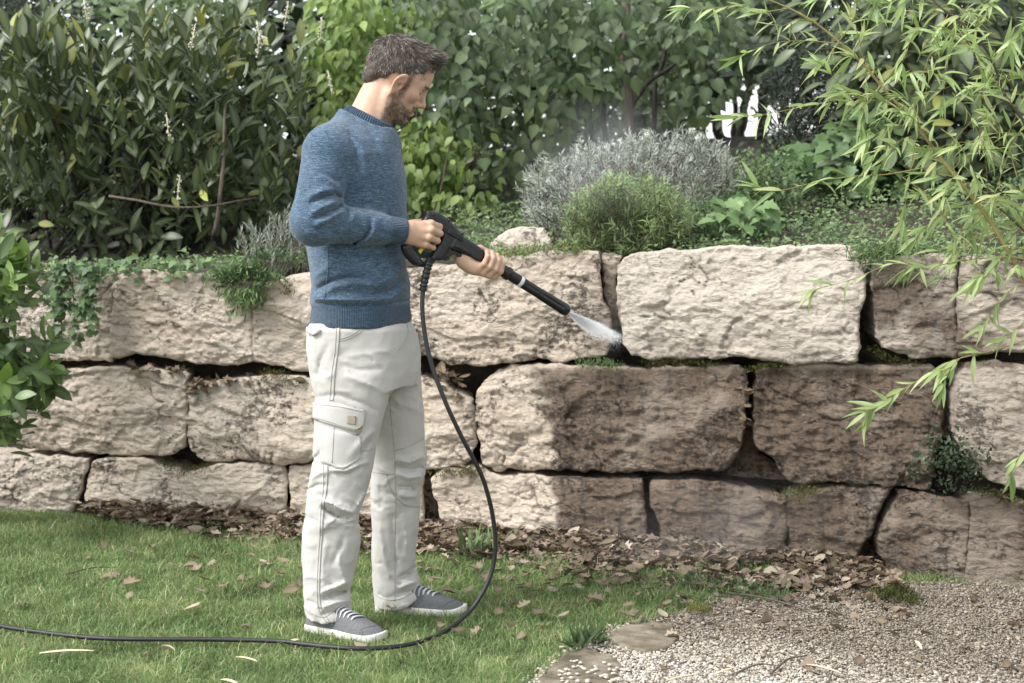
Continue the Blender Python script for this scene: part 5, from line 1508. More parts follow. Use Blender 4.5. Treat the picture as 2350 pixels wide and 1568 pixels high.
# ---------------------------------------------------------------- hair
def f_hair(p):
    q = to_head(p); y = np.abs(q[:, 1])
    n = fbm(np.c_[q[:, 0] * 30, q[:, 1] * 40, q[:, 2] * 22], 3)
    d = s_ell(np.c_[q[:, 0], y, q[:, 2]], (-0.020, 0, 0.052), (0.0995, 0.0810, 0.0885))
    d = smin(d, s_ell(q, (0.042, 0, 0.116), (0.036, 0.052, 0.026)), 0.03)
    d = smin(d, s_ell(np.c_[q[:, 0], y, q[:, 2]], (0.030, 0.0, 0.072), (0.044, 0.0665, 0.048)), 0.015)          # fringe swept forward
    d = smin(d, s_ell(q, (0.052, -0.005, 0.120), (0.018, 0.036, 0.015)), 0.015)
    d = smin(d, s_ell(q, (-0.080, 0, -0.010), (0.030, 0.052, 0.045)), 0.03)        # nape
    # hairline
    zl = np.interp(q[:, 0], [-0.12, -0.089, -0.064, -0.046, -0.031, -0.012, 0.004, 0.0095, 0.035, 0.050, 0.062, 0.070, 0.08], [-0.050, -0.051, -0.044, -0.008, 0.0186, 0.036, 0.034, 0.024, 0.028, 0.042, 0.056, 0.095, 0.099])
    zl = np.where((q[:, 0] > 0.010) & (q[:, 0] < 0.026), 0.004, zl)
    zl = zl + 0.006 * pnoise(np.c_[q[:, 0] * 120, q[:, 1] * 60, q[:, 0] * 0])
    d = d + 0.0055 * np.clip((0.055 - q[:, 2]) / 0.09, 0, 1)
    d = smax(d, (zl - q[:, 2]) * 0.7, 0.004)
    lock = pnoise(np.c_[q[:, 0] * 22 + q[:, 2] * 10, q[:, 1] * 60, q[:, 2] * 45 - q[:, 0] * 40])
    return d - 0.0025 * n - 0.0018 * lock
hlo = from_head((0, 0, 0.05)) - 0.17; hhi = hlo + 0.34
HV, HQ = mesh_sdf(f_hair, hlo, hhi, 0.0032)
def m_hair():
    m = MatB('greying_brown_hair')
    t = m.attr('tint')
    c = m.ramp(t, [(0.0, (0.030, 0.023, 0.018, 1)), (0.5, (0.085, 0.067, 0.052, 1)), (0.75, (0.19, 0.16, 0.13, 1)), (1.0, (0.42, 0.39, 0.35, 1))])
    m.base(c); m.set(Roughness=0.5); m.b.inputs['Specular IOR Level'].default_value = 0.35
    return m.m
M_HAIR = m_hair()
HAIR = child('hair', HV, HQ, M_HAIR, MAN, attrs={'tint': np.full(len(HV), 0.42)}, label='short greying brown hair')

def strands(roots, dirs, length, bend, width, seed, tint):
    """tapered flat locks"""
    r = np.random.default_rng(seed); n = len(roots); S = 4
    L = length * r.uniform(0.6, 1.25, n); B = bend
    t = np.linspace(0, 1, S)
    side = np.cross(dirs, r.normal(size=(n, 3))); side /= np.linalg.norm(side, axis=1)[:, None]
    c = roots[:, None] + dirs[:, None] * (L[:, None] * t[None])[..., None] + B[:, None] * (L[:, None] * t[None] ** 2)[..., None]
    w = width * (1 - t ** 2 * 0.85)
    V = np.stack([c - side[:, None] * w[None, :, None], c + side[:, None] * w[None, :, None]], 2).reshape(n, S * 2, 3)
    k = np.arange(S - 1) * 2
    f = np.stack([k, k + 1, k + 3, k + 2], -1)
    F = (np.arange(n)[:, None, None] * S * 2 + f[None]).reshape(-1, 4)
    return V.reshape(-1, 3), F, np.repeat(tint, S * 2)

# locks: combed back-to-front over the crown, down at the sides and the nape
r = np.random.default_rng(3)
ids = r.choice(len(HV), 15000)
hq2 = to_head(HV[ids])
cenq = np.array((-0.02, 0, 0.05)); e_ = 0.004; base_ = f_hair(HV[ids])
nq = np.stack([f_hair(HV[ids] + HM[:, k] * e_) - base_ for k in range(3)], 1); nq /= np.linalg.norm(nq, axis=1)[:, None] + 1e-9
whorl = np.array((-0.085, -0.01, 0.115))
fl = hq2 - whorl
fl -= nq * (fl * nq).sum(1)[:, None]; fl /= np.linalg.norm(fl, axis=1)[:, None] + 1e-6
down = np.array((0.25, 0, -1.0)) - nq * (nq @ np.array((0.25, 0, -1.0)))[:, None]
down /= np.linalg.norm(down, axis=1)[:, None] + 1e-6
sidew = np.clip((0.10 - hq2[:, 2]) / 0.07, 0, 1)[:, None]
dq = fl * (1 - sidew * 0.75) + down * sidew * 0.75 + nq * 0.42 + r.normal(size=hq2.shape) * 0.22
front = np.clip((hq2[:, 0] - 0.03) / 0.04, 0, 1) * np.clip((hq2[:, 2] - 0.085) / 0.02, 0, 1)
dq += front[:, None] * (0.15, -0.1, 0.55)
dq /= np.linalg.norm(dq, axis=1)[:, None]
Lh = np.where(hq2[:, 2] > 0.085, 0.026, 0.013) + 0.006 * front
Lh = np.where(hq2[:, 2] < 0.03, 0.008, Lh)
bq = -nq * 0.30 + front[:, None] * np.array((0.1, 0, 0.35))
clump = pnoise(np.c_[hq2[:, 0] * 25 + hq2[:, 2] * 12, hq2[:, 1] * 70, hq2[:, 2] * 50 - hq2[:, 0] * 45])
tint = np.clip(r.normal(0.60, 0.18, len(ids)) + 0.3 * clump + 0.32 * sidew[:, 0] * (r.random(len(ids)) < 0.30), 0, 1)
V1, F1, t1 = strands(from_head(hq2 - nq * 0.001), dq @ HM.T, Lh, bq @ HM.T, 0.0007, 5, tint)
child('hair_locks', V1, F1, M_HAIR, HAIR, attrs={'tint': t1}, kind='stuff')
# beard bristles
bm = np.where((beard > 0.45) & in_head)[0]
bi = r.choice(bm, 2600)
bqq = to_head(BV[bi]); bn = bqq - (0.01, 0, -0.04); bn /= np.linalg.norm(bn, axis=1)[:, None]
bd_ = bn * 0.7 + np.array((0.15, 0, -0.6)) + r.normal(size=bqq.shape) * 0.3; bd_ /= np.linalg.norm(bd_, axis=1)[:, None]
chinw = np.clip((bqq[:, 0] - 0.03) / 0.03, 0, 1) * np.clip((-0.055 - bqq[:, 2]) / 0.02, 0, 1)
V2, F2, t2 = strands(BV[bi] - (bn @ HM.T) * 0.001, bd_ @ HM.T, 0.006 + 0.006 * chinw, (bn * 0.0) @ HM.T, 0.00055, 6, np.clip(r.normal(0.4, 0.25, len(bi)) + chinw * 0.2, 0, 1))
child('beard', V2, F2, M_HAIR, MAN, attrs={'tint': t2}, kind='stuff', label='short dark beard going grey at the chin')
ei = r.choice(np.where(browc > 0.5)[0], 260)
en = to_head(BV[ei])
V3, F3, t3 = strands(BV[ei], (np.array((0.3, -0.75, 0.25)) * np.c_[np.ones(len(ei)), np.sign(-en[:, 1]) * -1, np.ones(len(ei))] + r.normal(size=en.shape) * 0.2) @ HM.T, np.full(len(ei), 0.007), np.zeros((len(ei), 3)), 0.0006, 8, r.uniform(0, 0.4, len(ei)))
child('eyebrow', V3, F3, M_HAIR, MAN, attrs={'tint': t3}, kind='stuff')

# ---------------------------------------------------------------- trouser details laid on the cloth
bvhT = BVHTree.FromPolygons([tuple(x) for x in TV], [tuple(int(i) for i in q) for q in TQ])
def hit(bvh, u, v, off=0.0, default_y=5.0):
    o = Vector((0, 0, CAMH)); d = (Vector(P(u, v, 5.0)) - o).normalized()
    h, n, i, dist = bvh.ray_cast(o, d)
    if h is None: return None
    return np.array(h) + np.array(n) * off

def patch(name, poly, bvh, parent, mat, off=0.003, thick=0.005, step=4.0, **kw):
    """a cloth panel of given outline sewn on: follows the surface, has its own thickness"""
    poly = np.asarray(poly, float)
    lo, hi = poly.min(0), poly.max(0)
    # sample rows between left and right outline
    nv = max(3, int((hi[1] - lo[1]) / step)); rows = []
    for v in np.linspace(lo[1] + 0.3, hi[1] - 0.3, nv):
        xs_ = []
        for i in range(len(poly)):
            a, b = poly[i - 1], poly[i]
            if (a[1] - v) * (b[1] - v) < 0: xs_.append(a[0] + (v - a[1]) / (b[1] - a[1]) * (b[0] - a[0]))
        rows.append((min(xs_), max(xs_), v))
    nu = max(3, int((hi[0] - lo[0]) / step))
    top, bot = [], []
    for a, b, v in rows:
        for s in np.linspace(0, 1, nu):
            p = hit(bvh, a + (b - a) * s, v)
            if p is None: p = top[-1] if top else P(a, v, 5.0)
            top.append(p)
    top = np.array(top).reshape(nv, nu, 3)
    for _ in range(2):
        top[1:-1, 1:-1] = (top[1:-1, 1:-1] * 2 + top[:-2, 1:-1] + top[2:, 1:-1] + top[1:-1, :-2] + top[1:-1, 2:]) / 6
    du = np.gradient(top, axis=1); dv = np.gradient(top, axis=0)
    nrm = np.cross(du, dv); nrm /= np.linalg.norm(nrm, axis=2)[..., None] + 1e-9
    if nrm[..., 1].mean() > 0: nrm = -nrm
    F_, B_ = top + nrm * (off + thick), top - nrm * 0.004
    V = np.vstack([F_.reshape(-1, 3), B_.reshape(-1, 3)])
    idx = np.arange(nv * nu).reshape(nv, nu)
    q = np.stack([idx[:-1, :-1], idx[1:, :-1], idx[1:, 1:], idx[:-1, 1:]], -1).reshape(-1, 4)
    ring = np.r_[idx[0, :], idx[1:, -1], idx[-1, -2::-1], idx[-2:0:-1, 0]]
    s = np.stack([ring, np.roll(ring, -1), np.roll(ring, -1) + nv * nu, ring + nv * nu], -1)
    return child(name, V, [np.vstack([q, s])], mat, parent, **kw)

def seam(name, pts, bvh, parent, mat, rad=0.0012, off=0.0006, n=None, **kw):
    pts = np.asarray(pts, float)
    L = np.linalg.norm(np.diff(pts, axis=0), axis=1).sum()
    c = bez(pts, n or max(4, int(L / 5)))
    pos = [hit(bvh, a, b, off) for a, b in c]
    pos = np.array([x for x in pos if x is not None])
    if len(pos) < 3: return None
    V, F = tube(pos, rad, 5)
    return child(name, V, F, mat, parent, **kw)

pk = patch('cargo_pocket', [(734, 985), (790, 990), (829, 1000), (829, 1052), (785, 1078), (737, 1062)], bvhT, TROUSERS, M_TROUSER, 0.001, 0.004)
fl_ = patch('pocket_flap', [(723, 923), (780, 928), (838, 940), (834, 978), (813, 989), (752, 972), (722, 962)], bvhT, TROUSERS, M_TROUSER, 0.003, 0.005)
M_BADGE = mat_plain('woven_badge', (0.34, 0.30, 0.22, 1), 0.9, noise=0.2, nscale=400)
bvhP = None
def bvh_of(*objs):
    V, F, o = [], [], 0
    for ob in objs:
        me = ob.data; v = np.empty(len(me.vertices) * 3, np.float32); me.vertices.foreach_get('co', v)
        v = v.reshape(-1, 3) + ORIG[ob.name]; V += [tuple(x) for x in v]
        F += [tuple(i + o for i in p.vertices) for p in me.polygons]; o += len(v)
    return BVHTree.FromPolygons(V, F)
bvhP = bvh_of(pk, fl_, TROUSERS)
patch('badge', [(796, 952), (818, 955), (816, 976), (795, 972)], bvhP, fl_, M_BADGE, 0.0008, 0.0015, step=3)
for pts in ([(724, 928), (780, 934), (834, 945)], [(722, 957), (753, 967), (812, 984), (831, 974), (835, 946)]):
    seam('stitching', pts, bvhP, fl_, M_SEAM, 0.0010)
for pts in ([(767, 980), (765, 1010), (762, 1062)], [(825, 1003), (825, 1049), (785, 1073), (740, 1058)]):
    seam('stitching', pts, bvhP, pk, M_SEAM, 0.0010)
patch('tab', [(814, 985), (832, 982), (828, 992), (818, 998)], bvhP, fl_, M_BADGE, 0.001, 0.002, step=3)
ss1 = patch('seam_strip', [(771, 752), (780, 752), (777, 800), (769, 860), (766, 920), (756, 920), (760, 860), (768, 800)], bvhT, TROUSERS, M_TROUSER, 0.0004, 0.0012, 3)
ss2 = patch('seam_strip', [(741, 1068), (753, 1070), (751, 1120), (743, 1170), (740, 1230), (736, 1290), (734, 1360), (738, 1396), (728, 1396), (725, 1360), (727, 1290), (731, 1230), (733, 1170), (740, 1120)], bvhT, TROUSERS, M_TROUSER, 0.0004, 0.0012, 3)
bvhQ = bvh_of(ss1, ss2, TROUSERS)
for pts in ([(779, 752), (776, 800), (768, 860), (765, 920)], [(772, 752), (769, 800), (761, 860), (757, 920)],
            [(742, 1066), (742, 1120), (736, 1170), (734, 1230), (730, 1290), (728, 1360), (732, 1400), (750, 1430)],
            [(752, 1070), (750, 1120), (742, 1170), (739, 1230), (735, 1290), (733, 1360), (738, 1398), (757, 1428)],
            [(778, 784), (810, 773), (850, 745)], [(780, 779), (808, 768), (840, 748)], [(934, 745), (936, 765), (925, 790), (912, 806)],
            [(702, 1398), (720, 1410), (745, 1416), (775, 1398), (812, 1384)], [(894, 900), (898, 960), (905, 1040), (908, 1140), (907, 1200), (906, 1300), (906, 1380)],
            [(908, 1034), (940, 1024), (972, 1006)], [(856, 1084), (880, 1087), (907, 1088)], [(906, 1140), (930, 1158), (962, 1162)], [(907, 1143), (930, 1161), (962, 1165)],
            [(858, 1362), (880, 1375), (920, 1374), (975, 1345)], [(830, 1036), (845, 1034), (859, 1030)], [(888, 1090), (892, 1110), (905, 1140)]):
    seam('seam', pts, bvhQ, TROUSERS, M_SEAM, 0.0011)
patch('back_pocket_flap', [(709, 752), (742, 754), (736, 764), (722, 771), (709, 767)], bvhT, TROUSERS, M_TROUSER, 0.004, 0.006)
# raglan-like shoulder seam and side seam of the sweater
bvhS = BVHTree.FromPolygons([tuple(x) for x in SV], [tuple(int(i) for i in q) for q in SQ])
seam('side_seam', [(752, 570), (754, 600), (750, 650), (744, 690)], bvhS, SWEATER, M_KNIT, 0.0022, 0.0)

# ---------------------------------------------------------------- shoes
def shoe(heel, toe, mirror, lab):
    heel, toe = np.asarray(heel), np.asarray(toe)
    L = np.linalg.norm((toe - heel)[:2]); fx = (toe - heel) / L; fx[2] = 0; sy = np.array((-fx[1], fx[0], 0)); up = np.array((0, 0, 1.0))
    M = np.stack([fx, sy, up], 1)
    to = lambda p: (p - heel) @ M
    S = L / 0.30
    outline = np.array([(0.0, 0.0), (0.004, -0.022), (0.02, -0.034), (0.07, -0.036), (0.12, -0.036), (0.18, -0.046), (0.23, -0.050), (0.27, -0.042), (0.292, -0.022), (0.30, 0.0), (0.296, 0.02),
                        (0.28, 0.036), (0.24, 0.046), (0.20, 0.044), (0.15, 0.034), (0.10, 0.030), (0.05, 0.034), (0.02, 0.032), (0.004, 0.02)]) * S
    outline[:, 1] *= mirror
    oc = bez(np.vstack([outline, outline[:1]]), 60)[:-1]
    def f_sole(p):
        q = to(p); d2 = s_poly2(q[:, :2], oc) + 0.001
        spring = 0.012 * np.clip((q[:, 0] / S - 0.24) / 0.06, 0, 1) ** 2
        dz = np.abs(q[:, 2] - 0.014 - spring) - 0.012
        return smax(d2, dz, 0.004)
    def f_up(p):
        q = to(p); x = q[:, 0] / S
        d2 = s_poly2(q[:, :2], oc)
        top = np.interp(x, [-0.01, 0.0, 0.05, 0.09, 0.13, 0.17, 0.21, 0.25, 0.285, 0.30], [0.085, 0.092, 0.096, 0.098, 0.094, 0.080, 0.064, 0.052, 0.042, 0.030])
        lean = np.clip((q[:, 2] - 0.02) / 0.09, 0, 1)
        d = smax(d2 + 0.004 + lean * 0.016 * S, q[:, 2] - top, 0.030)
        d = np.maximum(d, 0.018 - q[:, 2])
        return d - 0.0008 * fbm(q * 30, 2)
    lo = np.minimum(heel, toe) - 0.07; hi = np.maximum(heel, toe) + 0.07; lo[2] = -0.01; hi[2] = 0.13
    sh = child('shoe', *mesh_sdf(f_up, lo, hi, 0.0035), M_SHOE, MAN, label=lab)
    child('sole', *mesh_sdf(f_sole, lo, hi, 0.0035), M_SOLE, sh)
    me = sh.data; v = np.empty(len(me.vertices) * 3, np.float32); me.vertices.foreach_get('co', v); v = v.reshape(-1, 3) + ORIG[sh.name]
    bv = BVHTree.FromPolygons([tuple(x) for x in v], [tuple(p.vertices) for p in me.polygons])
    def drop(x, y):
        o = heel + M @ np.array((x * S, y * S * mirror, 0.3))
        h, n, i, d = bv.ray_cast(Vector(o), Vector((0, 0, -1)))
        return None if h is None else (np.array(h), np.array(n))
    # laces: bars crossing the tongue, each a flat ribbon
    for k in range(7):
        x = 0.110 + 0.0150 * k
        row = []
        for t in np.linspace(-1, 1, 7):
            g = drop(x + 0.008 * t, 0.026 * t - 0.002)
            if g: row.append(g[0] + g[1] * (0.004 if abs(t) < 0.9 else 0.0005))
        row = np.array(row); d = np.gradient(row, axis=0); w = np.cross(d, (0, 0, 1.0)); w /= np.linalg.norm(w, axis=1)[:, None] + 1e-9
        a, b = row - w * 0.0042, row + w * 0.0042
        n = len(row); V = np.vstack([a, b, a - (0, 0, .002), b - (0, 0, .002)]); j = np.arange(n - 1)
        F = np.vstack([np.stack([j, j + 1, n + j + 1, n + j], -1), np.stack([2 * n + j, 2 * n + j + 1, j + 1, j], -1), np.stack([n + j, n + j + 1, 3 * n + j + 1, 3 * n + j], -1)])
        child('lace', V, F, M_LACE, sh)
    # toe cap seam
    row = []
    for t in np.linspace(-1, 1, 13):
        g = drop(0.262 - 0.035 * t * t, 0.047 * t)
        if g: row.append(g[0])
    if len(row) > 3:
        V, F = tube(np.array(row), 0.0011, 5); child('toe_seam', V, F, M_SHOESEAM, sh)
    return sh
def m_canvas():
    m = MatB('grey_canvas')
    f = m.noise(m.pos(), 320, 3, 0.8); g = m.noise(m.pos(), 12, 3)
    c = m.ramp(f, [(0.35, (0.095, 0.097, 0.102, 1)), (0.65, (0.19, 0.193, 0.20, 1))])
    c = m.mix(0.3, c, m.ramp(g, [(0.3, (0.8, 0.8, 0.8)), (0.7, (1.25, 1.25, 1.25))]), 'MULTIPLY')
    m.base(c); m.set(Roughness=0.92, Normal=m.bump(f, 0.3, 0.001)); m.b.inputs['Specular IOR Level'].default_value = 0.2
    return m.m
M_SHOE = m_canvas()
M_SOLE = mat_plain('white_rubber', (0.66, 0.64, 0.60, 1), 0.6, noise=0.12, nscale=30)
M_LACE = mat_plain('grey_lace', (0.46, 0.46, 0.46, 1), 0.9, noise=0.2, nscale=300)
M_SHOESEAM = mat_plain('shoe_seam', (0.06, 0.063, 0.07, 1), 0.9)
shoe(G(706, 1447), G(884, 1478), 1, 'grey canvas shoe on the foot nearer the camera')
shoe(G(861, 1404), G(1072, 1413), 1, 'grey canvas shoe on the foot nearer the wall')
# ================================================================== spray gun, lance and hose
gd = np.array((math.cos(GPSI), math.sin(GPSI), 0)); gn = np.array((-math.sin(GPSI), math.cos(GPSI), 0)); GO = GP(1000, 540)
def g2(u, v):
    p = GP(u, v) - GO
    return (p @ gd, p[2])
def g_local(p):
    q = p - GO
    return np.stack([q @ gd, q[:, 2]], 1), q @ gn
c3 = lambda x, y: g2(871 + x / 4.128, 455.5 + y / 4.128)
def m_plastic(name, c=(0.012, 0.012, 0.013, 1), r=0.42):
    m = MatB(name)
    f = m.noise(m.pos(), 900, 2); m.base(c); m.set(Roughness=r, Normal=m.bump(f, 0.12, 0.0006))
    return m.m
M_BLACK = m_plastic('black_plastic')
M_BLACK2 = m_plastic('black_plastic_gloss', (0.010, 0.010, 0.011, 1), 0.3)
M_RUBBER = m_plastic('black_rubber', (0.014, 0.014, 0.015, 1), 0.5)
M_YELLOW = mat_plain('yellow_plastic', (0.75, 0.55, 0.02, 1), 0.4)
M_WHITEP = mat_plain('white_print', (0.7, 0.7, 0.7, 1), 0.5)
GUN = empty('pressure_washer_gun', tuple(GO), 'black pressure washer gun with short lance held in both hands, spraying the wall', 'spray gun')
out = [c3(*q) for q in [(435, 120), (500, 122), (560, 140), (620, 180), (680, 235), (730, 290), (770, 342), (800, 372), (860, 408), (940, 462), (985, 502), (993, 535), (985, 592), (962, 612), (930, 610),
                        (870, 577), (800, 540), (750, 512), (690, 488), (650, 484), (612, 545), (582, 584), (556, 592), (520, 590), (490, 628), (440, 652), (370, 650), (318, 628), (250, 562), (212, 490),
                        (206, 446), (232, 436), (290, 400), (350, 320), (395, 215), (425, 170)]]
hole = [c3(*q) for q in [(500, 232), (560, 275), (588, 330), (578, 392), (520, 480), (462, 570), (428, 602), (404, 600), (352, 522), (318, 478), (345, 430), (400, 370), (445, 280)]]
def f_gun(p):
    q, y = g_local(p)
    d2 = smax(s_poly2(q, out) + 0.0, -s_poly2(q, hole), 0.006)
    # round barrel shroud: thicker along its axis
    a, b = np.array(c3(690, 400)), np.array(c3(975, 560)); e = b - a
    t = np.clip(((q - a) @ e) / (e @ e), 0, 1)
    half = np.where(((q - a) @ e) > 0, 0.019, 0.0165)
    edge = np.clip(-d2, 0, 0.012)
    dz = np.abs(y) - half
    return smax(d2, dz, 0.011)
lo = GO + np.array((-0.14, -0.14, -0.16)); hi = GO + np.array((0.20, 0.16, 0.16))
GB = child('handle_body', *mesh_sdf(f_gun, lo, hi, 0.0026), M_BLACK, GUN, label='black moulded gun body with looped handle')

def onplane(x2, y):  # gun-plane coordinates -> world; y towards the wall
    return GO + gd * x2[0] + np.array((0, 0, x2[1])) + gn * y
def slab(name, pts, y0, y1, mat, parent, r=0.002, **kw):
    poly = [c3(*q) for q in pts]
    def f(p):
        q, y = g_local(p)
        return smax(s_poly2(q, poly), np.abs(y - (y0 + y1) / 2) - (y1 - y0) / 2, r)
    pp = np.array([onplane(q, y) for q in poly for y in (y0, y1)])
    return child(name, *mesh_sdf(f, pp.min(0) - 0.008, pp.max(0) + 0.008, 0.0016, c=4), mat, parent, **kw)
slab('name_plate', [(636, 276), (775, 385), (752, 412), (620, 330)], -0.0205, -0.012, M_BLACK2, GB)
slab('shroud_recess', [(715, 430), (790, 470), (870, 520), (905, 560), (860, 556), (790, 512), (700, 462)], -0.0215, -0.012, M_BLACK2, GB)
slab('shroud_grip', [(820, 488), (885, 505), (952, 548), (945, 580), (915, 588), (850, 552)], -0.0225, -0.012, M_BLACK, GB)
slab('latch', [(600, 470), (640, 478), (632, 500), (606, 498)], -0.013, 0.010, M_YELLOW, GUN)
slab('lower_bracket', [(640, 500), (700, 490), (800, 545), (870, 580), (800, 580), (700, 530), (610, 570), (590, 560)], -0.008, 0.012, M_BLACK, GUN)
slab('trigger', [(500, 272), (530, 292), (532, 318), (512, 330), (480, 420), (420, 480), (382, 530), (362, 500), (400, 440), (470, 340)], -0.006, 0.006, M_YELLOW, GUN)
def screw(u, v, yy=-0.019):
    c = onplane(c3(u, v), yy)
    V, F = tube(np.array([c + gn * 0.006, c - gn * 0.0012, c - gn * 0.0014]), [0.0042, 0.0042, 0.0024], 10)
    child('screw_boss', V, F, M_BLACK2, GB)
    V, F = tube(np.array([c + gn * 0.002, c - gn * 0.0020]), 0.0021, 6)
    child('screw', V, F, M_SCREW, GB)
M_SCREW = mat_plain('dark_steel', (0.06, 0.06, 0.06, 1), 0.35, 0.8)
for u, v in ((490, 152), (642, 208), (766, 335), (950, 490), (938, 560), (440, 622), (740, 455)): screw(u, v, -0.0165 if u < 800 else -0.0185)

# embossed lettering
def text_on(txt, a, b, yy, size, mat, parent, name):
    cu = bpy.data.curves.new(name, 'FONT'); cu.body = txt; cu.size = size; cu.extrude = 0.0006; cu.align_x = 'CENTER'; cu.align_y = 'CENTER'
    t = bpy.data.objects.new('tmp_text', cu); col.objects.link(t)
    dg = bpy.context.evaluated_depsgraph_get()
    me = bpy.data.meshes.new_from_object(t.evaluated_get(dg)); bpy.data.objects.remove(t); bpy.data.curves.remove(cu)
    pa, pb = onplane(c3(*a), yy), onplane(c3(*b), yy)
    x = (pb - pa) / np.linalg.norm(pb - pa); n = -gn; y = np.cross(n, x)
    co = np.empty(len(me.vertices) * 3, np.float32); me.vertices.foreach_get('co', co); co = co.reshape(-1, 3)
    sx = np.linalg.norm(pb - pa) / (co[:, 0].max() - co[:, 0].min())
    w = (pa + pb) / 2 + np.outer(co[:, 0] * sx, x) + np.outer(co[:, 1], y) + np.outer(co[:, 2], n) - ORIG[parent.name]
    me.vertices.foreach_set('co', w.astype(np.float32).ravel()); me.update()
    o = link(name, me, mat, parent); ORIG[o.name] = ORIG[parent.name]
    return o
M_EMBOSS = mat_plain('embossed_letters', (0.003, 0.003, 0.003, 1), 0.55)
text_on('KÄRCHER', (662, 318), (758, 382), -0.0206, 0.0075, M_EMBOSS, GB, 'lettering')
slab('lettering_bar', [(660, 338), (756, 400), (752, 408), (656, 346)], -0.0212, -0.018, M_EMBOSS, GB, 0.0004)

# lance: a turned body along its own axis
LA, LB = GP(1108, 592), GP(1302, 714, -0.0)
ax_ = (LB - LA); LL = np.linalg.norm(ax_); ax_ /= LL
def lance_pt(u, v):   # distance along the lance axis of a pixel
    return (GP(u, v) - LA) @ ax_
def lathe(name, rows, mat, parent, seg=28, flute=None, **kw):
    path = np.array([LA + ax_ * s for s, r in rows]); rad = np.array([r for s, r in rows])
    V, F = tube(path, rad, seg)
    if flute:
        ctr = np.repeat(path, seg, 0); a = np.tile(np.arange(seg) * 2 * math.pi / seg, len(rows))
        k = (np.cos(a * flute) > 0.55)
        rr = np.repeat(np.array(kw.pop('fl', np.ones(len(rows)))), seg)
        V[:-2] = ctr + (V[:-2] - ctr) * (1 - 0.14 * k * rr)[:, None]
    return child(name, V, F, mat, parent, **kw)
s0, s1, s2, s3, s4, s5 = [lance_pt(*q) for q in ((1139, 613), (1168, 631), (1172, 634), (1190, 645), (1197, 650), (1302, 716))]
lathe('inner_tube', [(-0.03, 0.013), (s0 + 0.02, 0.013)], M_BLACK, GUN)
lathe('coupling', [(s0, 0.015), (s0 + 0.002, 0.0175), (s0 + 0.012, 0.0185), (s1 - 0.014, 0.0185), (s1 - 0.010, 0.0205), (s1, 0.0205), (s1 + 0.002, 0.0165)], M_BLACK, GUN)
lathe('ribbed_neck', [(s1 + (s3 - s1) * k / 16, 0.0150 if k % 2 else 0.0168) for k in range(17)], M_BLACK, GUN)
lathe('white_ring', [(s3 - 0.001, 0.0160), (s3, 0.0166), (s4 - 0.001, 0.0166), (s4, 0.0160)], M_WHITEP, GUN)
fl_ = [0] * 2 + [1] * 6 + [0, 0] + [0] + [1] * 6 + [0] * 4
rows = [(s4, 0.0155), (s4 + 0.004, 0.0160)] + [(s4 + 0.012 + 0.010 * k, 0.0160) for k in range(6)] + [(s4 + 0.066, 0.0160), (s4 + 0.067, 0.0145)]
lathe('lance_tube', rows, M_BLACK, GUN, 48, 6, fl=[0, 0] + [1] * 6 + [0, 0])
rb = s4 + 0.0675
rows = [(rb, 0.0150), (rb + 0.001, 0.0165)] + [(rb + 0.006 + (s5 - rb - 0.03) * k / 6, 0.0168 + 0.0012 * k / 6) for k in range(7)] + [(s5 - 0.018, 0.0192), (s5 - 0.016, 0.0182), (s5 - 0.012, 0.0192), (s5 - 0.003, 0.0172), (s5, 0.0145), (s5 + 0.0005, 0.006)]
lathe('nozzle', rows, M_BLACK2, GUN, 48, 6, fl=[0, 0] + [1] * 7 + [0] * 6)
NOZ = LA + ax_ * s5

# hose: hangs from the handle, sweeps down and runs across the lawn
hang = [(986, 598, 5.07), (978, 625, 5.065), (972, 662, 5.06), (969, 700, 5.05), (974, 760, 5.04), (990, 835, 5.03), (1022, 922, 5.02), (1058, 1000, 5.03), (1090, 1060, 5.05), (1112, 1110, 5.07),
        (1130, 1180, 5.09), (1137, 1250, 5.10), (1129, 1310, 5.10), (1105, 1365, 5.08), (1072, 1409, 5.05)]
ground = [(1022, 1448), (960, 1474), (890, 1486), (800, 1488), (700, 1479), (640, 1472), (500, 1468), (300, 1467), (200, 1463), (100, 1452), (0, 1437), (-120, 1412)]
pts = [P(*q) for q in hang] + [G(u, v, 0.030) for u, v in ground]
hp_ = bez(pts, 260)
V, F = tube(hp_[18:], 0.0066, 12)
HOSE = thing('hose', V, F, M_RUBBER, 'black high-pressure hose hanging from the gun and lying across the lawn', 'hose')
sr = bez([P(*q) for q in ((989, 592, 5.072), (986, 600, 5.07), (978, 628, 5.065), (972, 660, 5.06), (971, 668, 5.06))], 60)
rad = 0.0118 + 0.0022 * (np.sin(np.linspace(0, 1, 60) * 2 * math.pi * 13) > 0) - 0.0035 * np.linspace(0, 1, 60) * 0.8
rad[-7:] = 0.0115
V, F = tube(sr, rad, 14)
child('bend_protection', V, F, M_BLACK, HOSE)
# ================================================================== lawn, gravel and what lies on them
GRAV = [(1215, 1600), (1240, 1560), (1290, 1520), (1350, 1480), (1400, 1452), (1470, 1436), (1540, 1420), (1600, 1402), (1660, 1378), (1760, 1385), (1850, 1370), (1920, 1345), (2050, 1345), (2420, 1350), (2600, 1400), (2600, 1700), (1190, 1700)]
GRAVXY = np.array([G(u, v)[:2] for u, v in GRAV])
def in_gravel(x, y): return s_poly2(np.c_[x, y], GRAVXY)
gv = np.c_[GRAVXY, np.full(len(GRAVXY), 0.004)]
gm = bpy.data.meshes.new('gravel_ground'); gm.from_pydata([tuple(q) for q in gv], [], [tuple(range(len(gv)))]); gm.update()
link('gravel_ground', gm, M_GRAVELBED, kind='structure')

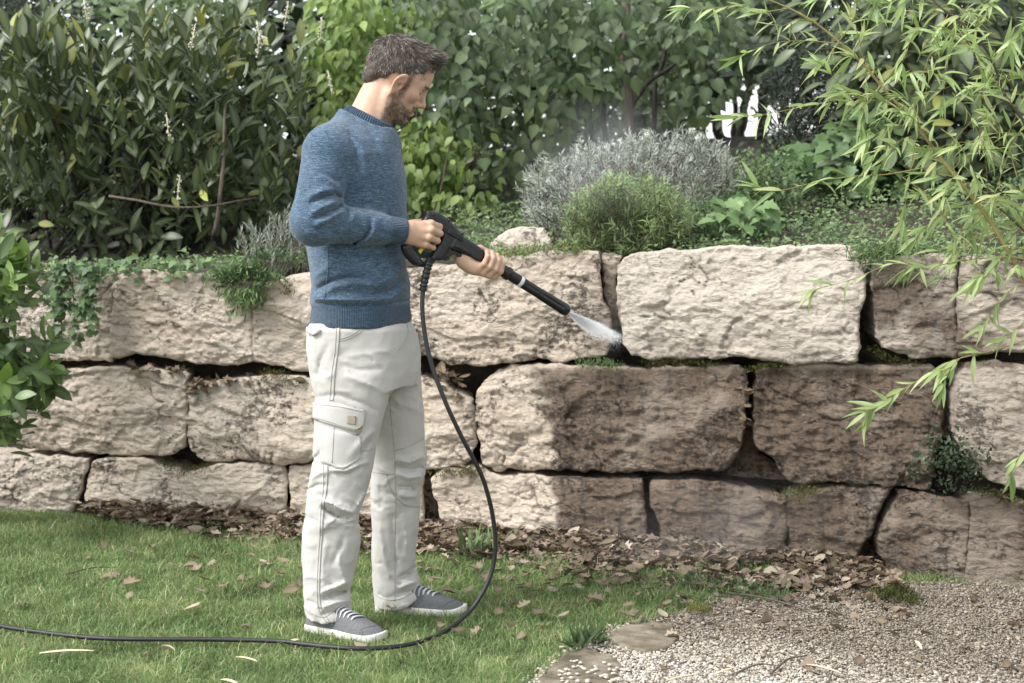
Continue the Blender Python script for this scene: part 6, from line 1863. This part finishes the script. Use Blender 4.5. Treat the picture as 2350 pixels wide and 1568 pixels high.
M_GRASS = mat_leaf('grass_blade', [(0, (0.085, 0.135, 0.050)), (0.45, (0.185, 0.265, 0.105)), (0.8, (0.31, 0.38, 0.175)), (1, (0.52, 0.48, 0.29))], 0.55, 0.3, 0.3)
SLAB1 = [(1405, 1462), (1440, 1446), (1510, 1438), (1545, 1446), (1560, 1478), (1530, 1502), (1475, 1508), (1425, 1495), (1395, 1478)]
SLAB2 = [(1245, 1560), (1290, 1512), (1340, 1500), (1400, 1510), (1425, 1535), (1415, 1600), (1230, 1610)]
SLABS = [np.array([G(u, v)[:2] for u, v in q]) for q in (SLAB1, SLAB2)]
def grass():
    r = np.random.default_rng(201); N = 430000
    y = 4.35 + 2.75 * r.random(N) ** 1.15; x = r.uniform(-1, 1, N) * (0.31 * y + 0.05)
    k = (y < Yw(x) + 0.02) & (in_gravel(x, y) > 0.012 * r.normal(size=N))
    for sp in SLABS: k &= s_poly2(np.c_[x, y], sp) > -0.004
    nz = fbm(np.c_[x * 4, y * 4, x * 0], 3)
    thin = np.clip((0.55 - (Yw(x) - y)) / 0.5, 0, 1) * np.clip((x + 1.75) / 0.4, 0, 1)
    k &= r.random(N) < np.clip(1.0 + 0.5 * nz - 0.75 * thin, 0.08, 1)
    hx = hp_[hp_[:, 2] < 0.06][::2, :2]
    for a_, b_ in zip(hx[:-1], hx[1:]):
        e_ = b_ - a_; q_ = np.c_[x, y] - a_; tt = np.clip((q_ @ e_) / (e_ @ e_), 0, 1)
        k &= np.linalg.norm(q_ - tt[:, None] * e_, axis=1) > 0.0045
    for a_, b_ in ((G(720, 1449)[:2], G(862, 1474)[:2]), (G(880, 1405)[:2], G(1052, 1412)[:2])):
        e_ = b_ - a_; q_ = np.c_[x, y] - a_; tt = np.clip((q_ @ e_) / (e_ @ e_), 0, 1)
        k &= np.linalg.norm(q_ - tt[:, None] * e_, axis=1) > 0.037
    x, y, nz = x[k], y[k], nz[k]; n = len(x)
    h = r.gamma(6, 0.0040, n) * (1 + 0.35 * nz); w = r.uniform(0.0009, 0.0018, n)
    a = r.uniform(0, 2 * math.pi, n); lean = r.uniform(0.2, 1.5, n) * h
    dx, dy = np.cos(a) * lean, np.sin(a) * lean
    b = r.uniform(0, math.pi, n); wx, wy = np.cos(b) * w, np.sin(b) * w
    z0 = np.full(n, -0.006); base = np.c_[x, y, z0]
    mid = base + np.c_[dx * .35, dy * .35, h * .6]; tip = base + np.c_[dx, dy, h * (0.98 - 0.22 * (lean / h) ** 2)]
    ww = np.c_[wx, wy, wx * 0]
    V = np.stack([base - ww, base + ww, mid - ww * .8, mid + ww * .8, tip], 1).reshape(-1, 3)
    o = np.arange(n)[:, None] * 5
    t = np.clip(r.normal(0.47, 0.17, n) + 0.25 * nz + (r.random(n) < 0.09) * 0.5, 0, 1)
    return V, [np.vstack([o + np.array([0, 1, 3, 2])]), o + np.array([2, 3, 4])], np.repeat(t, 5)
V, F, t = grass()
link('lawn_grass', mk_mesh('lawn_grass', V, F, True, {'tint': t, 'rib': t * 0}), M_GRASS, kind='stuff', label='short mown lawn of green grass', cat='grass')

# gravel: pale pebbles near, brown chippings towards the wall
def mat_gravel():
    m = MatB('limestone_gravel'); t = m.attr('tint')
    c = m.ramp(t, [(0, (0.13, 0.103, 0.076, 1)), (0.35, (0.31, 0.262, 0.205, 1)), (0.7, (0.50, 0.45, 0.375, 1)), (1, (0.68, 0.645, 0.575, 1))])
    m.base(c); m.set(Roughness=0.85, Normal=m.bump(m.noise(m.pos(), 220, 3), 0.4, 0.003)); return m.m
M_GRAVEL = mat_gravel()
ph = (1 + 5 ** .5) / 2
ICO = np.array([(-1, ph, 0), (1, ph, 0), (-1, -ph, 0), (1, -ph, 0), (0, -1, ph), (0, 1, ph), (0, -1, -ph), (0, 1, -ph), (ph, 0, -1), (ph, 0, 1), (-ph, 0, -1), (-ph, 0, 1)]) / 1.9
ICF = np.array([(0, 11, 5), (0, 5, 1), (0, 1, 7), (0, 7, 10), (0, 10, 11), (1, 5, 9), (5, 11, 4), (11, 10, 2), (10, 7, 6), (7, 1, 8), (3, 9, 4), (3, 4, 2), (3, 2, 6), (3, 6, 8), (3, 8, 9), (4, 9, 5), (2, 4, 11), (6, 2, 10), (8, 6, 7), (9, 8, 1)])
def rand_rot(n, r):
    q = r.normal(size=(n, 4)); q /= np.linalg.norm(q, axis=1)[:, None]; w, x, y, z = q.T
    return np.stack([np.stack([1 - 2 * (y * y + z * z), 2 * (x * y - z * w), 2 * (x * z + y * w)], -1), np.stack([2 * (x * y + z * w), 1 - 2 * (x * x + z * z), 2 * (y * z - x * w)], -1), np.stack([2 * (x * z - y * w), 2 * (y * z + x * w), 1 - 2 * (x * x + y * y)], -1)], 1)
OC8 = np.array([(1, 0, 0), (-1, 0, 0), (0, 1, 0), (0, -1, 0), (0, 0, 1), (0, 0, -1.0)]) * 1.12
OC8F = np.array([(0, 2, 4), (2, 1, 4), (1, 3, 4), (3, 0, 4), (2, 0, 5), (1, 2, 5), (3, 1, 5), (0, 3, 5)])
def pebbles(n, seed):
    r = np.random.default_rng(seed)
    y = r.uniform(4.2, 5.95, n); x = r.uniform(0.0, 1.85, n)
    d = in_gravel(x, y); k = (d < 0.02 * np.abs(r.normal(size=n)) - 0.004) & (y < Yw(x) + 0.02) & (x < 0.31 * y + 0.12)
    for sp in SLABS: k &= s_poly2(np.c_[x, y], sp) > 0.004 * r.normal(size=len(x))
    x, y = x[k], y[k]; n = len(x)
    far = np.clip((y - 4.62) / 0.45 + (x - 0.62) / 0.7 + 0.25 * fbm(np.c_[x * 3, y * 3, x * 0], 2), 0, 1)
    s = r.gamma(7, 0.00060, n) * (1 - 0.1 * far)
    A = rand_rot(n, r); sc = np.c_[r.uniform(.8, 1.5, n), r.uniform(.7, 1.1, n), r.uniform(.35, .8, n) * (1 - .35 * far)] * s[:, None]
    BV_ = OC8 @ np.linalg.qr(np.random.default_rng(5).normal(size=(3, 3)))[0]
    jit = 1 + r.normal(0, .22, (n, 6, 1))
    # flat side down: mild tilt only
    ang = r.uniform(0, 6.28, n); c, s_ = np.cos(ang), np.sin(ang); tilt = r.normal(0, .45, n)
    V = (BV_[None] * jit * sc[:, None])
    V = np.stack([V[..., 0], V[..., 1] * np.cos(tilt)[:, None] - V[..., 2] * np.sin(tilt)[:, None], V[..., 1] * np.sin(tilt)[:, None] + V[..., 2] * np.cos(tilt)[:, None]], -1)
    V = np.stack([V[..., 0] * c[:, None] - V[..., 1] * s_[:, None], V[..., 0] * s_[:, None] + V[..., 1] * c[:, None], V[..., 2]], -1)
    z = 0.004 + r.uniform(0.001, 0.012, n)
    V = V + np.c_[x, y, z][:, None]
    F = (OC8F[None] + (np.arange(n) * 6)[:, None, None]).reshape(-1, 3)
    t = np.clip(r.normal(0.72, 0.13, n) - 0.42 * far, 0, 1)
    return V.reshape(-1, 3), F, np.repeat(t, 6)
V, F, t = pebbles(92000, 211)
link('gravel', mk_mesh('gravel', V, F, False, {'tint': t}), M_GRAVEL, kind='stuff', label='pale crushed limestone gravel in front of the wall', cat='gravel')

# stepping stones between lawn and gravel
def m_slab():
    m = MatB('mossy_slab'); f = m.noise(m.pos(), 9, 6, .65); g = m.noise(m.pos(), 60, 4)
    c = m.ramp(f, [(0.35, (0.075, 0.062, 0.038, 1)), (0.5, (0.17, 0.14, 0.095, 1)), (0.7, (0.31, 0.275, 0.215, 1))])
    m.base(m.mix(.3, c, m.ramp(g, [(.3, (.6, .6, .6)), (.7, (1.2, 1.2, 1.2))]), 'MULTIPLY')); m.set(Roughness=.9, Normal=m.bump(g, .5, .006, m.bump(f, .6, .01))); return m.m
M_SLAB = m_slab()
def slab_stone(poly, h, label, seed):
    c = np.array([G(u, v)[:2] for u, v in poly]); lo, hi = c.min(0), c.max(0)
    def f(p):
        d2 = s_poly2(p[:, :2] + 0.014 * np.stack([pnoise(p * 22 + 3), pnoise(p * 22 + 9)], 1), c)
        return smax(d2, np.abs(p[:, 2]) - h - 0.004 * fbm(p * (9, 9, 0.1) + seed, 3), 0.008)
    V, F = mesh_sdf(f, (*(lo - .03), -.03), (*(hi + .03), h + .03), 0.006)
    return thing('stepping_stone', V, F, M_SLAB, label, 'paving stone', 'stepping stones')
slab_stone(SLAB1, 0.020, 'brownish mossy stepping stone at the corner of the lawn, farther one', 301)
slab_stone(SLAB2, 0.016, 'grey stepping stone at the bottom edge strewn with pebbles', 302)
rr = np.random.default_rng(305)
def small_stones_on(n):
    parts = []
    for k in range(n):
        g = G(rr.uniform(1280, 1420), rr.uniform(1515, 1568), 0.022); s = rr.uniform(.004, .008)
        parts.append((ICO * (1 + rr.normal(0, .15, (12, 1))) * s * (1.2, 1, .6) + g, [ICF]))
    return parts
V, F = join(small_stones_on(46)); link('loose_gravel', mk_mesh('loose_gravel', V, F, False, {'tint': np.full(len(V), .72)}), M_GRAVEL, kind='stuff', label='loose pale pebbles scattered on the nearer stepping stone', cat='gravel')

# ---------------------------------------------------------------- fallen leaves
L_DEAD = mat_leaf('dead_leaf', [(0, (0.045, 0.029, 0.023)), (0.4, (0.15, 0.102, 0.083)), (0.8, (0.29, 0.21, 0.172)), (1, (0.48, 0.40, 0.32))], 0.75, 0.12, 0.25, 0.25)
def drift():
    r = np.random.default_rng(221); fo = Foliage('dead', 222)
    N = 10500; u = r.uniform(205, 2010, N); x0 = np.zeros(N)
    wx = np.array([W(a, 1240)[0] for a in u]); wy = Yw(wx)
    spread = np.interp(u, [210, 400, 600, 1000, 1400, 1700, 2010], [.06, .14, .28, .36, .40, .50, .42])
    dd = np.abs(r.normal(0, 1, N)) * spread * 0.62
    nz = fbm(np.c_[wx * 3, dd * 5, wx * 0 + 2], 2)
    k = r.random(N) < np.clip(0.85 + nz - 0.3 * (dd / spread), .05, 1)
    x, y = wx[k] + r.normal(0, .03, k.sum()), wy[k] - 0.015 - dd[k]; n = len(x)
    pile = 0.05 * np.exp(-dd[k] / 0.10)
    z = 0.012 + pile * r.random(n) + r.uniform(0, .014, n)
    fo.add(np.c_[x, y, z], np.c_[r.normal(size=(n, 2)), r.normal(0, .12, n)], np.c_[r.normal(0, .30, (n, 2)), np.ones(n)], r.gamma(10, .0034, n), np.clip(r.normal(.5, .28, n), 0, 1))
    # scattered over lawn and gravel
    for (uu, vv) in [(238, 1258), (305, 1268), (205, 1278), (267, 1312), (286, 1340), (298, 1358), (385, 1290), (420, 1300), (455, 1282), (520, 1272), (590, 1296), (512, 1342), (625, 1338), (655, 1318), (610, 1350), (420, 1400),
                     (560, 1434), (350, 1256), (60, 1384), (345, 1497), (400, 1494), (1050, 1450), (1170, 1440), (1200, 1448), (1195, 1395), (1230, 1350), (1155, 1352), (1180, 1372), (1100, 1440), (1390, 1335), (1350, 1372), (1420, 1400),
                     (1300, 1380), (1250, 1405), (1230, 1436), (1280, 1415), (1330, 1350), (1010, 1440), (840, 1480), (650, 1360), (690, 1345)]:
        g = G(uu + r.uniform(-4, 4), vv, 0.026); fo.add(g, np.r_[r.normal(size=2), .08 * r.normal()], np.r_[r.normal(0, .2, 2), 1], r.uniform(.035, .06), np.clip(r.normal(.62, .2), 0, 1))
    for k in range(120):
        g = G(r.uniform(1500, 2340), 1370 + 180 * r.random() ** 2, 0.018); fo.add(g, np.r_[r.normal(size=2), .1 * r.normal()], np.r_[r.normal(0, .35, 2), 1], r.uniform(.022, .05), np.clip(r.normal(.45, .25), 0, 1))
    for k in range(75):
        uu = r.uniform(430, 1500); g = G(uu, np.interp(uu, [430, 1500], [1260, 1320]) + 110 * r.random() ** 1.5, 0.03); fo.add(g, np.r_[r.normal(size=2), .1 * r.normal()], np.r_[r.normal(0, .25, 2), 1], r.uniform(.028, .05), np.clip(r.normal(.55, .2), 0, 1))
    o = fo.build(None, L_DEAD, 300, name='fallen_leaf', rest='leaf_litter', things={'label': 'dry brown fallen leaf lying near the foot of the wall', 'category': 'leaf', 'group': 'fallen leaves at the wall'})
    o['label'] = 'drift of dry brown leaves heaped against the foot of the wall'; o['category'] = 'leaf litter'
    for ob in col.objects:
        if ob.name.startswith('fallen_leaf'):
            x_, y_ = ob.location[0], ob.location[1]
            if in_gravel(np.array([x_]), np.array([y_]))[0] < 0: ob['label'], ob['group'] = 'dry brown leaf lying on the gravel', 'fallen leaves on the gravel'
            elif Yw(x_) - y_ > 0.42: ob['label'], ob['group'] = 'single dry brown leaf lying on the open lawn', 'fallen leaves on the lawn'
drift()
# leaves caught in the joints of the wall
def ledge(segs, n, seed, label):
    r = np.random.default_rng(seed); fo = Foliage('dead', seed)
    for _ in range(n):
        a, b = segs[int(r.integers(len(segs)))]; t = r.random(); u, v = a[0] + (b[0] - a[0]) * t, a[1] + (b[1] - a[1]) * t
        p = W(u, v + r.normal(0, 4), r.uniform(-0.02, 0.10)); fo.add(p, np.r_[r.normal(size=2), .3 * r.normal()], np.r_[r.normal(0, .4), -.4, 1], r.uniform(.02, .05), np.clip(r.normal(.4, .2), 0, 1))
    o = fo.build(None, L_DEAD, 0, rest='leaf_litter'); o['label'] = label; o['category'] = 'leaf litter'
ledge([((300, 845), (420, 852)), ((425, 900), (480, 878)), ((430, 890), (560, 866)), ((560, 866), (700, 868))], 170, 231, 'dead leaves caught on the ledge above the middle course, left of the man')
ledge([((970, 870), (1080, 915)), ((1000, 850), (1060, 870)), ((1020, 1078), (1100, 1074))], 80, 232, 'dead leaves caught in the joints right of the man')
ledge([((1700, 870), (1712, 980)), ((1740, 1140), (1800, 1150)), ((1960, 1318), (2020, 1330)), ((2260, 1130), (2340, 1150))], 70, 233, 'dark wet leaves caught in the joints of the soaked stones')

# pale curled sheaths and twigs on the lawn and gravel
M_PALE = mat_plain('dry_pale_sheath', (0.60, 0.52, 0.36, 1), 0.7, noise=0.2, nscale=60)
def sheath(a, b, w, label, curve=0.2, z=0.03):
    A, B = G(*a, z), G(*b, z); n = 12; t = np.linspace(0, 1, n)[:, None]; c = A + (B - A) * t; c[:, 2] += 0.003 * np.sin(t[:, 0] * math.pi)
    d = unit(B - A); s = np.cross(d, (0, 0, 1)); wv = w * np.sin(np.clip(t[:, 0] * .9 + .08, 0, 1) * math.pi) ** .5
    V = []; m = 5
    for k, q in enumerate(np.linspace(-1, 1, m)): V.append(c + s * (wv * q)[:, None] + np.outer(wv * (q * q) * .25, (0, 0, 1)))
    V = np.vstack(V); i, j = np.meshgrid(np.arange(m - 1), np.arange(n - 1), indexing='ij')
    F = np.stack([i * n + j, (i + 1) * n + j, (i + 1) * n + j + 1, i * n + j + 1], -1).reshape(-1, 4)
    V2 = V + (0, 0, -.0012)
    VV, FF = join([(V, [F]), (V2, [F[:, ::-1]])])
    thing('bamboo_sheath', VV, FF, M_PALE, label, 'dry leaf')
sheath((90, 1500), (215, 1494), .010, 'long cream curled sheath on the lawn, nearest the bottom left')
sheath((540, 1508), (590, 1518), .006, 'thin cream split sheath lying below the hose')
sheath((505, 1560), (545, 1570), .008, 'small pale curled scrap at the bottom edge of the lawn')
sheath((1640, 1548), (1690, 1532), .005, 'narrow pale sheath on the gravel, left one')
sheath((1850, 1525), (1930, 1545), .007, 'white curved sheath on the right-hand gravel')
sheath((2100, 1470), (2115, 1490), .006, 'short pale sheath standing out on brown chippings at right')
sheath((665, 1475), (690, 1468), .009, 'pale leaf resting on the hose left of the near shoe')
sheath((1530, 1562), (1600, 1548), .005, 'narrow pale sheath at the bottom of the gravel')
def twig_on(a, b, r0, label, z=0.02, bend=0.02):
    A, B = G(*a, z), G(*b, z); m = (A + B) / 2 + np.array((0, bend, .008)); c = bez([A, m, B], 14); V, F = tube(c, np.linspace(r0, r0 * .5, 14), 6)
    thing('twig', V, F, M_BARK, label, 'twig', 'twigs on the ground')
twig_on((1770, 1545), (1850, 1505), .004, 'grey straight twig lying aslant on the gravel')
twig_on((1690, 1545), (1790, 1528), .003, 'thin twig on the gravel left of the straight grey twig')
twig_on((1655, 1360), (1850, 1400), .004, 'long bent twig where the lawn meets the wall')
twig_on((1990, 1330), (2040, 1318), .004, 'short stick in the mouth of the dark wall gap')
twig_on((150, 1318), (270, 1302), .003, 'thin twig on the grass near the left wall end', bend=.01)
twig_on((1470, 1350), (1590, 1370), .0025, 'fine dark twig among the leaves beside the gravel')
twig_on((1900, 1568), (1935, 1530), .003, 'stick at the bottom edge of the gravel')

# ---------------------------------------------------------------- moss, tufts and small plants in the joints
L_MOSS = mat_leaf('moss', [(0, (0.035, 0.04, 0.014)), (0.5, (0.085, 0.095, 0.03)), (1, (0.19, 0.19, 0.07))], 0.9, 0.1, 0.1)
def cushion(name, label, cat, pts, n, size, seed, mat, tint=(.5, .25), off=(-.03, .04), kind='needle', spread=5.0, up=(0, -.7, .7), ground=False, zz=.01):
    r = np.random.default_rng(seed); fo = Foliage(kind, seed); pts = np.asarray(pts, float); ps = []
    for _ in range(n):
        i = int(r.integers(len(pts) - 1)) if len(pts) > 1 else 0; t = r.random()
        c = pts[i] * (1 - t) + pts[min(i + 1, len(pts) - 1)] * t + r.normal(0, spread, 2) * (1.4, .8)
        ps.append(G(c[0], c[1], zz + abs(r.normal(0, .012))) if ground else W(c[0], c[1], r.uniform(*off)))
    ps = np.array(ps); b = ps.mean(0); b[2] = ps[:, 2].min(); t_ = empty(name, b, label, cat)
    d = unit(np.array(up) + r.normal(0, .5, (n, 3))); fo.add(ps, d, unit(r.normal(size=(n, 3)) + (0, -.5, .5)), r.uniform(*size, n), np.clip(r.normal(*tint, n), 0, 1))
    fo.build(t_, mat, 0, rest='tuft')
    return t_
cushion('grass_tuft', 'thick grass tuft hanging over the wall top left of the man', 'grass tuft', [(505, 640), (560, 625), (620, 640)], 800, (.03, .055), 241, L_ROSE, (.4, .25), (-.07, .02), spread=12, up=(0, -.6, .2))
cushion('grass_tuft', 'dry trailing end of the grass tuft over the joint', 'grass tuft', [(525, 660), (555, 680), (590, 662), (548, 710)], 420, (.03, .05), 242, L_ROSE, (.55, .25), (-.07, .0), spread=9, up=(0, -.4, -.7))
cushion('moss_clump', 'moss cushion in the joint below the nozzle', 'moss', [(1330, 840), (1380, 835), (1420, 845)], 420, (.012, .024), 243, L_ROSE, (.45, .2), (-.05, .03), spread=7)
cushion('moss_clump', 'strip of moss under the pale block', 'moss', [(1480, 835), (1560, 832), (1650, 838)], 420, (.010, .018), 244, L_MOSS, (.35, .2), (-.02, .04), spread=5)
cushion('moss_clump', 'moss over the joint right of the strip under the pale block', 'moss', [(1710, 850), (1760, 840), (1810, 838)], 320, (.010, .02), 245, L_MOSS, (.5, .2), (-.03, .04), spread=5)
cushion('moss_clump', 'green moss cushion on the lower soaked stone', 'moss', [(1790, 1140), (1830, 1130), (1870, 1125), (1815, 1155)], 460, (.010, .022), 246, L_MOSS, (.6, .2), (-.05, .02), spread=7)
cushion('moss_clump', 'brown moss with leaves between the lower stones left of the man', 'moss', [(370, 1070), (420, 1085), (480, 1072)], 420, (.012, .022), 247, L_MOSS, (.3, .2), (-.04, .03), spread=9)
cushion('moss_clump', 'dry moss on the shoulder of the stone above the lower joint', 'moss', [(1000, 1090), (1050, 1080), (1110, 1090)], 420, (.010, .02), 248, L_MOSS, (.7, .2), (-.04, .02), spread=8)
cushion('moss_clump', 'yellowish moss along the top edge of the block behind the lance', 'moss', [(1150, 590), (1210, 578), (1290, 572), (1340, 575)], 620, (.010, .022), 249, L_MOSS, (.85, .15), (-.04, .08), spread=7)
cushion('moss_clump', 'small moss patch on the second block beside the sweater', 'moss', [(655, 640), (665, 680)], 160, (.010, .02), 250, L_MOSS, (.6, .2), (-.04, .0), spread=5)
cushion('moss_clump', 'moss on the middle course left of the cargo pocket', 'moss', [(600, 862), (640, 858), (665, 885)], 300, (.010, .02), 251, L_MOSS, (.6, .2), (-.04, .03), spread=8)
cushion('small_plant', 'dark bushy little plant growing out of the right-hand joint', 'plant', [(2100, 1095), (2150, 1060), (2165, 1010), (2190, 1060), (2240, 1050), (2225, 1100), (2160, 1120)], 520, (.014, .024), 252, L_LAUREL, (.45, .14), (-.16, .02), kind='small', spread=19, up=(0, -.5, .6))
cushion('moss_clump', 'dark moss in the far right joint', 'moss', [(2240, 1125), (2300, 1140), (2345, 1150)], 300, (.012, .02), 253, L_MOSS, (.25, .15), (-.04, .03), spread=6)
cushion('moss_clump', 'dark moss in the joint under the right top blocks', 'moss', [(1990, 800), (2040, 830), (2110, 838)], 380, (.010, .02), 254, L_MOSS, (.2, .15), (-.01, .06), spread=7)
cushion('moss_clump', 'dark moss hummock on the gravel under the right-hand gap', 'moss', [(2010, 1370), (2060, 1360), (2100, 1385)], 900, (.012, .028), 255, L_MOSS, (.2, .18), ground=True, spread=9, up=(0, 0, 1))
cushion('moss_clump', 'olive moss patch at the edge of lawn and gravel', 'moss', [(1585, 1395), (1620, 1400)], 350, (.010, .022), 256, L_MOSS, (.8, .15), ground=True, spread=6, up=(0, 0, 1))
cushion('grass_tuft', 'dark coarse grass tuft at the lawn corner by the stepping stones', 'grass tuft', [(1315, 1490), (1350, 1480), (1375, 1474)], 90, (.05, .085), 257, L_ROSE, (.3, .2), ground=True, spread=6, up=(0, 0, .8), zz=.0)
cushion('moss_clump', 'thin mossy weeds along the foot of the soaked stones', 'moss', [(1560, 1330), (1680, 1345), (1790, 1370)], 700, (.012, .03), 258, L_ROSE, (.3, .2), ground=True, spread=12, up=(0, 0, 1))
cushion('weed', 'grassy weed against the wall right of the hose', 'plant', [(1060, 1270), (1095, 1265), (1150, 1262)], 22, (.08, .13), 259, L_ROSE, (.4, .2), ground=True, spread=6, up=(0, 0, 1.2))
cushion('overhanging_turf', 'turf hanging over the wall right of the pale block', 'turf', [(1960, 575), (2000, 590), (2050, 580), (2110, 568)], 900, (.018, .04), 260, L_ROSE, (.5, .25), (-.06, .12), spread=12, up=(0, -.6, .3))
# ivy hanging down the wall on the left
r = np.random.default_rng(271); t_ = empty('ivy', tuple(W(180, 640)), 'ivy trailing down the wall beside the left shrub', 'ivy'); fo = Foliage('ivy', 272)
for k in range(11):
    u0 = r.uniform(110, 240); L = r.uniform(60, 190); path = [W(u0 + (q * r.uniform(-.25, .15)) * 60, 600 + q * L, -0.06 - .03 * r.random()) for q in np.linspace(0, 1, 6)]
    c = bez(path, 24); V, F = tube(c, .0018, 5); child('vine', V, F, M_BARK, t_)
    n = int(L / 5); i = r.integers(0, 24, n)
    fo.add(c[i] + r.normal(0, .015, (n, 3)), unit(np.c_[r.normal(0, .6, n), r.normal(-.4, .2, n), r.normal(-.5, .3, n)]), unit(np.c_[r.normal(0, .3, n), -1 + r.normal(0, .2, n), .5 + r.normal(0, .3, n)]), r.uniform(.02, .042, n), np.clip(r.normal(.42, .2, n), 0, 1))
n = 170; u = r.uniform(120, 560, n); fo.add(np.array([W(a, b, c) for a, b, c in zip(u, 612 + r.normal(0, 14, n), r.uniform(-.06, .1, n))]), unit(np.c_[r.normal(0, .6, n), r.normal(-.5, .2, n), r.normal(-.2, .3, n)]), unit(np.c_[r.normal(0, .3, n), -.6 + r.normal(0, .2, n), .8 + r.normal(0, .3, n)]), r.uniform(.022, .042, n), np.clip(r.normal(.5, .22, n), 0, 1))
fo.build(t_, L_IVY, 300, minpx=5)

# ================================================================== the jet and its mist
def m_water():
    m = MatB('water_droplets'); m.base((0.985, 0.99, 0.995, 1)); m.set(Roughness=.4); m.b.inputs['Transmission Weight'].default_value = 0.0
    tr = m.n('ShaderNodeBsdfTranslucent'); tr.inputs[0].default_value = (.985, .99, .995, 1); mx = m.n('ShaderNodeMixShader'); mx.inputs[0].default_value = .5
    m.l(m.b.outputs[0], mx.inputs[1]); m.l(tr.outputs[0], mx.inputs[2]); m.l(mx.outputs[0], m.out.inputs['Surface']); return m.m
M_WATER = m_water()
OCT = np.array([(1, 0, 0), (-1, 0, 0), (0, 1, 0), (0, -1, 0), (0, 0, 1), (0, 0, -1.0)])
OCF = np.array([(0, 2, 4), (2, 1, 4), (1, 3, 4), (3, 0, 4), (2, 0, 5), (1, 2, 5), (3, 1, 5), (0, 3, 5)])
def droplets(p, s):
    n = len(p); V = (OCT[None] * s[:, None, None] + p[:, None]).reshape(-1, 3); return V, (OCF[None] + (np.arange(n) * 6)[:, None, None]).reshape(-1, 3)
r = np.random.default_rng(281)
END = W(1424, 780, 0.08); jd = unit(END - NOZ); JL = np.linalg.norm(END - NOZ); up_ = unit(np.cross(np.cross(jd, (0, 0, 1)), jd)); sd = np.cross(jd, up_)
n = 42000; t = r.random(n) ** 1.3
w = 0.006 + 0.125 * np.clip(t, 0, 0.5) + 0.02 * np.clip(t - 0.5, 0, 1)
fan = r.beta(1.1, 2.2, n)
keep = r.random(n) < np.clip(1.2 - t * 1.0, 0.04, 1) * np.clip(1.2 - fan * t * 2.4, 0.03, 1)
p = NOZ + jd * (t * JL)[:, None] + up_ * ((0.18 - fan) * w)[:, None] + sd * (r.normal(0, 1, n) * w * .14)[:, None]
V, F = droplets(p[keep], r.uniform(.0006, .0011, keep.sum()))
link('water_jet', mk_mesh('water_jet', V, F, True), M_WATER, kind='stuff', label='white flat jet of water from the nozzle hitting the wall joint', cat='water spray')
def mist(name, label, c, rad, dens, scale):
    me = mk_mesh(name, *ico_sphere(3)); o = link(name, me, None, None, label, 'mist', None, 'stuff'); o.location = c; o.scale = rad
    m = bpy.data.materials.new(name); m.use_nodes = True; t = m.node_tree; t.nodes.clear(); out = t.nodes.new('ShaderNodeOutputMaterial'); v = t.nodes.new('ShaderNodeVolumePrincipled')
    v.inputs['Color'].default_value = (.97, .98, 1, 1); tc = t.nodes.new('ShaderNodeTexCoord'); nz = t.nodes.new('ShaderNodeTexNoise'); nz.inputs['Scale'].default_value = scale; nz.inputs['Detail'].default_value = 2
    ln = t.nodes.new('ShaderNodeVectorMath'); ln.operation = 'LENGTH'; t.links.new(tc.outputs['Object'], ln.inputs[0]); t.links.new(tc.outputs['Object'], nz.inputs['Vector'])
    mr = t.nodes.new('ShaderNodeMapRange'); mr.inputs[1].default_value = 1.0; mr.inputs[2].default_value = 0.0; mr.inputs[3].default_value = 0; mr.inputs[4].default_value = 1; mr.interpolation_type = 'SMOOTHSTEP'; t.links.new(ln.outputs['Value'], mr.inputs[0])
    m2 = t.nodes.new('ShaderNodeMapRange'); m2.inputs[1].default_value = .38; m2.inputs[2].default_value = .7; t.links.new(nz.outputs['Fac'], m2.inputs[0])
    mu = t.nodes.new('ShaderNodeMath'); mu.operation = 'MULTIPLY'; t.links.new(mr.outputs[0], mu.inputs[0]); t.links.new(m2.outputs[0], mu.inputs[1])
    mk = t.nodes.new('ShaderNodeMath'); mk.operation = 'MULTIPLY'; mk.inputs[1].default_value = dens; t.links.new(mu.outputs[0], mk.inputs[0]); t.links.new(mk.outputs[0], v.inputs['Density']); t.links.new(v.outputs[0], out.inputs['Volume'])
    me.materials.append(m)
def ico_sphere(k):
    import bmesh
    bm = bmesh.new(); bmesh.ops.create_icosphere(bm, subdivisions=k, radius=1); V = np.array([v.co[:] for v in bm.verts]); F = np.array([[v.index for v in f.verts] for f in bm.faces]); bm.free(); return V, F
mist('spray_mist', 'faint veil of mist rising in front of the lavender', tuple(P(1375, 350, 6.15)), (.36, .20, .28), 1.5, 1.6)
mist('jet_mist', 'thin mist round the point where the jet hits the wall', tuple(W(1395, 770, -.12)), (.12, .09, .10), 1.6, 2.0)
mist('ground_mist', 'thin mist over the foot of the soaked stones', tuple(W(1620, 1230, -.2)), (.55, .18, .30), 1.1, 1.6)
